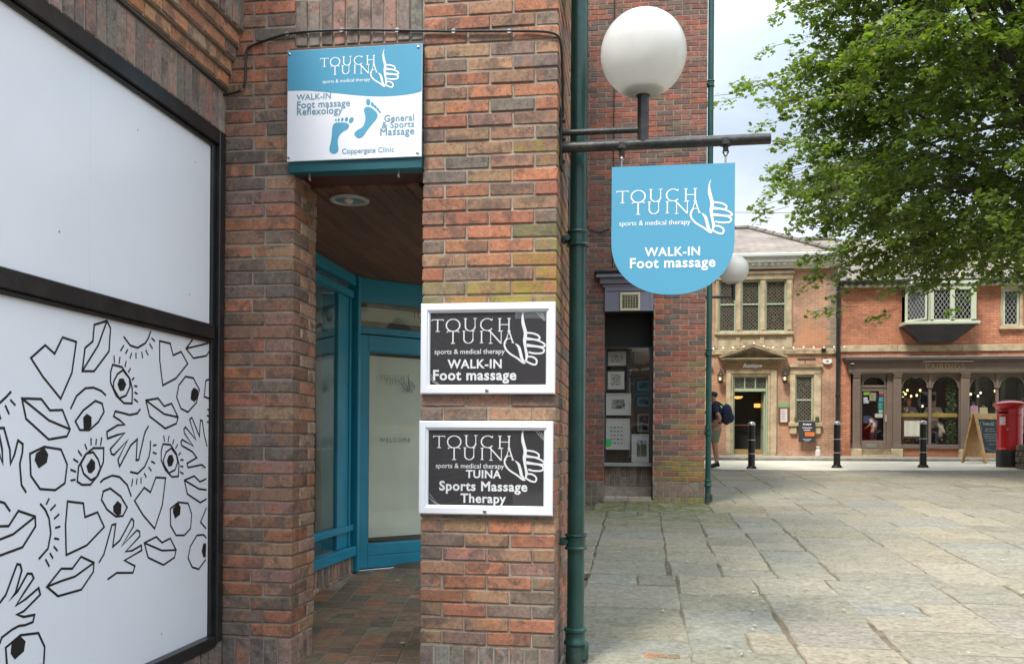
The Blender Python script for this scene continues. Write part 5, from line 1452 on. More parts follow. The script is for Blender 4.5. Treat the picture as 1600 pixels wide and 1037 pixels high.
# ================================================================== THE OLD RESTAURANT BUILDING
YF = 29.0
def wall_open(b, x0, x1, z0, z1, y, openings, depth=.22):
    xs = sorted({x0, x1, *[o[0] for o in openings], *[o[1] for o in openings]})
    zs = sorted({z0, z1, *[o[2] for o in openings], *[o[3] for o in openings]})
    ins = lambda x, z: any(o[0] < x < o[1] and o[2] < z < o[3] for o in openings)
    for i in range(len(xs) - 1):
        for j in range(len(zs) - 1):
            if not ins((xs[i] + xs[i + 1]) / 2, (zs[j] + zs[j + 1]) / 2):
                b.add([(xs[i], y, zs[j]), (xs[i + 1], y, zs[j]), (xs[i + 1], y, zs[j + 1]), (xs[i], y, zs[j + 1])], [(0, 1, 2, 3)])
    for (a, c, d, e) in openings:
        b.add([(a, y, d), (a, y + depth, d), (a, y + depth, e), (a, y, e)], [(0, 1, 2, 3)])
        b.add([(c, y, d), (c, y, e), (c, y + depth, e), (c, y + depth, d)], [(0, 1, 2, 3)])
        b.add([(a, y, e), (a, y + depth, e), (c, y + depth, e), (c, y, e)], [(0, 1, 2, 3)])
        b.add([(a, y, d), (c, y, d), (c, y + depth, d), (a, y + depth, d)], [(0, 1, 2, 3)])

rest_b = empty('restaurant_building', (3.4, YF, 1.1), 'old brick restaurant with buff stone windows and pedimented doorway under a slate hip roof', 'building')
M_SAGE = mat('sage_paint', (.36, .43, .29), .5, .08, 3, .05, dirt=(.20, .24, .16), dscale=3, damt=.4)
M_CORN = mat('white_cornice_paint', (.72, .70, .64), .6, .08, 3, .05, dirt=(.50, .48, .43), dscale=2, damt=.6)
# leaded glass: little panes glued in a lattice of pale cames, too small to tell apart from here
def mat_lattice(name, scale, dark, came, thr=.28):
    m_, N, L = new_mat(name)
    o = N('ShaderNodeOutputMaterial'); b = N('ShaderNodeBsdfPrincipled'); L(b.outputs[0], o.inputs[0])
    g_ = N('ShaderNodeNewGeometry'); v = N('ShaderNodeTexVoronoi'); v.feature = 'DISTANCE_TO_EDGE'; v.inputs['Scale'].default_value = scale; v.inputs['Randomness'].default_value = .12
    mp_ = N('ShaderNodeMapping'); mp_.inputs['Rotation'].default_value = (0, R(45), 0); mp_.inputs['Scale'].default_value = (1, .001, 1)
    L(g_.outputs['Position'], mp_.inputs['Vector']); L(mp_.outputs[0], v.inputs['Vector'])
    r = N('ShaderNodeMapRange'); r.inputs[1].default_value = thr * .55; r.inputs[2].default_value = thr; r.inputs[3].default_value = 1; r.inputs[4].default_value = 0; L(v.outputs['Distance'], r.inputs[0])
    x = N('ShaderNodeMix'); x.data_type = 'RGBA'; x.inputs[6].default_value = (*dark, 1); x.inputs[7].default_value = (*came, 1); L(r.outputs[0], x.inputs[0]); L(x.outputs[2], b.inputs['Base Color'])
    b.inputs['Roughness'].default_value = .22
    return m_
M_LEADED = mat_lattice('patterned_leaded_glass', 12.5, (.016, .015, .013), (.125, .105, .08), .20)

wl_open = [(2.437, 4.497, 4.994, 6.744), (2.70, 4.20, 1.0, 3.83), (4.80, 5.345, 2.184, 3.623), (1.45, 1.99, 2.184, 3.623)]
b = MB(); wall_open(b, -1.2, 6.06, 1.0, 6.97, YF, wl_open)
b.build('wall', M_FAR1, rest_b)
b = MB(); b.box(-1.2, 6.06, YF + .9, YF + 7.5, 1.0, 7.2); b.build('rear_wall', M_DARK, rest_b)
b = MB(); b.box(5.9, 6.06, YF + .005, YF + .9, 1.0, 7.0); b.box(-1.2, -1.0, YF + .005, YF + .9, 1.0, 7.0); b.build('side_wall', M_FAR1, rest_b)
# corner quoin of patched grey brick
b = MB()
for i in range(16):
    wq = .22 if i % 2 else .34
    b.bbox(6.06 - wq, 6.062, YF - .006, YF + .05, 4.47 + i * .15, 4.61 + i * .15, .008)
b.build('quoin', mat('grey_quoin_brick', (.27, .22, .16), .9, .3, 6, .4, 40, dirt=(.15, .13, .10), dscale=4), rest_b)

# triple window
sur = MB()
for (a, c) in ((2.34, 2.44), (2.965, 3.135), (3.705, 3.875), (4.50, 4.685)):
    sur.bbox(a, c, YF - .07, YF + .12, 4.994, 6.66, .015)
    sur.bbox(a + .035, c - .035, YF - .095, YF - .065, 5.06, 6.60, .01)
sur.bbox(2.30, 4.70, YF - .10, YF + .12, 6.64, 6.80, .015)
sur.bbox(2.30, 4.73, YF - .15, YF + .1, 6.80, 6.90, .02)
sur.bbox(2.30, 4.72, YF - .15, YF + .1, 4.90, 4.994, .02)
sur.bbox(2.34, 4.69, YF - .05, YF + .1, 4.47, 4.90, .01)
for (a, c) in ((2.30, 2.40), (2.97, 3.09), (3.70, 3.83), (4.50, 4.69)): sur.bbox(a, c, YF - .085, YF - .04, 4.48, 4.89, .008)
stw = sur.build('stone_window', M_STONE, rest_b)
for (a, c) in ((2.44, 2.965), (3.135, 3.705), (3.875, 4.50)):
    f = MB()
    for q in ((a, a + .045, 5.0, 6.64), (c - .045, c, 5.0, 6.64), (a + .045, c - .045, 6.585, 6.64), (a + .045, c - .045, 5.0, 5.06), (a + .045, c - .045, 5.855, 5.905)): f.bbox(q[0], q[1], YF + .01, YF + .07, q[2], q[3], .006)
    f.build('sash_frame', M_SAGE, stw)
    for (z0, z1) in ((5.06, 5.855), (5.905, 6.585)):
        f = MB(); f.box(a + .045, c - .045, YF + .045, YF + .05, z0, z1); f.build('leaded_pane', M_LEADED, stw)
# string course, cornice, dentils, gutter
b = MB(); b.bbox(-1.2, 6.06, YF - .075, YF + .05, 4.302, 4.462, .012); b.build('string_course', M_STONE, rest_b)
b = MB(); b.bbox(-1.25, 6.10, YF - .18, YF + .05, 6.97, 7.06, .01); b.bbox(-1.3, 6.14, YF - .36, YF + .05, 7.13, 7.30, .015); b.bbox(-1.25, 6.10, YF - .22, YF + .05, 7.06, 7.13, .005)
cor = b.build('cornice', M_CORN, rest_b)
for i in range(38):
    b = MB(); b.bbox(-1.15 + i * .19, -1.05 + i * .19, YF - .31, YF - .22, 7.06, 7.128, .006); b.build('dentil', M_CORN, cor)
b = MB(); b.bbox(-1.3, 6.16, YF - .46, YF - .33, 7.27, 7.40, .03); b.build('gutter', mat('pale_gutter', (.50, .50, .48), .5, .08, 3, 0), rest_b)
# slate hip roof
M_SLATE = mat_far_brick('stone_slates', (.27, .225, .19), (.225, .19, .165), (.13, .11, .095), bw=.30, rh=.085, stain=(.31, .25, .20), stamt=.5)
M_RIDGE = mat('ridge_tile', (.17, .15, .13), .9, .2, 5, .3, 40)
AP = (3.64, 31.3, 8.80)
el, er = (-1.35, YF - .42, 7.36), (6.3, YF - .42, 7.36)
rf = MB()
HC = (5.28, 31.6, 8.32)                     # where the hip runs into the lower roof
ZL = 8.38
rf.add([(-1.3, YF - .42, 7.36), (6.0, YF - .42, 7.36), AP, (.9, 31.3, 8.80)], [(0, 1, 2, 3)])
rf.add([(6.0, YF - .42, 7.36), (6.0, 34.5, 7.6), AP], [(0, 1, 2)])
rf.add([(4.2, YF + 1.4, 7.9), (6.3, YF + .2, 7.5), (6.6, 32.6, 8.62), (5.0, 32.6, 8.62)], [(0, 1, 2, 3)])
rf.add([(5.0, 32.6, 8.62), (6.6, 32.6, 8.62), (6.6, 36, 7.6), (4.0, 36, 7.6)], [(0, 1, 2, 3)])
rf.add([AP, (6.0, 34.5, 7.6), (-1.3, 36, 7.4), (.9, 31.3, 8.80)], [(0, 1, 2, 3)])
rf.add([(-1.3, YF - .42, 7.36), (.9, 31.3, 8.8), (-1.3, 36, 7.4)], [(0, 1, 2)])
roof = rf.build('roof', M_SLATE, rest_b)
def ridge(a, c, n, parent):
    a, c = Vector(a), Vector(c)
    for i in range(n):
        p, q = a.lerp(c, i / n), a.lerp(c, (i + .96) / n)
        mb = MB(); mb.tube([p + Vector((0, 0, .02)), q + Vector((0, 0, .045))], .085, 8); mb.build('ridge_tile', M_RIDGE, parent, True)
ridge(AP, (6.0, YF - .42, 7.38), 10, roof)
ridge((.9, 31.3, 8.80), AP, 6, roof)
ridge((5.0, 32.6, 8.64), (6.6, 32.6, 8.64), 4, roof)

# doorway: jambs, lintel, name frieze, pediment
b = MB()
b.bbox(2.68, 2.83, YF - .08, YF + .2, 1.09, 3.83, .015); b.bbox(2.83, 2.90, YF - .03, YF + .2, 1.09, 3.70, .012)
b.bbox(4.04, 4.23, YF - .08, YF + .2, 1.09, 3.83, .015); b.bbox(3.965, 4.04, YF - .03, YF + .2, 1.09, 3.70, .012)
b.bbox(2.83, 4.04, YF - .07, YF + .2, 3.70, 3.83, .012); b.bbox(2.90, 3.965, YF - .02, YF + .2, 3.62, 3.70, .008)
ds = b.build('stone_doorcase', M_STONE, rest_b)
M_BROWNSTONE = mat('brown_stone', (.27, .17, .085), .85, .15, 4, .2, 40)
b = MB(); b.bbox(2.64, 4.27, YF - .10, YF + .05, 3.83, 4.025, .01); b.build('name_frieze', M_BROWNSTONE, ds)
text_on(FRONT(YF - .101), 'Rustique', 3.19, 3.77, 3.89, M_WHITE_INK, rest_b, .03, .35)
b = MB()
b.bbox(2.58, 4.33, YF - .16, YF + .05, 4.025, 4.075, .012); b.bbox(2.47, 4.46, YF - .32, YF + .05, 4.115, 4.165, .012); b.bbox(2.54, 4.39, YF - .20, YF + .05, 4.075, 4.115, .004)
for s_ in (1, -1):
    P = [(3.47 - s_ * 1.0, 4.165), (3.47, 4.50), (3.47, 4.595), (3.47 - s_ * 1.06, 4.225)]
    b.prism(P, FRONT(YF), -.05, .34)
    P = [(3.47 - s_ * .80, 4.17), (3.47, 4.43), (3.47, 4.495), (3.47 - s_ * .98, 4.17)]
    b.prism(P, FRONT(YF), -.05, .24)
b.prism([(2.62, 4.166), (4.32, 4.166), (3.47, 4.44)], FRONT(YF), -.05, .12)
ped = b.build('pediment', M_STONE_D, ds)
for i in range(22):
    b = MB(); b.bbox(2.60 + i * .0805, 2.64 + i * .0805, YF - .26, YF - .20, 4.078, 4.113, .004); b.build('dentil', M_STONE, ds)
# door frame, transom lights, open door leaf
b = MB()
for q in ((2.90, 2.955, 1.12, 3.62), (3.915, 3.965, 1.12, 3.62), (2.955, 3.915, 3.585, 3.62), (2.955, 3.915, 3.14, 3.235), (3.245, 3.285, 3.235, 3.585), (3.575, 3.615, 3.235, 3.585)): b.bbox(q[0], q[1], YF + .08, YF + .16, q[2], q[3], .006)
dfm = b.build('door_frame', M_SAGE, rest_b)
for (a, c) in ((2.955, 3.245), (3.285, 3.575), (3.615, 3.915)):
    b = MB(); b.box(a, c, YF + .115, YF + .12, 3.235, 3.585); b.build('leaded_pane', M_LEADED, dfm)
b = MB(); b.bbox(3.865, 3.912, YF + .16, YF + .88, 1.14, 3.13, .004)
leaf = b.build('open_door', M_SAGE, rest_b)
for (z0, z1) in ((1.3, 1.9), (2.05, 2.95)):
    b = MB(); b.bbox(3.855, 3.866, YF + .28, YF + .76, z0, z1, .003); b.build('door_panel', M_SAGE, leaf)
b = MB(); b.bbox(2.90, 3.965, YF - .06, YF + .85, 1.06, 1.155, .01); b.build('doorstep', M_STONE, rest_b)
b = MB(); b.box(2.93, 3.86, YF + .17, YF + .20, 1.156, 1.32); b.build('kick_board', mat('ochre_board', (.28, .19, .07), .6, .1, 4, 0), rest_b)
b = MB(); b.box(2.93, 3.70, YF + .70, YF + .74, 2.08, 2.11); b.build('bar_rail', mat('copper_rail', (.30, .08, .03), .4, .1, 4, 0), rest_b)
# small windows either side
for (a, c, nm) in ((4.80, 5.345, 0), (1.45, 1.99, 1)):
    b = MB()
    b.bbox(a - .17, a - .005, YF - .06, YF + .12, 2.16, 3.70, .012); b.bbox(c + .005, c + .22, YF - .06, YF + .12, 2.16, 3.70, .012)
    b.bbox(a - .17, c + .22, YF - .06, YF + .12, 3.66, 3.88, .012); b.bbox(a - .21, c + .26, YF - .13, YF + .12, 3.88, 3.965, .012)
    b.bbox(a - .21, c + .26, YF - .14, YF + .12, 2.04, 2.17, .014)
    b.bbox(a - .17, a + .05, YF - .10, YF + .1, 1.80, 2.04, .03); b.bbox(c, c + .22, YF - .10, YF + .1, 1.80, 2.04, .03)
    sw = b.build('stone_window', M_STONE, rest_b)
    f = MB()
    for q in ((a, a + .04, 2.17, 3.66), (c - .055, c, 2.17, 3.66), (a + .04, c - .055, 3.60, 3.66), (a + .04, c - .055, 2.17, 2.22), (a + .04, c - .055, 2.845, 2.895)): f.bbox(q[0], q[1], YF + .02, YF + .08, q[2], q[3], .006)
    f.build('sash_frame', M_SAGE, sw)
    for z0, z1 in ((2.22, 2.845), (2.895, 3.60)):
        f = MB(); f.box(a + .04, c - .055, YF + .05, YF + .055, z0, z1); f.build('leaded_pane', M_LEADED, sw)
    if nm == 0:
        for xx in (a + .02, c + .10):
            f = MB(); f.lathe([(.05, 0), (.065, .09), (.05, .10)], (xx, YF - .10, 2.17), 10); f.sphere((xx, YF - .10, 2.31), .06, 6, (1, 1, .9)); f.build('sill_planter', mat('dry_herb', (.09, .10, .045), .9, .3, 20, .5), rest_b)

# things fixed to its front
M_WARM = mat_emit('warm_bulb', (1.0, .66, .25), .8)
M_WHITEBULB = mat_emit('white_bulb', (1.0, .90, .72), .42)
M_AMBER = mat_emit('amber_bowl', (1.0, .50, .12), .35)
M_LANTGL = mat_glass('lantern_glass')
for xx, side_ in ((2.492, 'left'), (4.455, 'right')):
    t = empty('wall_lantern', (xx, YF, 3.4), 'black lit wall lantern on the %s of the pedimented restaurant doorway' % side_, 'lantern', 'lanterns flanking the restaurant door')
    yy = YF - .20
    b = MB(); b.lathe([(.001, 0), (.05, .02), (.075, .06), (.085, .09), (.09, .10)], (xx, yy, 3.36), 10); b.lathe([(.105, .27), (.11, .28), (.085, .32), (.05, .36), (.03, .41), (.012, .43), (.02, .455), (.001, .49)], (xx, yy, 3.36), 10)
    for k in range(5):
        a = 2 * math.pi * k / 5 + .3
        b.tube([(xx + .088 * math.cos(a), yy + .088 * math.sin(a), 3.455), (xx + .103 * math.cos(a), yy + .103 * math.sin(a), 3.64)], .008, 5)
    b.build('lantern_case', M_IRON, t)
    b = MB(); b.tube([(xx, YF, 3.62), (xx, YF - .10, 3.80), (xx, yy, 3.86)], .012, 6); b.bbox(xx - .04, xx + .04, YF - .02, YF, 3.5, 3.7, .005); b.build('wall_bracket', M_IRON, t)
    b = MB(); b.sphere((xx - .02, yy, 3.53), .038, 6, (1, 1, 1.3)); b.build('bulb', M_WARM, t, True)
    b = MB(); b.lathe([(.085, .1), (.10, .27)], (xx, yy, 3.36), 10); b.build('glass', M_LANTGL, t)
t = empty('menu_case', (4.45, YF, 2.14), 'brown menu case with white sheet beside the restaurant door', 'menu board')
b = MB(); b.bbox(4.285, 4.62, YF - .06, YF - .002, 2.14, 2.62, .008); b.build('case', mat('brown_case', (.14, .07, .035), .5, .1, 5, .1), t)
b = MB(); b.box(4.345, 4.55, YF - .063, YF - .060, 2.18, 2.59); b.build('menu_sheet', mat('menu_paper', (.62, .55, .52), .7, .05, 6, 0), t)
pr = Print2D(FRONT(YF - .063), .001)
for i in range(15): pr.line([(4.37, 2.56 - i * .022), (4.37 + random.uniform(.08, .15), 2.56 - i * .022)], .005)
pr.build('menu_lines', M_CHARC, t)
def plaque(x0, x1, z0, z1, c, label, nm):
    b = MB(); b.bbox(x0, x1, YF - .04, YF - .002, z0, z1, .005); return tag(b.build('wall_plaque', mat(nm, c, .5, .1, 5, 0), None), label, 'plaque')
plaque(4.275, 4.625, 2.635, 2.80, (.22, .30, .15), 'green plaque directly above the brown menu case', 'green_plaque')
plaque(2.36, 2.66, 2.62, 2.80, (.25, .31, .17), 'green plaque on the wall left of the restaurant doorway behind the man', 'green_plaque_two')
t = empty('promotion_board', (5.12, YF, 1.56), 'black hanging board with white heading and orange band under the small restaurant window', 'sign')
b = MB(); b.bbox(4.872, 5.375, YF - .20, YF - .17, 1.56, 2.205, .004); b.build('board', M_CHARC, t)
b = MB(); b.tube([(4.95, YF - .17, 2.2), (4.95, YF - .13, 2.30)], .006, 5); b.tube([(5.30, YF - .17, 2.2), (5.30, YF - .13, 2.30)], .006, 5); b.build('hook', M_IRON, t)
SF = FRONT(YF - .20)
text_on(SF, 'Rustique', 5.00, 5.25, 2.09, M_WHITE_INK, t, .03, .3)
pr = Print2D(SF, .001)
for (x0, x1, z, w_) in ((4.98, 5.27, 2.00, .03), (5.03, 5.22, 1.93, .03)): pr.line(curve_pts([(x0 + (x1 - x0) * k / 9, z + .018 * (-1) ** k) for k in range(10)], 3), .010)
for (x0, x1, z) in ((5.0, 5.25, 1.64), (5.05, 5.2, 1.60)): pr.line([(x0, z), (x1, z)], .010)
pr.build('scrawl', M_WHITE_INK, t)
pr = Print2D(SF, .001); pr.poly([(5.06, 1.74), (5.35, 1.74), (5.35, 1.87), (5.06, 1.87)]); pr.build('orange_band', mat('orange_print', (.62, .16, .03), .5, .3, 30, 0), t)
t = empty('alarm_box', (5.74, YF, 3.98), 'white bell box with red base high beside the black drainpipe', 'alarm')
b = MB(); b.prism([(5.62, 4.14), (5.86, 4.14), (5.88, 4.05), (5.82, 3.99), (5.66, 3.99), (5.60, 4.05)], FRONT(YF), 0, .09); b.build('cover', M_CORN, t)
b = MB(); b.prism([(5.66, 3.992), (5.82, 3.992), (5.79, 3.955), (5.69, 3.955)], FRONT(YF), 0, .08); b.build('strobe', mat('red_lens', (.45, .02, .015), .3, .05, 5, 0), t)
b = MB(); b.prism([(5.70, 4.10), (5.78, 4.10), (5.78, 4.04), (5.70, 4.04)], FRONT(YF), .09, .093); b.build('badge', mat('grey_badge', (.25, .27, .30), .5, .1, 5, 0), t)
t = empty('picture_light', (5.08, YF, 4.1), 'dark trough lamp on short arm above the small restaurant window', 'lamp')
b = MB(); b.tube([(4.82, YF - .22, 4.12), (5.36, YF - .22, 4.12)], .035, 8); b.build('trough', M_IRON, t, True)
b = MB(); b.tube([(5.08, YF, 4.05), (5.08, YF - .22, 4.12)], .014, 6); b.build('arm', M_IRON, t)
t = empty('dome_camera', (5.62, YF, 4.36), 'small black dome camera on the stone band near the drainpipe', 'camera')
b = MB(); b.lathe([(.09, -.02), (.09, 0), (.05, .03)], (5.62, YF - .14, 4.43), 14); b.build('mount', M_IRON, t, True)
b = MB(); b.sphere((5.62, YF - .14, 4.41), .075, 8); b.build('dome', mat('smoked_dome', (.01, .01, .012), .1, .1, 4, 0), t, True)
fest = empty('festoon_lights', (1.3, YF - .1, 4.5), 'string of small white bulbs along the stone band above the restaurant door', 'string lights')
fp = []
for i in range(17):
    xx = 1.35 + i * .305
    zz = 4.50 + .012 * math.sin(i * 1.7)
    if 3.2 < xx < 3.75: zz = 4.63
    if 2.9 < xx < 3.2 or 3.75 < xx < 4.0: zz += .02
    fp.append((xx, YF - (.16 if not 3.1 < xx < 3.8 else .36), zz))
b = MB(); b.tube(curve_pts([(p[0], p[1], p[2] + .03) for p in fp], 4), .006, 5); b.build('flex', M_IRON, fest)
for p in fp:
    b = MB(); b.sphere(p, .024, 6); b.build('bulb', M_WHITEBULB, fest, True)
for xx, zz, yy, rx, lab in ((3.10, 3.00, YF + .55, .17, 'gold bowl pendant lamp inside the open restaurant doorway, upper left'), (3.72, 2.72, YF + .62, .10, 'small amber drum lamp inside the restaurant doorway, right of the gold bowl')):
    t = empty('pendant_lamp', (xx, yy, zz), lab, 'lamp')
    b = MB()
    b.lathe([(.02, -rx * .42), (rx * .6, -rx * .33), (rx, 0), (rx * .95, .01)], (xx, yy, zz), 18) if rx > .12 else b.lathe([(rx, -.06), (rx, .06)], (xx, yy, zz), 18)
    b.build('lamp_shade', M_AMBER, t, True)
    b = MB(); b.tube([(xx, yy, zz), (xx, yy, 3.2)], .008, 5); b.build('chain', M_IRON, t)
b = MB(); b.lathe([(.075, 0), (.08, .02), (.078, .17), (.05, .21), (.036, .225), (.036, .255), (.06, .265), (.062, .30), (.03, .31), (.001, .31)], (5.415, YF - .42, g(28.6) + .10), 18)
tag(b.build('stone_jar', mat('white_stoneware', (.62, .58, .49), .5, .08, 6, 0)), 'small white stoneware bottle standing on the pavement by the restaurant wall', 'bottle')
downpipe('drainpipe', 6.055, YF - .10, .062, 1.13, 6.6, [1.5, 3.0], [2.2, 4.3, 5.6], 'tall black drainpipe between the restaurant and the brown shopfront', .03, M_IRON)

# ================================================================== THE BROWN SHOPFRONT BUILDING
bar_b = empty('wine_bar_building', (9.5, YF, 1.1), 'orange brick building with brown arched shopfront and pale green bay window', 'building')
M_TAUPE = mat('taupe_paint', (.175, .128, .10), .5, .08, 3, .06, 60, dirt=(.135, .10, .08), dscale=2.5, damt=.5)
XE = 15.5
ops = [(6.46, XE - .3, 1.0, 4.05), (10.87, 11.33, 5.13, 6.22), (7.95, 9.80, 5.15, 6.30)]
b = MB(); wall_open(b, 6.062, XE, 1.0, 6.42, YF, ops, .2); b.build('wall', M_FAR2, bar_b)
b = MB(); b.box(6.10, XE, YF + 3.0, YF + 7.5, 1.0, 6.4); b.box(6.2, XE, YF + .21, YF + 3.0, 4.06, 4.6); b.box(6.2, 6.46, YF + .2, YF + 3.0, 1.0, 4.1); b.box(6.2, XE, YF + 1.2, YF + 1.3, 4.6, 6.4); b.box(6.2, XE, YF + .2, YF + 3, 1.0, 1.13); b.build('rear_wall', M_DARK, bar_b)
x = 6.10
while x < XE:
    l_ = random.uniform(1.7, 2.1); b = MB(); b.bbox(x, min(x + l_ - .008, XE), YF - .05, YF + .04, 4.36, 4.555, .008); b.build('string_stone', M_STONE, bar_b); x += l_
# fascia and cornice
b = MB(); b.bbox(6.36, XE, YF - .16, YF + .1, 3.695, 4.045, .006); b.bbox(6.38, XE, YF - .172, YF - .155, 3.735, 4.01, .003)
fa = b.build('fascia', M_TAUPE, bar_b)
b = MB(); b.bbox(6.30, XE, YF - .24, YF + .1, 4.045, 4.09, .008); b.bbox(6.22, XE, YF - .36, YF + .1, 4.09, 4.15, .012); b.build('cornice', M_TAUPE, bar_b)
b = MB(); b.bbox(6.20, XE, YF - .38, YF + .02, 4.15, 4.185, .006); b.build('lead_capping', mat('weathered_lead', (.25, .25, .25), .6, .2, 4, .1), bar_b)
GOLD = mat('dull_gold_letters', (.50, .33, .15), .4, .1, 6, 0)
pr = Print2D(FRONT(YF - .172), .004)
word = 'PAIRINGS'; xx = 8.60
for ch in word:
    wd = serif_letter(ch)[1] * .152
    serif_put(pr, ch, xx, xx + wd, 3.812, 3.972, 1.45); xx += wd + .034
pr.build('gilt_lettering', GOLD, bar_b)
b = MB(); b.tube([(8.50, YF - .30, 4.03), (9.95, YF - .30, 4.03)], .014, 6)
for xx in (8.55, 9.9): b.tube([(xx, YF - .16, 4.03), (xx, YF - .30, 4.03)], .01, 5)
tag(b.build('sign_light', mat('pale_tube', (.40, .38, .34), .4, .1, 5, 0)), 'thin pale lamp tube above the gilt name on the brown fascia', 'lamp')
t = empty('dome_camera', (6.45, YF, 3.92), 'small dome camera at the left end of the brown shop fascia', 'camera')
b = MB(); b.sphere((6.45, YF - .22, 3.95), .06, 8); b.build('dome', mat('dark_dome', (.03, .035, .035), .15, .1, 4, 0), t, True)
b = MB(); b.lathe([(.065, 0), (.065, .035), (.03, .05)], (6.45, YF - .22, 3.96), 12); b.tube([(6.45, YF - .15, 3.98), (6.45, YF - .22, 3.99)], .02, 6); b.build('mount', M_CORN, t, True)

def pilaster(xa, xb):
    b = MB(); b.bbox(xa, xb, YF - .10, YF + .1, 1.50, 3.56, .006)
    for i in range(3):
        w_ = (xb - xa) / 4; c_ = xa + (i + 1) * w_
        b.bbox(c_ - w_ * .22, c_ + w_ * .22, YF - .112, YF - .098, 1.62, 3.48, .006)
    b.bbox(xa - .02, xb + .02, YF - .125, YF + .1, 1.37, 1.50, .012)
    p = b.build('pilaster', M_TAUPE, bar_b)
    b = MB()
    b.bbox(xa - .03, xb + .03, YF - .15, YF + .1, 3.65, 3.695, .006); b.bbox(xa - .01, xb + .01, YF - .13, YF + .1, 3.56, 3.59, .006)
    for i in range(5):
        c_ = xa + (i + .5) * (xb - xa) / 5; b.bbox(c_ - .016, c_ + .016, YF - .14, YF - .10, 3.59, 3.65, .006)
    b.build('capital', M_TAUPE, p)
    b = MB(); b.bbox(xa - .05, xb + .05, YF - .14, YF + .1, 1.09, 1.37, .015); b.build('plinth_block', M_STONE, p)
for xa, xb in ((6.515, 6.725), (7.70, 7.93), (9.655, 9.90), (11.55, 11.79), (13.5, 13.74)): pilaster(xa, xb)
def arch_head(b, xa, xb, spring, top, yf, d, n=14):
    """spandrels over a round arch"""
    cx, r = (xa + xb) / 2, (xb - xa) / 2
    h = top - .035 - spring
    pts = [(cx + r * math.cos(math.pi * i / n), spring + h * math.sin(math.pi * i / n)) for i in range(n + 1)]
    for i in range(n):
        p, q = pts[i], pts[i + 1]
        b.prism([q, p, (p[0], top), (q[0], top)], FRONT(yf), -d, 0)
    # moulded rim
    rim = [(cx + (r - .02) * math.cos(math.pi * i / n), yf - .012, spring + (h - .02) * math.sin(math.pi * i / n)) for i in range(n + 1)]
    b.tube(rim, .020, 6)
for (xa, xb) in ((7.93, 9.655), (9.90, 11.55), (11.79, 13.5)):
    mid = (xa + xb) / 2
    wa, wb, wc, wd = xa + .02, mid - .04, mid + .04, xb - .02
    b = MB()
    for (p, q) in ((wa, wb), (wc, wd)): arch_head(b, p, q, 3.24, 3.66, YF + .02, .05)
    b.bbox(xa, xb, YF + .0, YF + .07, 3.66, 3.70, .004)
    b.bbox(xa, wa, YF, YF + .07, 1.51, 3.66, .004); b.bbox(wd, xb, YF, YF + .07, 1.51, 3.66, .004); b.bbox(wb, wc, YF - .01, YF + .07, 1.51, 3.70, .006)
    b.lathe([(.03, 0), (.055, .015), (.03, .04)], (mid, YF - .01, 3.24), 10)
    b.bbox(xa, xb, YF - .04, YF + .10, 1.43, 1.51, .008); b.bbox(xa, xb, YF - .07, YF + .10, 1.385, 1.43, .008)
    sw = b.build('arched_window', M_TAUPE, bar_b)
    for (p, q) in ((wa, wb), (wc, wd)):
        f = MB(); f.box(p, q, YF + .045, YF + .048, 1.51, 3.66); f.build('pane', M_GLASS, sw)
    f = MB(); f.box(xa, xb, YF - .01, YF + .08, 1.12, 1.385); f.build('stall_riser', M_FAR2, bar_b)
    f = MB(); f.bbox(xa + .03, xb - .03, YF + .10, YF + .40, 2.345, 2.465, .01)
    f.build('window_counter', mat('yellow_pine', (.34, .24, .045), .5, .15, 5, .1) if 'yellow_pine' not in bpy.data.materials else bpy.data.materials['yellow_pine'], bar_b)
# ivy at the window edge
def leafy(name, mat_, x0, x1, y0, y1, z0, z1, n, s, parent, c0, c1):
    b = MB()
    for i in range(n):
        c_ = Vector((random.uniform(x0, x1), random.uniform(y0, y1), random.uniform(z0, z1)))
        nn = Vector((random.gauss(0, .6), -1, random.gauss(.4, .5))).normalized()
        u = nn.orthogonal().normalized(); v = nn.cross(u)
        a = random.uniform(0, 6.28); u, v = u * math.cos(a) + v * math.sin(a), v * math.cos(a) - u * math.sin(a)
        k = s * random.uniform(.6, 1.3); f = random.random()
        col_ = tuple(c0[j] + (c1[j] - c0[j]) * f for j in range(3)) + (0,)
        b.add([c_ - u * k, c_ + v * k * .6, c_ + u * k, c_ - v * k * .6], [(0, 1, 2, 3)], col_)
    o = b.build(name, mat_, parent); tag(o, kind='stuff'); return o
M_LEAF = mat_leaf('leaf')
leafy('ivy', M_LEAF, 9.33, 9.60, YF + .12, YF + .3, 1.55, 3.55, 420, .045, bar_b, (.03, .075, .02), (.07, .13, .035))
leafy('ivy', M_LEAF, 7.98, 8.12, YF + .12, YF + .3, 1.55, 3.5, 130, .045, bar_b, (.02, .055, .015), (.05, .10, .03))
leafy('ivy', M_LEAF, 9.0, 9.6, YF + .12, YF + .25, 3.42, 3.62, 90, .045, bar_b, (.02, .055, .015), (.05, .10, .03))
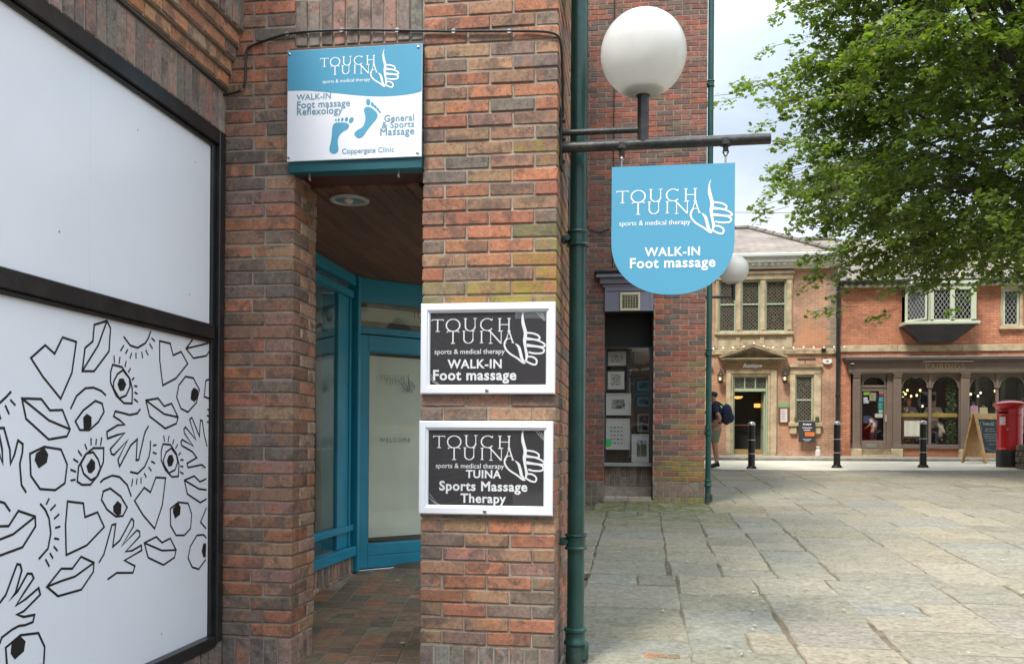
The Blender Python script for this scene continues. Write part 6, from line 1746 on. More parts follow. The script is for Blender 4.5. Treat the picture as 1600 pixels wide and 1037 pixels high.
# door
b = MB()
for q in ((6.765, 6.815, 1.34, 3.26), (7.455, 7.535, 1.34, 3.26), (6.815, 7.455, 3.15, 3.26), (6.815, 7.455, 1.34, 1.625)): b.bbox(q[0], q[1], YF + .05, YF + .10, q[2], q[3], .005)
bd = b.build('shop_door', M_TAUPE, bar_b)
b = MB(); b.box(6.815, 7.455, YF + .07, YF + .074, 1.625, 3.15); b.build('door_pane', M_GLASS, bd)
b = MB(); b.bbox(7.50, 7.52, YF - .02, YF + .05, 2.20, 2.42, .004); b.build('door_handle', mat('cream_handle', (.55, .47, .35), .4, .05, 4, 0), bd)
b = MB(); b.bbox(6.93, 7.25, YF + .040, YF + .05, 1.40, 1.51, .003); b.build('letter_plate', mat('pewter', (.30, .28, .26), .4, .1, 4, 0, metal=.6), bd)
b = MB(); b.bbox(6.725, 6.765, YF + .0, YF + .12, 1.34, 3.66, .005); b.bbox(7.535, 7.70, YF + .0, YF + .12, 1.34, 3.66, .005); b.bbox(6.765, 7.535, YF + .02, YF + .12, 3.26, 3.33, .006)
arch_head(b, 6.79, 7.51, 3.33, 3.66, YF + .03, .05); b.bbox(6.725, 7.70, YF, YF + .1, 3.66, 3.70, .004)
dc = b.build('door_surround', M_TAUPE, bar_b)
b = MB(); b.box(6.79, 7.51, YF + .06, YF + .064, 3.33, 3.66); b.build('fanlight', M_GLASS, dc)
for i, (z0, z1, d) in enumerate(((1.10, 1.19, .22), (1.19, 1.27, .12), (1.27, 1.345, .02))):
    b = MB(); b.bbox(6.78, 7.64, YF - d, YF + .12, z0, z1, .01); b.build('door_step', M_STONE_D if i else M_STONE, bar_b)
# notices stuck in the door
NT = [(6.86, 3.03, .20, .11, (.22, .40, .04), 'lime green notice at the top left of the brown shop door'), (6.86, 2.86, .12, .10, (.5, .5, .55), 'pale round sticker on the left of the brown shop door glass'), (6.86, 2.77, .16, .09, (.42, .44, .46), 'pale grey sticker below the round one on the brown shop door'), (7.03, 2.85, .20, .25, (.28, .25, .16), 'buff sheet in the middle of the brown shop door glass'),
      (7.32, 3.09, .13, .07, (.5, .5, .5), 'white label at the top right of the brown shop door'), (7.32, 3.00, .13, .08, (.32, .04, .04), 'red label at the top right of the brown shop door'), (7.31, 2.82, .13, .15, (.06, .28, .42), 'blue round sticker in the right column of the brown shop door'), (7.30, 2.60, .13, .20, (.05, .30, .26), 'turquoise sticker in the right column of the brown shop door'), (7.31, 2.47, .12, .11, (.30, .45, .40), 'pale mint sticker at the foot of the right column on the brown shop door'), (7.20, 2.33, .23, .12, (.50, .50, .46), 'white oblong notice low on the brown shop door glass'), (6.86, 2.16, .17, .22, (.02, .05, .12), 'dark blue poster low at left on the brown shop door')]
for i, (x_, z_, w_, h_, c_, lab) in enumerate(NT):
    b = MB(); b.bbox(x_, x_ + w_, YF + .0745, YF + .078, z_, z_ + h_, .0005)
    tag(b.build('door_notice', mat('notice_paper_' + 'abcdefghijklm'[i], c_, .6, .25, 14, 0)), lab, 'notice', 'notices on the brown shop door')
# bay window
M_LGREEN = mat('pale_green_paint', (.50, .53, .40), .5, .08, 3, .05, dirt=(.27, .32, .20), dscale=3, damt=.4)
YB = YF - .62
bay = MB()
for q in ((8.60, 8.70, 5.20, 6.20), (9.16, 9.29, 5.20, 6.20), (9.75, 9.90, 5.20, 6.20)): bay.bbox(q[0], q[1], YB, YB + .09, q[2], q[3], .008)
bay.bbox(8.60, 9.90, YB, YB + .09, 6.14, 6.30, .01); bay.bbox(8.60, 9.90, YB, YB + .09, 5.20, 5.26, .008)
bay.bbox(8.02, 9.96, YB - .05, YF, 6.30, 6.40, .01)
bay.bbox(9.82, 9.90, YB + .09, YF, 5.20, 6.30, .006)
bay.bbox(7.86, 9.985, YB - .09, YF, 5.11, 5.20, .012)
bw = bay.build('bay_window', M_LGREEN, bar_b)
ap_ = MB()
ap_.add([(7.92, YB - .02, 5.11), (9.95, YB - .02, 5.11), (9.95, YF, 5.11), (7.92, YF, 5.11), (8.42, YF - .18, 4.62), (9.40, YF - .18, 4.62), (9.40, YF, 4.62), (8.42, YF, 4.62)], [(0, 4, 5, 1), (1, 5, 6, 2), (3, 7, 4, 0), (4, 7, 6, 5), (0, 1, 2, 3)])
ap_.build('lead_apron', mat('dark_lead', (.045, .04, .042), .55, .25, 3, .15, 20), bw)
def lattice(b, frame, u0, u1, v0, v1, p, w_):
    """diamond lead cames clipped to a rectangle"""
    H = v1 - v0; W = u1 - u0; s_ = 1.55
    for sg in (1, -1):
        k = -H / s_
        while k < W + H / s_:
            a0, c0, a1, c1 = u0 + k, v0, u0 + k + H / s_, v1
            if sg < 0: c0, c1 = v1, v0
            t0, t1 = 0.0, 1.0
            if a0 < u0: t0 = (u0 - a0) / (a1 - a0)
            if a1 > u1: t1 = (u1 - a0) / (a1 - a0)
            if t0 < t1: b.line([(a0 + (a1 - a0) * t0, c0 + (c1 - c0) * t0), (a0 + (a1 - a0) * t1, c0 + (c1 - c0) * t1)], w_)
            k += p
M_CAME = mat('pale_lead_came', (.40, .38, .36), .5, .1, 5, 0)
M_DGLASS = mat('dim_glass', (.012, .013, .015), .08, .2, 2, 0, spec=.6)
def lead_light(frame, u0, u1, v0, v1, parent, p=.118, w_=.011):
    f = MB(); f.prism([(u0, v0), (u1, v0), (u1, v1), (u0, v1)], frame, -.012, -.008); f.build('pane', M_DGLASS, parent)
    q = Print2D(frame, -.004); lattice(q, frame, u0, u1, v0, v1, p, w_); q.build('lead_lattice', M_CAME, parent)
lead_light(FRONT(YB + .04), 8.70, 9.16, 5.26, 6.14, bw)
lead_light(FRONT(YB + .04), 9.29, 9.75, 5.26, 6.14, bw)
f = MB(); f.box(8.715, 9.15, YB + .10, YB + .11, 5.27, 5.62); f.build('curtain', mat('striped_curtain', (.30, .25, .22), .9, .3, 30, 0), bw)
# slanting side light, its casement ajar
SA = Vector((8.02, YF - .10, 0)); SB_ = Vector((8.60, YB + .04, 0)); su = (SB_ - SA).normalized(); sn = Vector((su.y, -su.x, 0))
SL = (SB_ - SA).length
f = MB()
for q in ((0, .05, 5.20, 6.30), (SL - .05, SL, 5.20, 6.30), (.05, SL - .05, 6.16, 6.30), (.05, SL - .05, 5.20, 5.25)): f.obox(SA, su, (0, 0, 1), sn, q[0], q[1], q[2], q[3], -.05, .02, .006)
f.build('side_frame', M_LGREEN, bw)
co = SA + su * .05 + sn * .03; ca2 = math.radians(-10); cu_ = Vector((su.x * math.cos(ca2) - su.y * math.sin(ca2), su.x * math.sin(ca2) + su.y * math.cos(ca2), 0)); cn_ = Vector((cu_.y, -cu_.x, 0))
f = MB()
for q in ((0, .05, 5.25, 6.16), (SL - .12, SL - .07, 5.25, 6.16), (.05, SL - .12, 6.11, 6.16), (.05, SL - .12, 5.25, 5.30)): f.obox(co, cu_, (0, 0, 1), cn_, q[0], q[1], q[2], q[3], -.02, .02, .004)
f.build('casement', M_LGREEN, bw)
lead_light((co, cu_, (0, 0, 1), cn_), .05, SL - .12, 5.30, 6.11, bw)
# second upper window
f = MB()
for q in ((10.79, 10.87, 5.05, 6.26), (11.33, 11.42, 5.05, 6.26), (10.79, 11.42, 6.22, 6.34)): f.bbox(q[0], q[1], YF - .03, YF + .06, q[2], q[3], .01)
f.bbox(10.74, 11.47, YF - .12, YF + .06, 5.0, 5.10, .012)
us = f.build('upper_window', M_STONE, bar_b)
f = MB()
for q in ((10.875, 10.93, 5.12, 6.215), (11.27, 11.325, 5.12, 6.215), (10.93, 11.27, 6.165, 6.215), (10.93, 11.27, 5.12, 5.17)): f.bbox(q[0], q[1], YF + .0, YF + .08, q[2], q[3], .006)
f.build('casement', M_LGREEN, us)
lead_light(FRONT(YF + .04), 10.93, 11.27, 5.17, 6.165, us)
# eaves, dentils, roof
b = MB(); b.bbox(6.07, XE, YF - .10, YF + .05, 6.34, 6.42, .01); b.build('eaves_board', M_LGREEN, bar_b)
for i in range(44):
    b = MB(); b.bbox(6.2 + i * .21, 6.31 + i * .21, YF - .2, YF - .10, 6.345, 6.42, .008); b.build('dentil', M_CORN, bar_b)
b = MB(); b.bbox(6.07, XE, YF - .36, YF - .22, 6.42, 6.54, .03); b.build('gutter', M_IRON, bar_b)
b = MB(); b.add([(6.07, YF - .36, 6.50), (XE, YF - .36, 6.50), (XE, YF + 3.6, 8.6), (6.07, YF + 3.6, 8.6), (6.07, YF + 7.5, 6.5), (XE, YF + 7.5, 6.5)], [(0, 1, 2, 3), (3, 2, 5, 4)])
b.build('roof', M_SLATE, bar_b)
# lit bulbs hanging inside the windows
BUL = [(8.10, 3.33, .5), (7.99, 3.20, .8), (8.27, 3.20, .5), (8.18, 3.13, .6), (8.27, 3.09, .7), (8.14, 3.02, .5), (8.41, 3.02, .6), (8.55, 3.04, .5), (8.62, 3.19, .4), (8.88, 3.33, .5), (8.84, 2.72, .9), (9.99, 3.33, .5), (10.17, 3.08, .6), (10.06, 3.06, .8), (10.46, 3.12, .6), (10.42, 3.03, .7), (10.85, 3.33, .5), (10.88, 3.18, .6)]
BLAB = ['topmost bulb near the left edge of the first arched pane', 'smallest faint bulb at the far left of the first arched pane', 'yellow bulb under the topmost bulb in the first arched pane', 'yellow bulb left of centre in the first arched pane cluster', 'yellow bulb in the middle of the first arched pane cluster', 'lowest bulb on the left in the first arched pane', 'lowest bulb in the middle of the first arched pane', 'lowest bulb on the right in the first arched pane', 'highest yellow bulb at the right edge of the first arched pane',
        'white bulb high at the left edge of the second arched pane', 'white bulb low above the counter in the second arched pane', 'white bulb high at the left of the third arched pane above the pink bag', 'bright yellow bulb in the middle of the third arched pane', 'tiny yellow bulb left of the bright one in the third arched pane', 'upper small white bulb on the right of the third arched pane', 'lower small white bulb on the right of the third arched pane', 'white bulb high in the fourth arched pane above the red post box', 'yellow bulb under the white one in the fourth arched pane']
for i, (x_, z_, d_) in enumerate(BUL):
    t = empty('pendant_bulb', (x_, YF + d_, z_), 'lit ' + BLAB[i], 'lamp', 'lit bulbs hanging in the arched windows')
    b = MB(); b.sphere((x_, YF + d_, z_), .034 if x_ > 8.05 else .022, 6, (1, 1, 1.15)); b.build('bulb', M_WHITEBULB if i in (0, 1, 9, 10, 11, 14, 15, 16) else M_WARM, t, True)
    b = MB(); b.tube([(x_, YF + d_, z_ + .03), (x_, YF + d_, 4.05)], .004, 4); b.build('flex', M_IRON, t)
t = empty('window_menu', (8.27, YF + .03, 1.70), 'framed cream menu sheet low in the left arched shop window', 'menu board')
b = MB()
for q in ((7.985, 8.585, 1.695, 1.76), (7.985, 8.585, 2.25, 2.31), (7.985, 8.05, 1.76, 2.25), (8.52, 8.585, 1.76, 2.25)): b.bbox(q[0], q[1], YF + .015, YF + .044, q[2], q[3], .004)
b.build('menu_frame', mat('dark_mahogany', (.07, .025, .02), .5, .1, 5, 0), t)
b = MB(); b.box(8.05, 8.52, YF + .03, YF + .04, 1.76, 2.25); b.build('menu_sheet', mat('cream_menu', (.56, .54, .44), .7, .05, 6, 0), t)
pr = Print2D(FRONT(YF + .03), .001)
for c_ in range(2):
    for i in range(15): pr.line([(8.09 + c_ * .21, 2.22 - i * .03), (8.09 + c_ * .21 + random.uniform(.08, .16), 2.22 - i * .03)], .006)
pr.build('menu_lines', mat('faint_ink', (.33, .32, .27), .7, .1, 5, 0), t)
for x_, w_, h_, c_, lab, hnd in ((10.01, .24, .24, (.48, .26, .34), 'pink paper gift bag with handle on the yellow window counter', True), (10.30, .23, .19, (.46, .42, .26), 'cream gift bag beside the pink one on the yellow window counter', False)):
    t = empty('gift_bag', (x_ + w_ / 2, YF + .24, 2.466), lab, 'bag', 'gift bags in the shop window')
    b = MB(); b.prism([(x_, 2.466), (x_ + w_, 2.466), (x_ + w_ - .012, 2.466 + h_), (x_ + .012, 2.466 + h_)], FRONT(YF + .24), -.05, .05); b.build('bag_body', mat('bag_paper_' + ('pink' if hnd else 'cream'), c_, .6, .1, 6, .05), t)
    b = MB(); b.tube([(x_ + w_ * .35, YF + .22, 2.46 + h_), (x_ + w_ * .37, YF + .22, 2.50 + h_), (x_ + w_ * .5, YF + .22, 2.53 + h_), (x_ + w_ * .63, YF + .22, 2.50 + h_), (x_ + w_ * .65, YF + .22, 2.46 + h_)], .006, 6); b.build('handle', M_CREAMP, t)

# ================================================================== THINGS ON THE SQUARE
M_BOLL = mat('black_bollard_paint', (.012, .012, .013), .28, .2, 6, .12, 40, coat=.3, dirt=(.05, .045, .04), dscale=6, damt=.3)
M_SILV = mat('silver_band', (.55, .55, .54), .35, .1, 10, 0, metal=.7)
for i, (x, y, lab) in enumerate(((2.58, 21.5, 'black bollard with silver bands in front of the open restaurant doorway'), (4.62, 22.1, 'black bollard with silver bands in front of the black drainpipe'), (6.60, 22.25, 'black bollard with silver bands in front of the arched shop window'))):
    z = g(y, x)
    t = empty('bollard', (x, y, z), lab, 'bollard', 'black bollards across the square')
    b = MB(); b.lathe([(.083, .02), (.080, .10), (.078, 1.0), (.079, 1.02)], (x, y, z), 24); b.build('post', M_BOLL, t, True)
    b = MB(); b.lathe([(.084, 1.02), (.086, 1.045), (.078, 1.075), (.05, 1.10), (.001, 1.108)], (x, y, z), 24); b.build('cap', M_SILV, t, True)
    for h in (.68, .36):
        b = MB(); b.lathe([(.080, -.012), (.088, -.010), (.088, .010), (.080, .012)], (x, y, z + h), 24); b.build('silver_band', M_SILV, t, True)
    b = MB(); b.lathe([(.14, -.02), (.14, .012), (.105, .03), (.09, .06)], (x, y, z), 20); b.build('base_flange', M_BOLL, t, True)
    for k in range(4):
        a = .6 + k * math.pi / 2
        b = MB(); b.lathe([(.022, 0), (.022, .05), (.012, .06), (.001, .06)], (x + .118 * math.cos(a), y + .118 * math.sin(a), z + .01), 6); b.build('bolt', M_BOLL, t)

# pillar box
bxX, bxY = 8.60, 22.5
z = g(bxY, bxX)
t = empty('pillar_box', (bxX, bxY, z), 'red cylindrical post box with black foot and white collection plate', 'post box')
M_RED = mat('post_red', (.62, .012, .020), .30, .06, 4, .06, 30, coat=.35, dirt=(.38, .010, .015), dscale=3, damt=.4)
M_FOOT = mat('black_foot', (.018, .018, .018), .5, .2, 6, .1)
b = MB(); b.lathe([(.285, -.03), (.285, .40), (.275, .425)], (bxX, bxY, z), 40); b.build('foot', M_FOOT, t, True)
b = MB(); b.lathe([(.283, .40), (.283, .43), (.268, .445), (.266, 1.20), (.274, 1.205), (.280, 1.225), (.274, 1.245), (.268, 1.25), (.266, 1.36), (.275, 1.37)], (bxX, bxY, z), 48); body_ = b.build('body', M_RED, t, True)
b = MB(); b.lathe([(.275, 1.37), (.30, 1.40), (.345, 1.43), (.362, 1.455), (.362, 1.485), (.345, 1.505), (.25, 1.54), (.12, 1.565), (.001, 1.572)], (bxX, bxY, z), 48); b.build('domed_lid', M_RED, t, True)
FA = math.atan2(-.55, -.83)
def patch(r, a0, a1, z0, z1, th, n=8):
    b = MB(); vs = []
    for rr_ in (r, r + th):
        for k in range(n + 1):
            a = FA + a0 + (a1 - a0) * k / n
            for zz in (z0, z1): vs.append((bxX + rr_ * math.cos(a), bxY + rr_ * math.sin(a), z + zz))
    m_ = 2 * (n + 1); fs = []
    for k in range(n):
        i = 2 * k
        fs += [(m_ + i, m_ + i + 2, m_ + i + 3, m_ + i + 1), (i, i + 1, i + 3, i + 2), (i + 1, m_ + i + 1, m_ + i + 3, i + 3), (i, i + 2, m_ + i + 2, m_ + i)]
    fs += [(0, m_, m_ + 1, 1), (2 * n, 2 * n + 1, m_ + 2 * n + 1, m_ + 2 * n)]
    b.add(vs, fs); return b
patch(.266, -.55, .55, 1.30, 1.335, .03).build('slot_hood', M_RED, t)
patch(.266, -.48, .48, 1.255, 1.30, .004).build('letter_slot', M_DARK, t)
patch(.266, -.72, .72, .50, 1.19, .008, 14).build('collection_door', M_RED, t)
patch(.274, -.22, .30, .98, 1.18, .006).build('collection_plate', mat('white_enamel', (.70, .70, .68), .3, .1, 20, 0), t)
patch(.274, -.30, .36, .965, .985, .014).build('plate_ledge', M_RED, t)
patch(.274, .38, .52, .86, .92, .012).build('door_lock', M_STEEL, t)
patch(.274, -.25, .3, .80, .83, .02).build('door_rib', M_RED, t)

# A-board
ax, ay = 9.00, 25.15
z = g(ay, ax)
W_ = Vector((.87, .49, 0)).normalized(); Nn = Vector((W_.y, -W_.x, 0))
t = empty('chalkboard_sign', (ax, ay, z), 'wooden A-frame chalkboard standing on the pale road left of the red post box', 'sign')
M_PINE = mat('varnished_pine', (.56, .31, .10), .4, .22, 7, .15, 30, coat=.2)
HT, SP, WD = 1.30, .36, .84
for s_, nm in ((1, 'front'), (-1, 'rear')):
    foot = Vector((ax, ay, z)) + Nn * SP * s_; top = Vector((ax, ay, z + HT)) + Nn * .03 * s_
    vdir = (top - foot); ln_ = vdir.length; vdir.normalize()
    nrm = W_.cross(vdir) if s_ > 0 else -W_.cross(vdir)
    if nrm.dot(Nn) * s_ < 0: nrm = -nrm
    fr_ = (foot, W_, vdir, nrm)
    b = MB()
    for q in ((-WD / 2, -WD / 2 + .085, 0, ln_), (WD / 2 - .085, WD / 2, 0, ln_), (-WD / 2 + .085, WD / 2 - .085, ln_ - .16, ln_), (-WD / 2 + .085, WD / 2 - .085, .17, .27)): b.obox(foot, W_, vdir, nrm, q[0], q[1], q[2], q[3], -.02, .02, .005)
    pf = b.build('timber_frame', M_PINE, t)
    b = MB(); b.obox(foot, W_, vdir, nrm, -WD / 2 + .08, WD / 2 - .08, .265, ln_ - .155, -.008, .006, .002); b.build('chalkboard', mat('green_black_slate', (.018, .026, .028), .7, .3, 5, .05) if s_ > 0 else M_PINE, t)
    if s_ > 0:
        CF = (foot + nrm * .006, W_, vdir, nrm)
        text_on(CF, 'PAIRINGS', -.19, .19, 1.02, mat('chalk', (.55, .57, .55), .9, .2, 40, 0), t, .0)
        pr = Print2D(CF, .0012)
        for zz, hw_, th_ in ((.91, .16, .03), (.85, .18, .03), (.77, .25, .026), (.715, .26, .026), (.66, .24, .026), (.60, .20, .02), (.50, .13, .012)):
            xx = -hw_
            while xx < hw_:
                l_ = random.uniform(.02, .05); pr.line([(xx, zz), (xx + l_ * .5, zz + th_ * random.uniform(.2, .7)), (xx + l_, zz)], .007); xx += l_ + random.choice([.008, .008, .025])
        pr.build('chalk_scrawl', bpy.data.materials['chalk'], t)
        for sx_2 in (1, -1):
            pr = Print2D(CF, .0012)
            pr.line(curve_pts([(sx_2 * .12, 1.12), (sx_2 * .26, 1.10), (sx_2 * .30, 1.02), (sx_2 * .27, .93), (sx_2 * .32, .84), (sx_2 * .30, .78)], 5), .010)
            pr.build('chalk_curl', bpy.data.materials.get('teal_chalk') or mat('teal_chalk', (.20, .36, .33), .9, .2, 40, 0), t)
            pr = Print2D(CF, .0012); pr.line(curve_pts([(0, .32), (sx_2 * .10, .335), (sx_2 * .2, .37), (sx_2 * .31, .40)], 5), .010)
            pr.build('chalk_curl', bpy.data.materials['teal_chalk'], t)
b = MB(); cp_ = [Vector((ax, ay, z + .16)) + Nn * k * .33 - W_ * (WD / 2 - .05) + Vector((0, 0, -.10 * (1 - k * k))) for k in np.linspace(-1, 1, 12)]; b.tube(cp_, .008, 6); b.build('stay_rope', M_CREAMP, t, True)

# round stone planter at the foot of the tree
pcx, pcy, pr_ = 9.55, 21.35, 1.16
zb_ = g(pcy, pcx)
t = empty('tree_planter', (pcx, pcy, zb_), 'round planter of dark rough stone blocks at the foot of the tree', 'planter')
M_DSTONE = mat_tinted('dark_rough_stone', .9, (.14, .12, .09), .5, 12, .6, 1.35, .8, 14, .03)
for r_i in range(4):
    n = 22
    for k in range(n):
        a = 2 * math.pi * (k + (r_i % 2) * .5) / n
        M = Matrix.Translation((pcx, pcy, zb_ + .0 + r_i * .135)) @ Matrix.Rotation(a, 4, 'Z')
        w_ = math.pi * pr_ / n
        b = MB(); q = random.uniform(.75, 1.2); b.bbox(pr_ - .22, pr_ + random.uniform(-.012, .02), -w_ + .008, w_ - .008, -.03 if r_i == 0 else .004, .130, .018, (.15 * q, .125 * q, .095 * q, random.choice([0, 0, .4])), .006, M); b.build('stone_block', M_DSTONE, t)
b = MB(); b.lathe([(pr_ - .03, -.02), (pr_ - .03, .48), (.001, .50)], (pcx, pcy, zb_), 32); b.build('soil', M_BED, t)

# ------------------------------------------------------------------ people
def skin_mesh(name, nodes, edges, root, sub=2):
    """nodes: {key: (x, y, z, rx[, ry])} grown into one continuous surface"""
    keys = list(nodes)
    me = bpy.data.meshes.new(name)
    me.from_pydata([nodes[k][:3] for k in keys], [(keys.index(a), keys.index(b_)) for a, b_ in edges], [])
    o = bpy.data.objects.new(name, me); col.objects.link(o)
    md = o.modifiers.new('s', 'SKIN'); md.use_smooth_shade = True
    if not me.skin_vertices: return None
    for i, k in enumerate(keys):
        r = nodes[k][3:]
        me.skin_vertices[0].data[i].radius = (r[0], r[1] if len(r) > 1 else r[0])
        me.skin_vertices[0].data[i].use_root = (k == root)
    o.modifiers.new('d', 'SUBSURF').levels = sub
    dg = bpy.context.evaluated_depsgraph_get()
    out_ = bpy.data.meshes.new_from_object(o.evaluated_get(dg))
    bpy.data.objects.remove(o); bpy.data.meshes.remove(me)
    return out_

M_SKIN = mat('skin', (.46, .245, .165), .5, .08, 8, .05)
def person(label, loc, rz, J, cloth, h=1.0, hair=None, group=None):
    """J: joint table for a body facing +Y; cloth: list of (part name, keys, edges, grow, material)"""
    t = empty('person', (0, 0, 0), label, 'person', group)
    S = lambda n: {k: tuple(q * h for q in v) for k, v in n.items()}
    def put(name, nodes, edges, root, m_, sub=2):
        me = skin_mesh(name, S(nodes), edges, root, sub)
        if me is None: return
        o = bpy.data.objects.new(name, me); col.objects.link(o); me.materials.clear(); me.materials.append(m_); o.parent = t
        me.polygons.foreach_set('use_smooth', [True] * len(me.polygons))
        return o
    E_ = [('pelvis', 'spine'), ('spine', 'chest'), ('chest', 'neck'), ('neck', 'jaw'), ('jaw', 'face'), ('face', 'crown'), ('face', 'nose')]
    for s_ in 'LR':
        E_ += [('chest', 'sh' + s_), ('sh' + s_, 'ua' + s_), ('ua' + s_, 'el' + s_), ('el' + s_, 'wr' + s_), ('wr' + s_, 'pa' + s_), ('pelvis', 'hi' + s_), ('hi' + s_, 'th' + s_), ('th' + s_, 'kn' + s_), ('kn' + s_, 'ca' + s_), ('ca' + s_, 'an' + s_), ('an' + s_, 'to' + s_)]
        pa, wr = Vector(J['pa' + s_][:3]), Vector(J['wr' + s_][:3])
        d = (pa - wr).normalized(); sd_ = d.orthogonal().normalized()
        for k in range(4):
            ba = pa + sd_ * (.027 - .018 * k)
            tp = ba + d * (.055 + .012 * (1 if k in (1, 2) else 0)) + d.cross(sd_) * .018
            J['f%d%s' % (k, s_)] = (*ba, .0095); J['g%d%s' % (k, s_)] = (*tp, .008)
            E_ += [('pa' + s_, 'f%d%s' % (k, s_)), ('f%d%s' % (k, s_), 'g%d%s' % (k, s_))]
        th = wr.lerp(pa, .4) + sd_ * .035; J['t' + s_] = (*th, .011); J['u' + s_] = (*(th + d * .04 + sd_ * .012), .009)
        E_ += [('wr' + s_, 't' + s_), ('t' + s_, 'u' + s_)]
    put('body', J, E_, 'pelvis', M_SKIN)
    for (nm, keys, eds, grow, m_, rt) in cloth:
        nd = {}
        for k in keys:
            if isinstance(k, tuple):     # (new key, a, b, t): a point along a limb
                a, b_ = J[k[1]], J[k[2]]
                p = tuple(a[i] + (b_[i] - a[i]) * k[3] for i in range(3)); r = a[3] + (b_[3] - a[3]) * k[3]
                nd[k[0]] = (*p, r + grow)
            else:
                q = J[k]; nd[k] = (*q[:3], *[r + grow for r in q[3:]])
        put(nm, nd, eds, rt, m_)
    if hair:
        fx = Vector(J['face'][:3]); 
        for nm, c_, sq, m_, dz in hair:
            b = MB(); p = (fx + Vector(dz)) * h; b.sphere(p, c_ * h, 8, sq)
            o = b.build(nm, m_, None, True); o.parent = t
    # eyes and ears
    fx = Vector(J['face'][:3])
    b = MB()
    for s_ in (1, -1): b.sphere((fx + Vector((s_ * .032, .088, .012))) * h, .011 * h, 5)
    o = b.build('eyes', M_DARK, None, True); o.parent = t
    b = MB()
    for s_ in (1, -1): b.sphere((fx + Vector((s_ * .085, -.005, 0))) * h, .026 * h, 6, (.4, .8, 1.2))
    o = b.build('ears', M_SKIN, None, True); o.parent = t
    t.location = loc; t.rotation_euler = (0, 0, rz)
    return t

def stand():
    J = dict(pelvis=(0, 0, .96, .155, .125), spine=(0, -.01, 1.14, .15, .12), chest=(0, 0, 1.34, .165, .13), neck=(0, .005, 1.50, .058), jaw=(0, .03, 1.575, .066), face=(0, .03, 1.645, .090), crown=(0, .02, 1.705, .082), nose=(0, .128, 1.635, .013))
    for s_, x in (('L', -1), ('R', 1)):
        J.update({'sh' + s_: (x * .185, 0, 1.43, .065), 'ua' + s_: (x * .235, -.01, 1.29, .056), 'el' + s_: (x * .265, -.04, 1.12, .045), 'wr' + s_: (x * .25, .10, .93, .029), 'pa' + s_: (x * .245, .14, .86, .032),
                  'hi' + s_: (x * .095, 0, .88, .105), 'th' + s_: (x * .105, .01, .70, .092), 'kn' + s_: (x * .105, .015, .50, .062), 'ca' + s_: (x * .105, -.02, .34, .062), 'an' + s_: (x * .105, -.03, .09, .040), 'to' + s_: (x * .12, .13, .035, .034)})
    return J
TEE = (['pelvis', 'spine', 'chest', 'shL', 'shR', ('eL', 'uaL', 'elL', .35), ('eR', 'uaR', 'elR', .35), 'uaL', 'uaR', ('nk', 'chest', 'neck', .72)],
       [('pelvis', 'spine'), ('spine', 'chest'), ('chest', 'nk'), ('chest', 'shL'), ('chest', 'shR'), ('shL', 'uaL'), ('uaL', 'eL'), ('shR', 'uaR'), ('uaR', 'eR')])
SHO = (['pelvis', 'hiL', 'hiR', 'thL', 'thR', ('sL', 'thL', 'knL', .72), ('sR', 'thR', 'knR', .72), ('wa', 'pelvis', 'spine', .45)],
       [('pelvis', 'wa'), ('pelvis', 'hiL'), ('hiL', 'thL'), ('thL', 'sL'), ('pelvis', 'hiR'), ('hiR', 'thR'), ('thR', 'sR')])
def trousers():
    k = ['pelvis', ('wa', 'pelvis', 'spine', .3)]; e = [('pelvis', 'wa')]
    for s_ in 'LR':
        k += ['hi' + s_, 'th' + s_, 'kn' + s_, 'ca' + s_, ('b' + s_, 'ca' + s_, 'an' + s_, .9)]
        e += [('pelvis', 'hi' + s_), ('hi' + s_, 'th' + s_), ('th' + s_, 'kn' + s_), ('kn' + s_, 'ca' + s_), ('ca' + s_, 'b' + s_)]
    return k, e
def sleeves():
    k = list(TEE[0]); e = list(TEE[1])
    for s_ in 'LR':
        k += ['el' + s_, ('w' + s_, 'el' + s_, 'wr' + s_, .9)]; e += [('e' + s_, 'el' + s_), ('el' + s_, 'w' + s_)]
    return k, e
def shoe(s_): return (['an' + s_, 'to' + s_, ('h' + s_, 'an' + s_, 'to' + s_, -.28)], [('an' + s_, 'to' + s_), ('an' + s_, 'h' + s_)])
def cmat(n, c): return mat(n, c, .8, .15, 10, .2, 50)
M_NAVY, M_KHAKI, M_SHOE = cmat('navy_cotton', (.018, .022, .055), ), cmat('khaki_cotton', (.24, .24, .175)), cmat('black_trainers', (.02, .02, .022))

J = stand()
# hand on hip, the other arm forward holding something up
J['elL'] = (-.30, -.12, 1.13, .047); J['wrL'] = (-.235, .06, .99, .031); J['paL'] = (-.20, .115, .955, .033)
J['elR'] = (.25, .05, 1.15, .045); J['wrR'] = (.14, .26, 1.30, .029); J['paR'] = (.11, .31, 1.36, .032)
for k in ('jaw', 'face', 'crown', 'nose'): v = J[k]; J[k] = (v[0], v[1] + .035, v[2] - .015, *v[3:])
for k in ('pelvis', 'spine'): v = J[k]; J[k] = (*v[:3], v[3] + .02, v[4] + .035)
man = person('man in navy T-shirt, khaki shorts and dark cap standing beside the slim green downpipe', (1.74, 21.35, g(21.35, 1.74) + .02), R(84), J,
             [('shirt', *TEE, .018, M_NAVY, 'chest'), ('shorts', *SHO, .024, M_KHAKI, 'pelvis'), ('shoe', *shoe('L'), .016, M_SHOE, 'anL'), ('shoe', *shoe('R'), .016, M_SHOE, 'anR')],
             1.02, [('cap', .104, (.93, 1.02, .72), cmat('dark_cap', (.028, .034, .034)), (0, -.008, .058))])
def child(name, mb, m_, t, smooth=True):
    o = mb.build(name, m_, None, smooth); o.parent = t; return o
b = MB(); b.sphere((0, .165, 1.70), .075, 6, (1, 1, .16)); child('cap_peak', b, bpy.data.materials['dark_cap'], man)
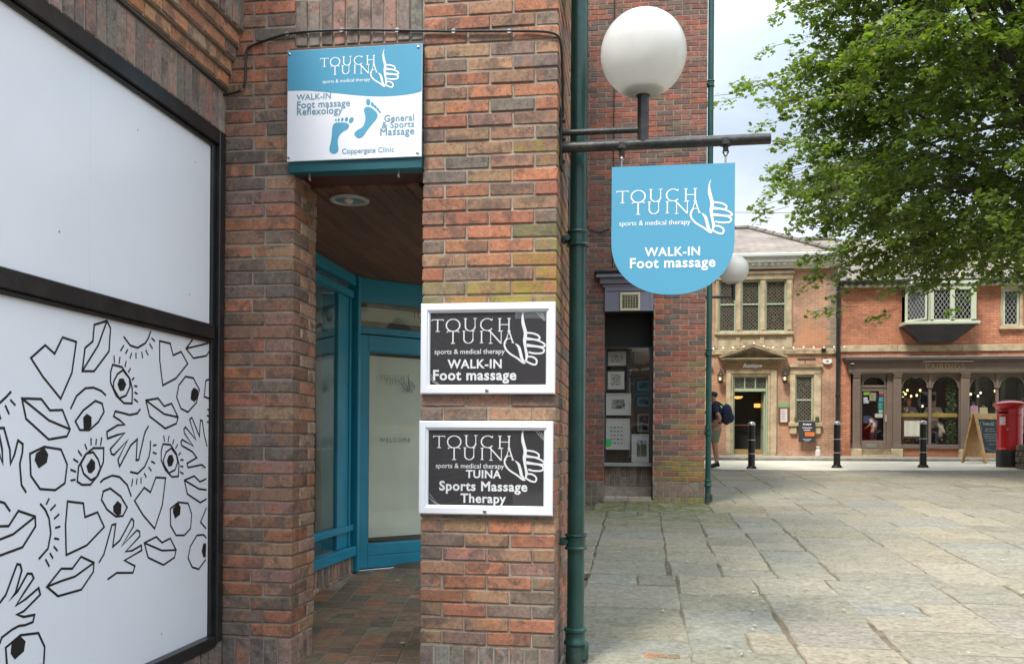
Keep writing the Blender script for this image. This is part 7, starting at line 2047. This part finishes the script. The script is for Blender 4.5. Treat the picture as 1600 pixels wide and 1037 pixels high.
bp = empty('backpack', (0, 0, 0), 'bulging blue and black backpack on the back of the man in khaki shorts', 'backpack')
b = MB(); b.sphere((0, -.25, 1.26), .19, 10, (.82, .72, 1.30)); bag = child('bag_body', b, cmat('blue_nylon', (.014, .022, .075)), bp)
b = MB(); b.sphere((0, -.345, 1.18), .13, 8, (.9, .62, .9)); child('front_pocket', b, cmat('blue_nylon_two', (.016, .030, .12)), bp)
b = MB(); b.sphere((-.155, -.22, 1.15), .06, 8, (.55, 1, 1.7)); child('side_pocket', b, M_SHOE, bp)
for s_ in (1, -1):
    b = MB(); b.tube(curve_pts([(s_ * .10, -.16, 1.46), (s_ * .13, -.02, 1.545), (s_ * .14, .13, 1.44), (s_ * .15, .165, 1.28), (s_ * .17, .10, 1.10), (s_ * .16, -.12, 1.06)], 4), .020, 6); child('shoulder_strap', b, M_SHOE, bp)
bp.location = man.location; bp.rotation_euler = man.rotation_euler

J = stand()
J['elR'] = (.26, .03, 1.14, .042); J['wrR'] = (.20, .22, 1.08, .028); J['paR'] = (.17, .28, 1.09, .03)
M_WHITESH = cmat('white_cotton', (.60, .56, .52)); M_DKTR = cmat('charcoal_denim', (.03, .032, .04))
M_BROWNHAIR = cmat('brown_hair', (.10, .045, .02))
person('woman in white top with brown hair behind the red post box at the right edge', (9.17, 23.1, g(23.1, 9.17)), R(70), J,
       [('shirt', *TEE, .016, M_WHITESH, 'chest'), ('trousers', *trousers(), .016, M_DKTR, 'pelvis'), ('shoe', *shoe('L'), .014, M_SHOE, 'anL'), ('shoe', *shoe('R'), .014, M_SHOE, 'anR')],
       .93, [('hair', .106, (.98, .95, 1.12), M_BROWNHAIR, (0, -.025, .015))])
J = stand()  # figure added indoors, standing in for a passer-by's reflection in the door
J['elL'] = (-.29, .06, 1.13, .042); J['wrL'] = (-.22, .25, 1.02, .028); J['paL'] = (-.20, .31, 1.0, .03)
for k in ('chest', 'neck', 'jaw', 'face', 'crown', 'nose', 'shL', 'shR'): v = J[k]; J[k] = (v[0], v[1] + .10, v[2] - .03, *v[3:])
person('added figure in white T-shirt behind the brown shop door glass, as a reflection', (7.28, YF + .55, 1.30), R(50), J,
       [('shirt', *TEE, .020, cmat('bright_white_cotton', (.72, .72, .78)), 'chest'), ('trousers', *trousers(), .016, M_DKTR, 'pelvis')],
       .70, [('hair', .106, (.98, .95, 1.05), cmat('dark_hair', (.02, .014, .01)), (0, -.025, .02))])
def seated():
    J = stand()
    for k in list(J):
        v = J[k]
        if k[:2] in ('kn',): J[k] = (v[0] * 1.1, .42, .93, v[3])
        elif k[:2] == 'th': J[k] = (v[0], .22, .93, v[3])
        elif k[:2] == 'ca': J[k] = (v[0] * 1.1, .40, .74, v[3])
        elif k[:2] == 'an': J[k] = (v[0] * 1.1, .34, .50, v[3])
        elif k[:2] == 'to': J[k] = (v[0] * 1.1, .48, .45, v[3])
        elif k[:2] == 'hi': J[k] = (v[0], .04, .93, v[3])
    return J
M_PALE = cmat('pale_linen', (.50, .43, .34)); M_DUSK = cmat('dusky_knit', (.16, .13, .14)); M_GREYBL = cmat('grey_blue_wool', (.17, .20, .23))
for (x, lab, top, bot, hr, el) in ((8.36, 'woman in grey top with reddish hair seated at the left pane of the arched window', M_GREYBL, M_DKTR, cmat('auburn_hair', (.16, .05, .02)), 1),
                                   (9.10, 'woman in pale cardigan and pale trousers seated at the right pane of the arched window', M_PALE, M_PALE, cmat('dark_brown_hair', (.05, .022, .012)), -1)):
    J = seated()
    J['elL'] = (-.27, .24, 1.16, .042); J['wrL'] = (-.10, .38, 1.24, .028); J['paL'] = (-.03, .36, 1.28, .03)
    J['elR'] = (.28, .25, 1.14, .042); J['wrR'] = (.14, .32, 1.36, .028) if el > 0 else (.10, .42, 1.17, .028); J['paR'] = (.08, .22, 1.45, .03) if el > 0 else (.03, .44, 1.17, .03)
    if el < 0:
        J['knR'] = (.0, .42, 1.0, .062); J['caR'] = (-.10, .42, .83, .058); J['anR'] = (-.22, .44, .66, .04); J['toR'] = (-.30, .52, .60, .033)
    sy = YF + .72
    pz = 1.19
    person(lab, (x, sy, pz), R(180), J, [('jumper', *sleeves(), .016, top, 'chest'), ('trousers', *trousers(), .016, bot, 'pelvis'), ('shoe', *shoe('L'), .012, M_SHOE, 'anL'), ('shoe', *shoe('R'), .012, M_SHOE, 'anR')],
           1.0, [('hair', .107, (.98, .92, 1.18), hr, (0, -.03, .005))], 'women seated in the arched window')
    t = empty('bar_stool', (x, sy, 1.13), 'dark bar stool under the woman at the %s pane of the arched window' % ('left' if el > 0 else 'right'), 'stool', 'stools in the arched window')
    b = MB(); b.lathe([(.17, 0), (.18, .02), (.17, .045), (.001, .05)], (x, sy, 1.94), 20); b.build('seat', M_DKTR, t, True)
    for k in range(4):
        a = math.pi / 4 + k * math.pi / 2
        b = MB(); b.tube([(x + .12 * math.cos(a), sy + .12 * math.sin(a), 1.945), (x + .21 * math.cos(a), sy + .21 * math.sin(a), 1.13)], .013, 6); b.build('leg', M_IRON, t)
    b = MB(); b.tube([(x + .18 * math.cos(q), sy + .18 * math.sin(q), 1.38) for q in np.linspace(0, 2 * math.pi, 20)], .009, 5, False); b.build('foot_ring', M_IRON, t)

t = empty('drain_cover', (.13, 5.22, g(5.22, .13) + .01), 'small brown brick-filled cover let into the paving near the thick downpipe', 'drain cover')
for i in range(3):
    b = MB(); b.bbox(.035 + i * .068, .098 + i * .068, 5.16, 5.27, g(5.2, .1) - .02, g(5.2, .1) + .0125, .004, pick(PAL, .2)); b.build('brick', M_BRICK, t)

# overhead wire
b = MB(); b.tube([(-2, 27.6, 8.9), (2.5, 27.6, 8.45), (6, 27.6, 8.3), (14, 27.6, 8.6)], .008, 4)
tag(b.build('overhead_wire', M_IRON), 'thin overhead wire crossing the pale sky above the restaurant roof', 'wire')

# ------------------------------------------------------------------ tree
tx_, ty_ = 9.7, 21.3
tz = g(ty_, tx_) + .45
tree = empty('broadleaf_tree', (tx_, ty_, tz), 'big broadleaf tree with spreading yellow-green crown over the right of the square', 'tree')
M_BARK = mat('tree_bark', (.075, .060, .045), .95, .35, 8, .9, 25, dirt=(.10, .11, .06), dscale=4, damt=.5)
rs = random.Random(21)
CC = Vector((9.45, 18.6, 9.0)); CR = Vector((6.2, 4.9, 5.4))
b = MB()
b.tube(curve_pts([(tx_, ty_, tz - .2), (tx_ - .05, ty_ - .05, tz + 1.2), (tx_ - .2, ty_ - .2, tz + 2.6), (tx_ - .35, ty_ - .5, tz + 4.2), (tx_ - .6, ty_ - 1.0, tz + 6.5), (tx_ - .8, ty_ - 1.5, tz + 9.0)], 4), [.36, .32, .30, .29, .28, .275, .27, .265, .26, .25, .24, .23, .22, .21, .2, .18, .15, .12, .09, .07, .05], 12)
b.build('trunk', M_BARK, tree, True)
def fork(): 
    k = rs.uniform(.25, .95)
    return Vector((tx_ - .2 - .6 * k, ty_ - .2 - 1.3 * k, tz + 2.2 + 6.0 * k))
boughs = []
tries = 0
while len(boughs) < 118 and tries < 9000:
    tries += 1
    d = Vector((rs.gauss(0, 1), rs.gauss(0, 1), rs.gauss(0, 1))).normalized()
    # squarish envelope, hanging low
    q = (abs(d.x) ** 2.6 + abs(d.y) ** 2.6 + abs(d.z) ** 2.6) ** (-1 / 2.6)
    r = q * rs.uniform(.45, 1.0) ** .55
    p = CC + Vector((d.x * CR.x * r, d.y * CR.y * r, d.z * CR.z * r))
    if p.z < (5.1 if 4.75 < p.x < 5.5 else 5.45 if p.x > 6.6 else 5.75): continue
    if p.x < 4.7 and p.z < 6.2 + (4.7 - p.x) * .6: continue
    if p.x < 3.6: continue
    if p.x > 10.2 and rs.random() < .55: continue
    if any((p - o[0]).length < .88 for o in boughs): continue
    boughs.append((p, rs.uniform(.85, 1.35)))
lb = MB()
LP, LD, LS = [], [], []
tw = MB()
for bi, (p, br_) in enumerate(boughs):
    f0 = fork()
    if f0.z > p.z + 1.5: f0.z = max(tz + 2.4, p.z - .3)
    mid = f0.lerp(p, .5) + Vector((rs.uniform(-.4, .4), rs.uniform(-.4, .4), rs.uniform(.1, .7)))
    path = curve_pts([f0, mid, p], 6)
    L_ = (p - f0).length
    lb2 = MB(); lb2.tube(path, [.010 + .011 * L_ * (1 - i / (len(path) - 1)) ** 1.2 for i in range(len(path))], 6)
    lb2.build('limb', M_BARK, tree, True)
    outd = (p - CC); outd.z *= .4; outd.normalize()
    ns = int(42 * br_)
    for s in range(ns):
        e = Vector((rs.gauss(0, .62), rs.gauss(0, .62), rs.gauss(0, .30))) * br_
        c = p + e + Vector((0, 0, -.13 * (e.x * e.x + e.y * e.y)))
        dr = (outd * .7 + Vector((e.x, e.y, 0)) * .6 + Vector((rs.uniform(-.4, .4), rs.uniform(-.4, .4), rs.uniform(-.45, .12)))).normalized()
        ln_ = rs.uniform(.35, .75)
        tw.tube([c - dr * .35, c, c + dr * ln_ + Vector((0, 0, -.08))], [.008, .006, .003], 3, False)
        side = dr.cross(Vector((0, 0, 1))).normalized()
        nl = int(35 * rs.uniform(.7, 1.3))
        for i in range(nl):
            k = i / nl
            sg = 1 if i % 2 else -1
            q = c + dr * (ln_ * k) + side * (sg * rs.uniform(.03, .20) * (1 - .4 * k)) + Vector((0, 0, rs.gauss(-.05, .06) - .06 * k))
            LP.append(q); LD.append((dr * .5 + side * sg * .8 + Vector((rs.gauss(0, .35), rs.gauss(0, .35), rs.gauss(-.25, .3)))).normalized())
tw.build('twigs', M_BARK, tree)
n = len(LP)
P = np.array(LP, dtype=np.float32); D = np.array(LD, dtype=np.float32)
up_n = rng.normal(0, .42, (n, 3)).astype(np.float32) + np.array([0, 0, 1], dtype=np.float32)
S_ = np.cross(D, up_n); S_ /= np.linalg.norm(S_, axis=1, keepdims=True)
Nm = np.cross(S_, D)
# palmate leaf: tip, shoulders, side lobes, base
tmpl = np.array([(0, 0), (.55, 0.0), (.26, .17), (.32, .45), (-.14, .38), (-.24, 0), (-.14, -.38), (.32, -.45), (.26, -.17)], dtype=np.float32)
sz = rng.uniform(.075, .150, n).astype(np.float32)
bend = rng.uniform(-.35, .25, n).astype(np.float32)
k = len(tmpl)
V = P[:, None, :] + sz[:, None, None] * (tmpl[None, :, 0:1] * D[:, None, :] + tmpl[None, :, 1:2] * S_[:, None, :] + (bend[:, None, None] * np.abs(tmpl[None, :, 1:2]) - .25 * tmpl[None, :, 0:1] ** 2) * Nm[:, None, :])
V = V.reshape(-1, 3)
tri = np.array([(0, i, i + 1 if i + 1 < k else 1) for i in range(1, k)], dtype=np.int32)
F = (np.arange(n, dtype=np.int32)[:, None, None] * k + tri[None]).reshape(-1)
me = bpy.data.meshes.new('crown')
me.vertices.add(len(V)); me.vertices.foreach_set('co', V.ravel())
nf = n * len(tri)
me.loops.add(nf * 3); me.loops.foreach_set('vertex_index', F)
me.polygons.add(nf); me.polygons.foreach_set('loop_start', np.arange(0, nf * 3, 3, dtype=np.int32)); 
me.update(calc_edges=True)
c0 = np.array([.058, .108, .026]); c1 = np.array([.160, .215, .046]); c2 = np.array([.27, .30, .10])
cl = np.repeat(rng.random(len(boughs)), [1] * len(boughs))
f = np.clip(rng.beta(1.6, 2.4, n), 0, 1)[:, None]
C_ = c0 + (c1 - c0) * f
hot = rng.random(n) < .045
C_[hot] = c2 * rng.uniform(.7, 1.1, (hot.sum(), 1))
C_ = np.concatenate([C_, np.zeros((n, 1))], 1).astype(np.float32)
at = me.color_attributes.new('tint', 'FLOAT_COLOR', 'POINT'); at.data.foreach_set('color', np.repeat(C_, k, axis=0).ravel())
crown = link_mesh('crown', me, M_LEAF, tree)
crown['kind'] = 'stuff'

# fallen blossom and bits on the paving
b = MB()
for i in range(260):
    y = rs.uniform(4.9, 20.5) if rs.random() < .75 else rs.uniform(5, 12)
    x = rs.uniform(-.2, .40 * y + .3)
    if x < .3 and y > 11: continue
    z = g(y, x) + .024
    a = rs.uniform(0, 6.28); l_ = rs.uniform(.010, .032); w_ = rs.uniform(.005, .014)
    u = Vector((math.cos(a), math.sin(a), 0)); v = Vector((-math.sin(a), math.cos(a), 0)); c = Vector((x, y, z))
    q = rs.uniform(.6, 1)
    b.add([c - u * l_, c - v * w_ + Vector((0, 0, .004)), c + u * l_, c + v * w_ + Vector((0, 0, .006))], [(0, 1, 2, 3)], (.55 * q, .50 * q, .34 * q, 0))
for (x, y) in ((-1.72, 5.95), (-1.56, 5.93), (-1.69, 6.9), (-2.0, 7.3), (-1.62, 7.1), (-1.42, 5.3)):
    z = floor_z(x, y) + .006; a = rs.uniform(0, 3); u = Vector((math.cos(a), math.sin(a), 0)) * .028; v = Vector((-u.y, u.x, 0)) * .45; c = Vector((x, y, z))
    b.add([c - u, c - v, c + u, c + v + Vector((0, 0, .008))], [(0, 1, 2, 3)], (.50, .44, .28, 0))
M_PETAL = mat_tinted('dry_petal', .8, (.4, .36, .25), .2, 30, .8, 1.2, 0, 30, .001)
tag(b.build('fallen_petals', M_PETAL), kind='stuff')

# ------------------------------------------------------------------ the other sides of the square, seen mirrored in the glass
M_CHURCH = mat_far_brick('pale_ashlar', (.46, .40, .29), (.40, .345, .25), (.22, .19, .14), bw=.62, rh=.30, stain=(.26, .22, .16), stamt=.6)
ch = empty('stone_church', (25, 0, 0), 'pale stone church wall on the far right of the square, mirrored in the shop door', 'church')
b = MB()
for i in range(5):
    yc = -11 + i * 4.6
    b.bbox(24.2, 25.0, yc - .4, yc + .4, -.5, 6.6, .05)
b.build('buttress', M_CHURCH, ch)
b = MB(); b.box(25.0, 32, -13, 9.5, -.8, 8.5); b.build('wall', M_CHURCH, ch)
for i in range(4):
    yc = -8.7 + i * 4.6
    P = [(yc - .9, 2.2), (yc + .9, 2.2), (yc + .9, 5.2), (yc + .5, 6.1), (yc, 6.6), (yc - .5, 6.1), (yc - .9, 5.2)]
    b = MB(); b.prism(P, ((25, 0, 0), (0, 1, 0), (0, 0, 1), (-1, 0, 0)), 0, .02); b.build('window', M_DKPAINT, ch)
op = empty('opposite_building', (4, -40, -1.1), 'long dark brick terrace behind the photographer, mirrored in the shop glass', 'building')
b = MB(); b.box(-30, 40, -48, -40, -1.4, 8.5); b.build('wall', M_UPPER, op)
for i in range(15):
    for zz in (0.6, 4.6):
        b = MB(); b.bbox(-26 + i * 4.2, -24.2 + i * 4.2, -40.02, -39.96, zz, zz + 2.3, .02); wn = b.build('window', M_CORN, op)
        b = MB()
        for q in range(2):
            for r_ in range(2): b.box(-25.9 + i * 4.2 + q * .82, -25.15 + i * 4.2 + q * .82, -39.955, -39.95, zz + .1 + r_ * 1.08, zz + 1.08 + r_ * 1.08)
        b.build('pane', M_DGLASS, wn)
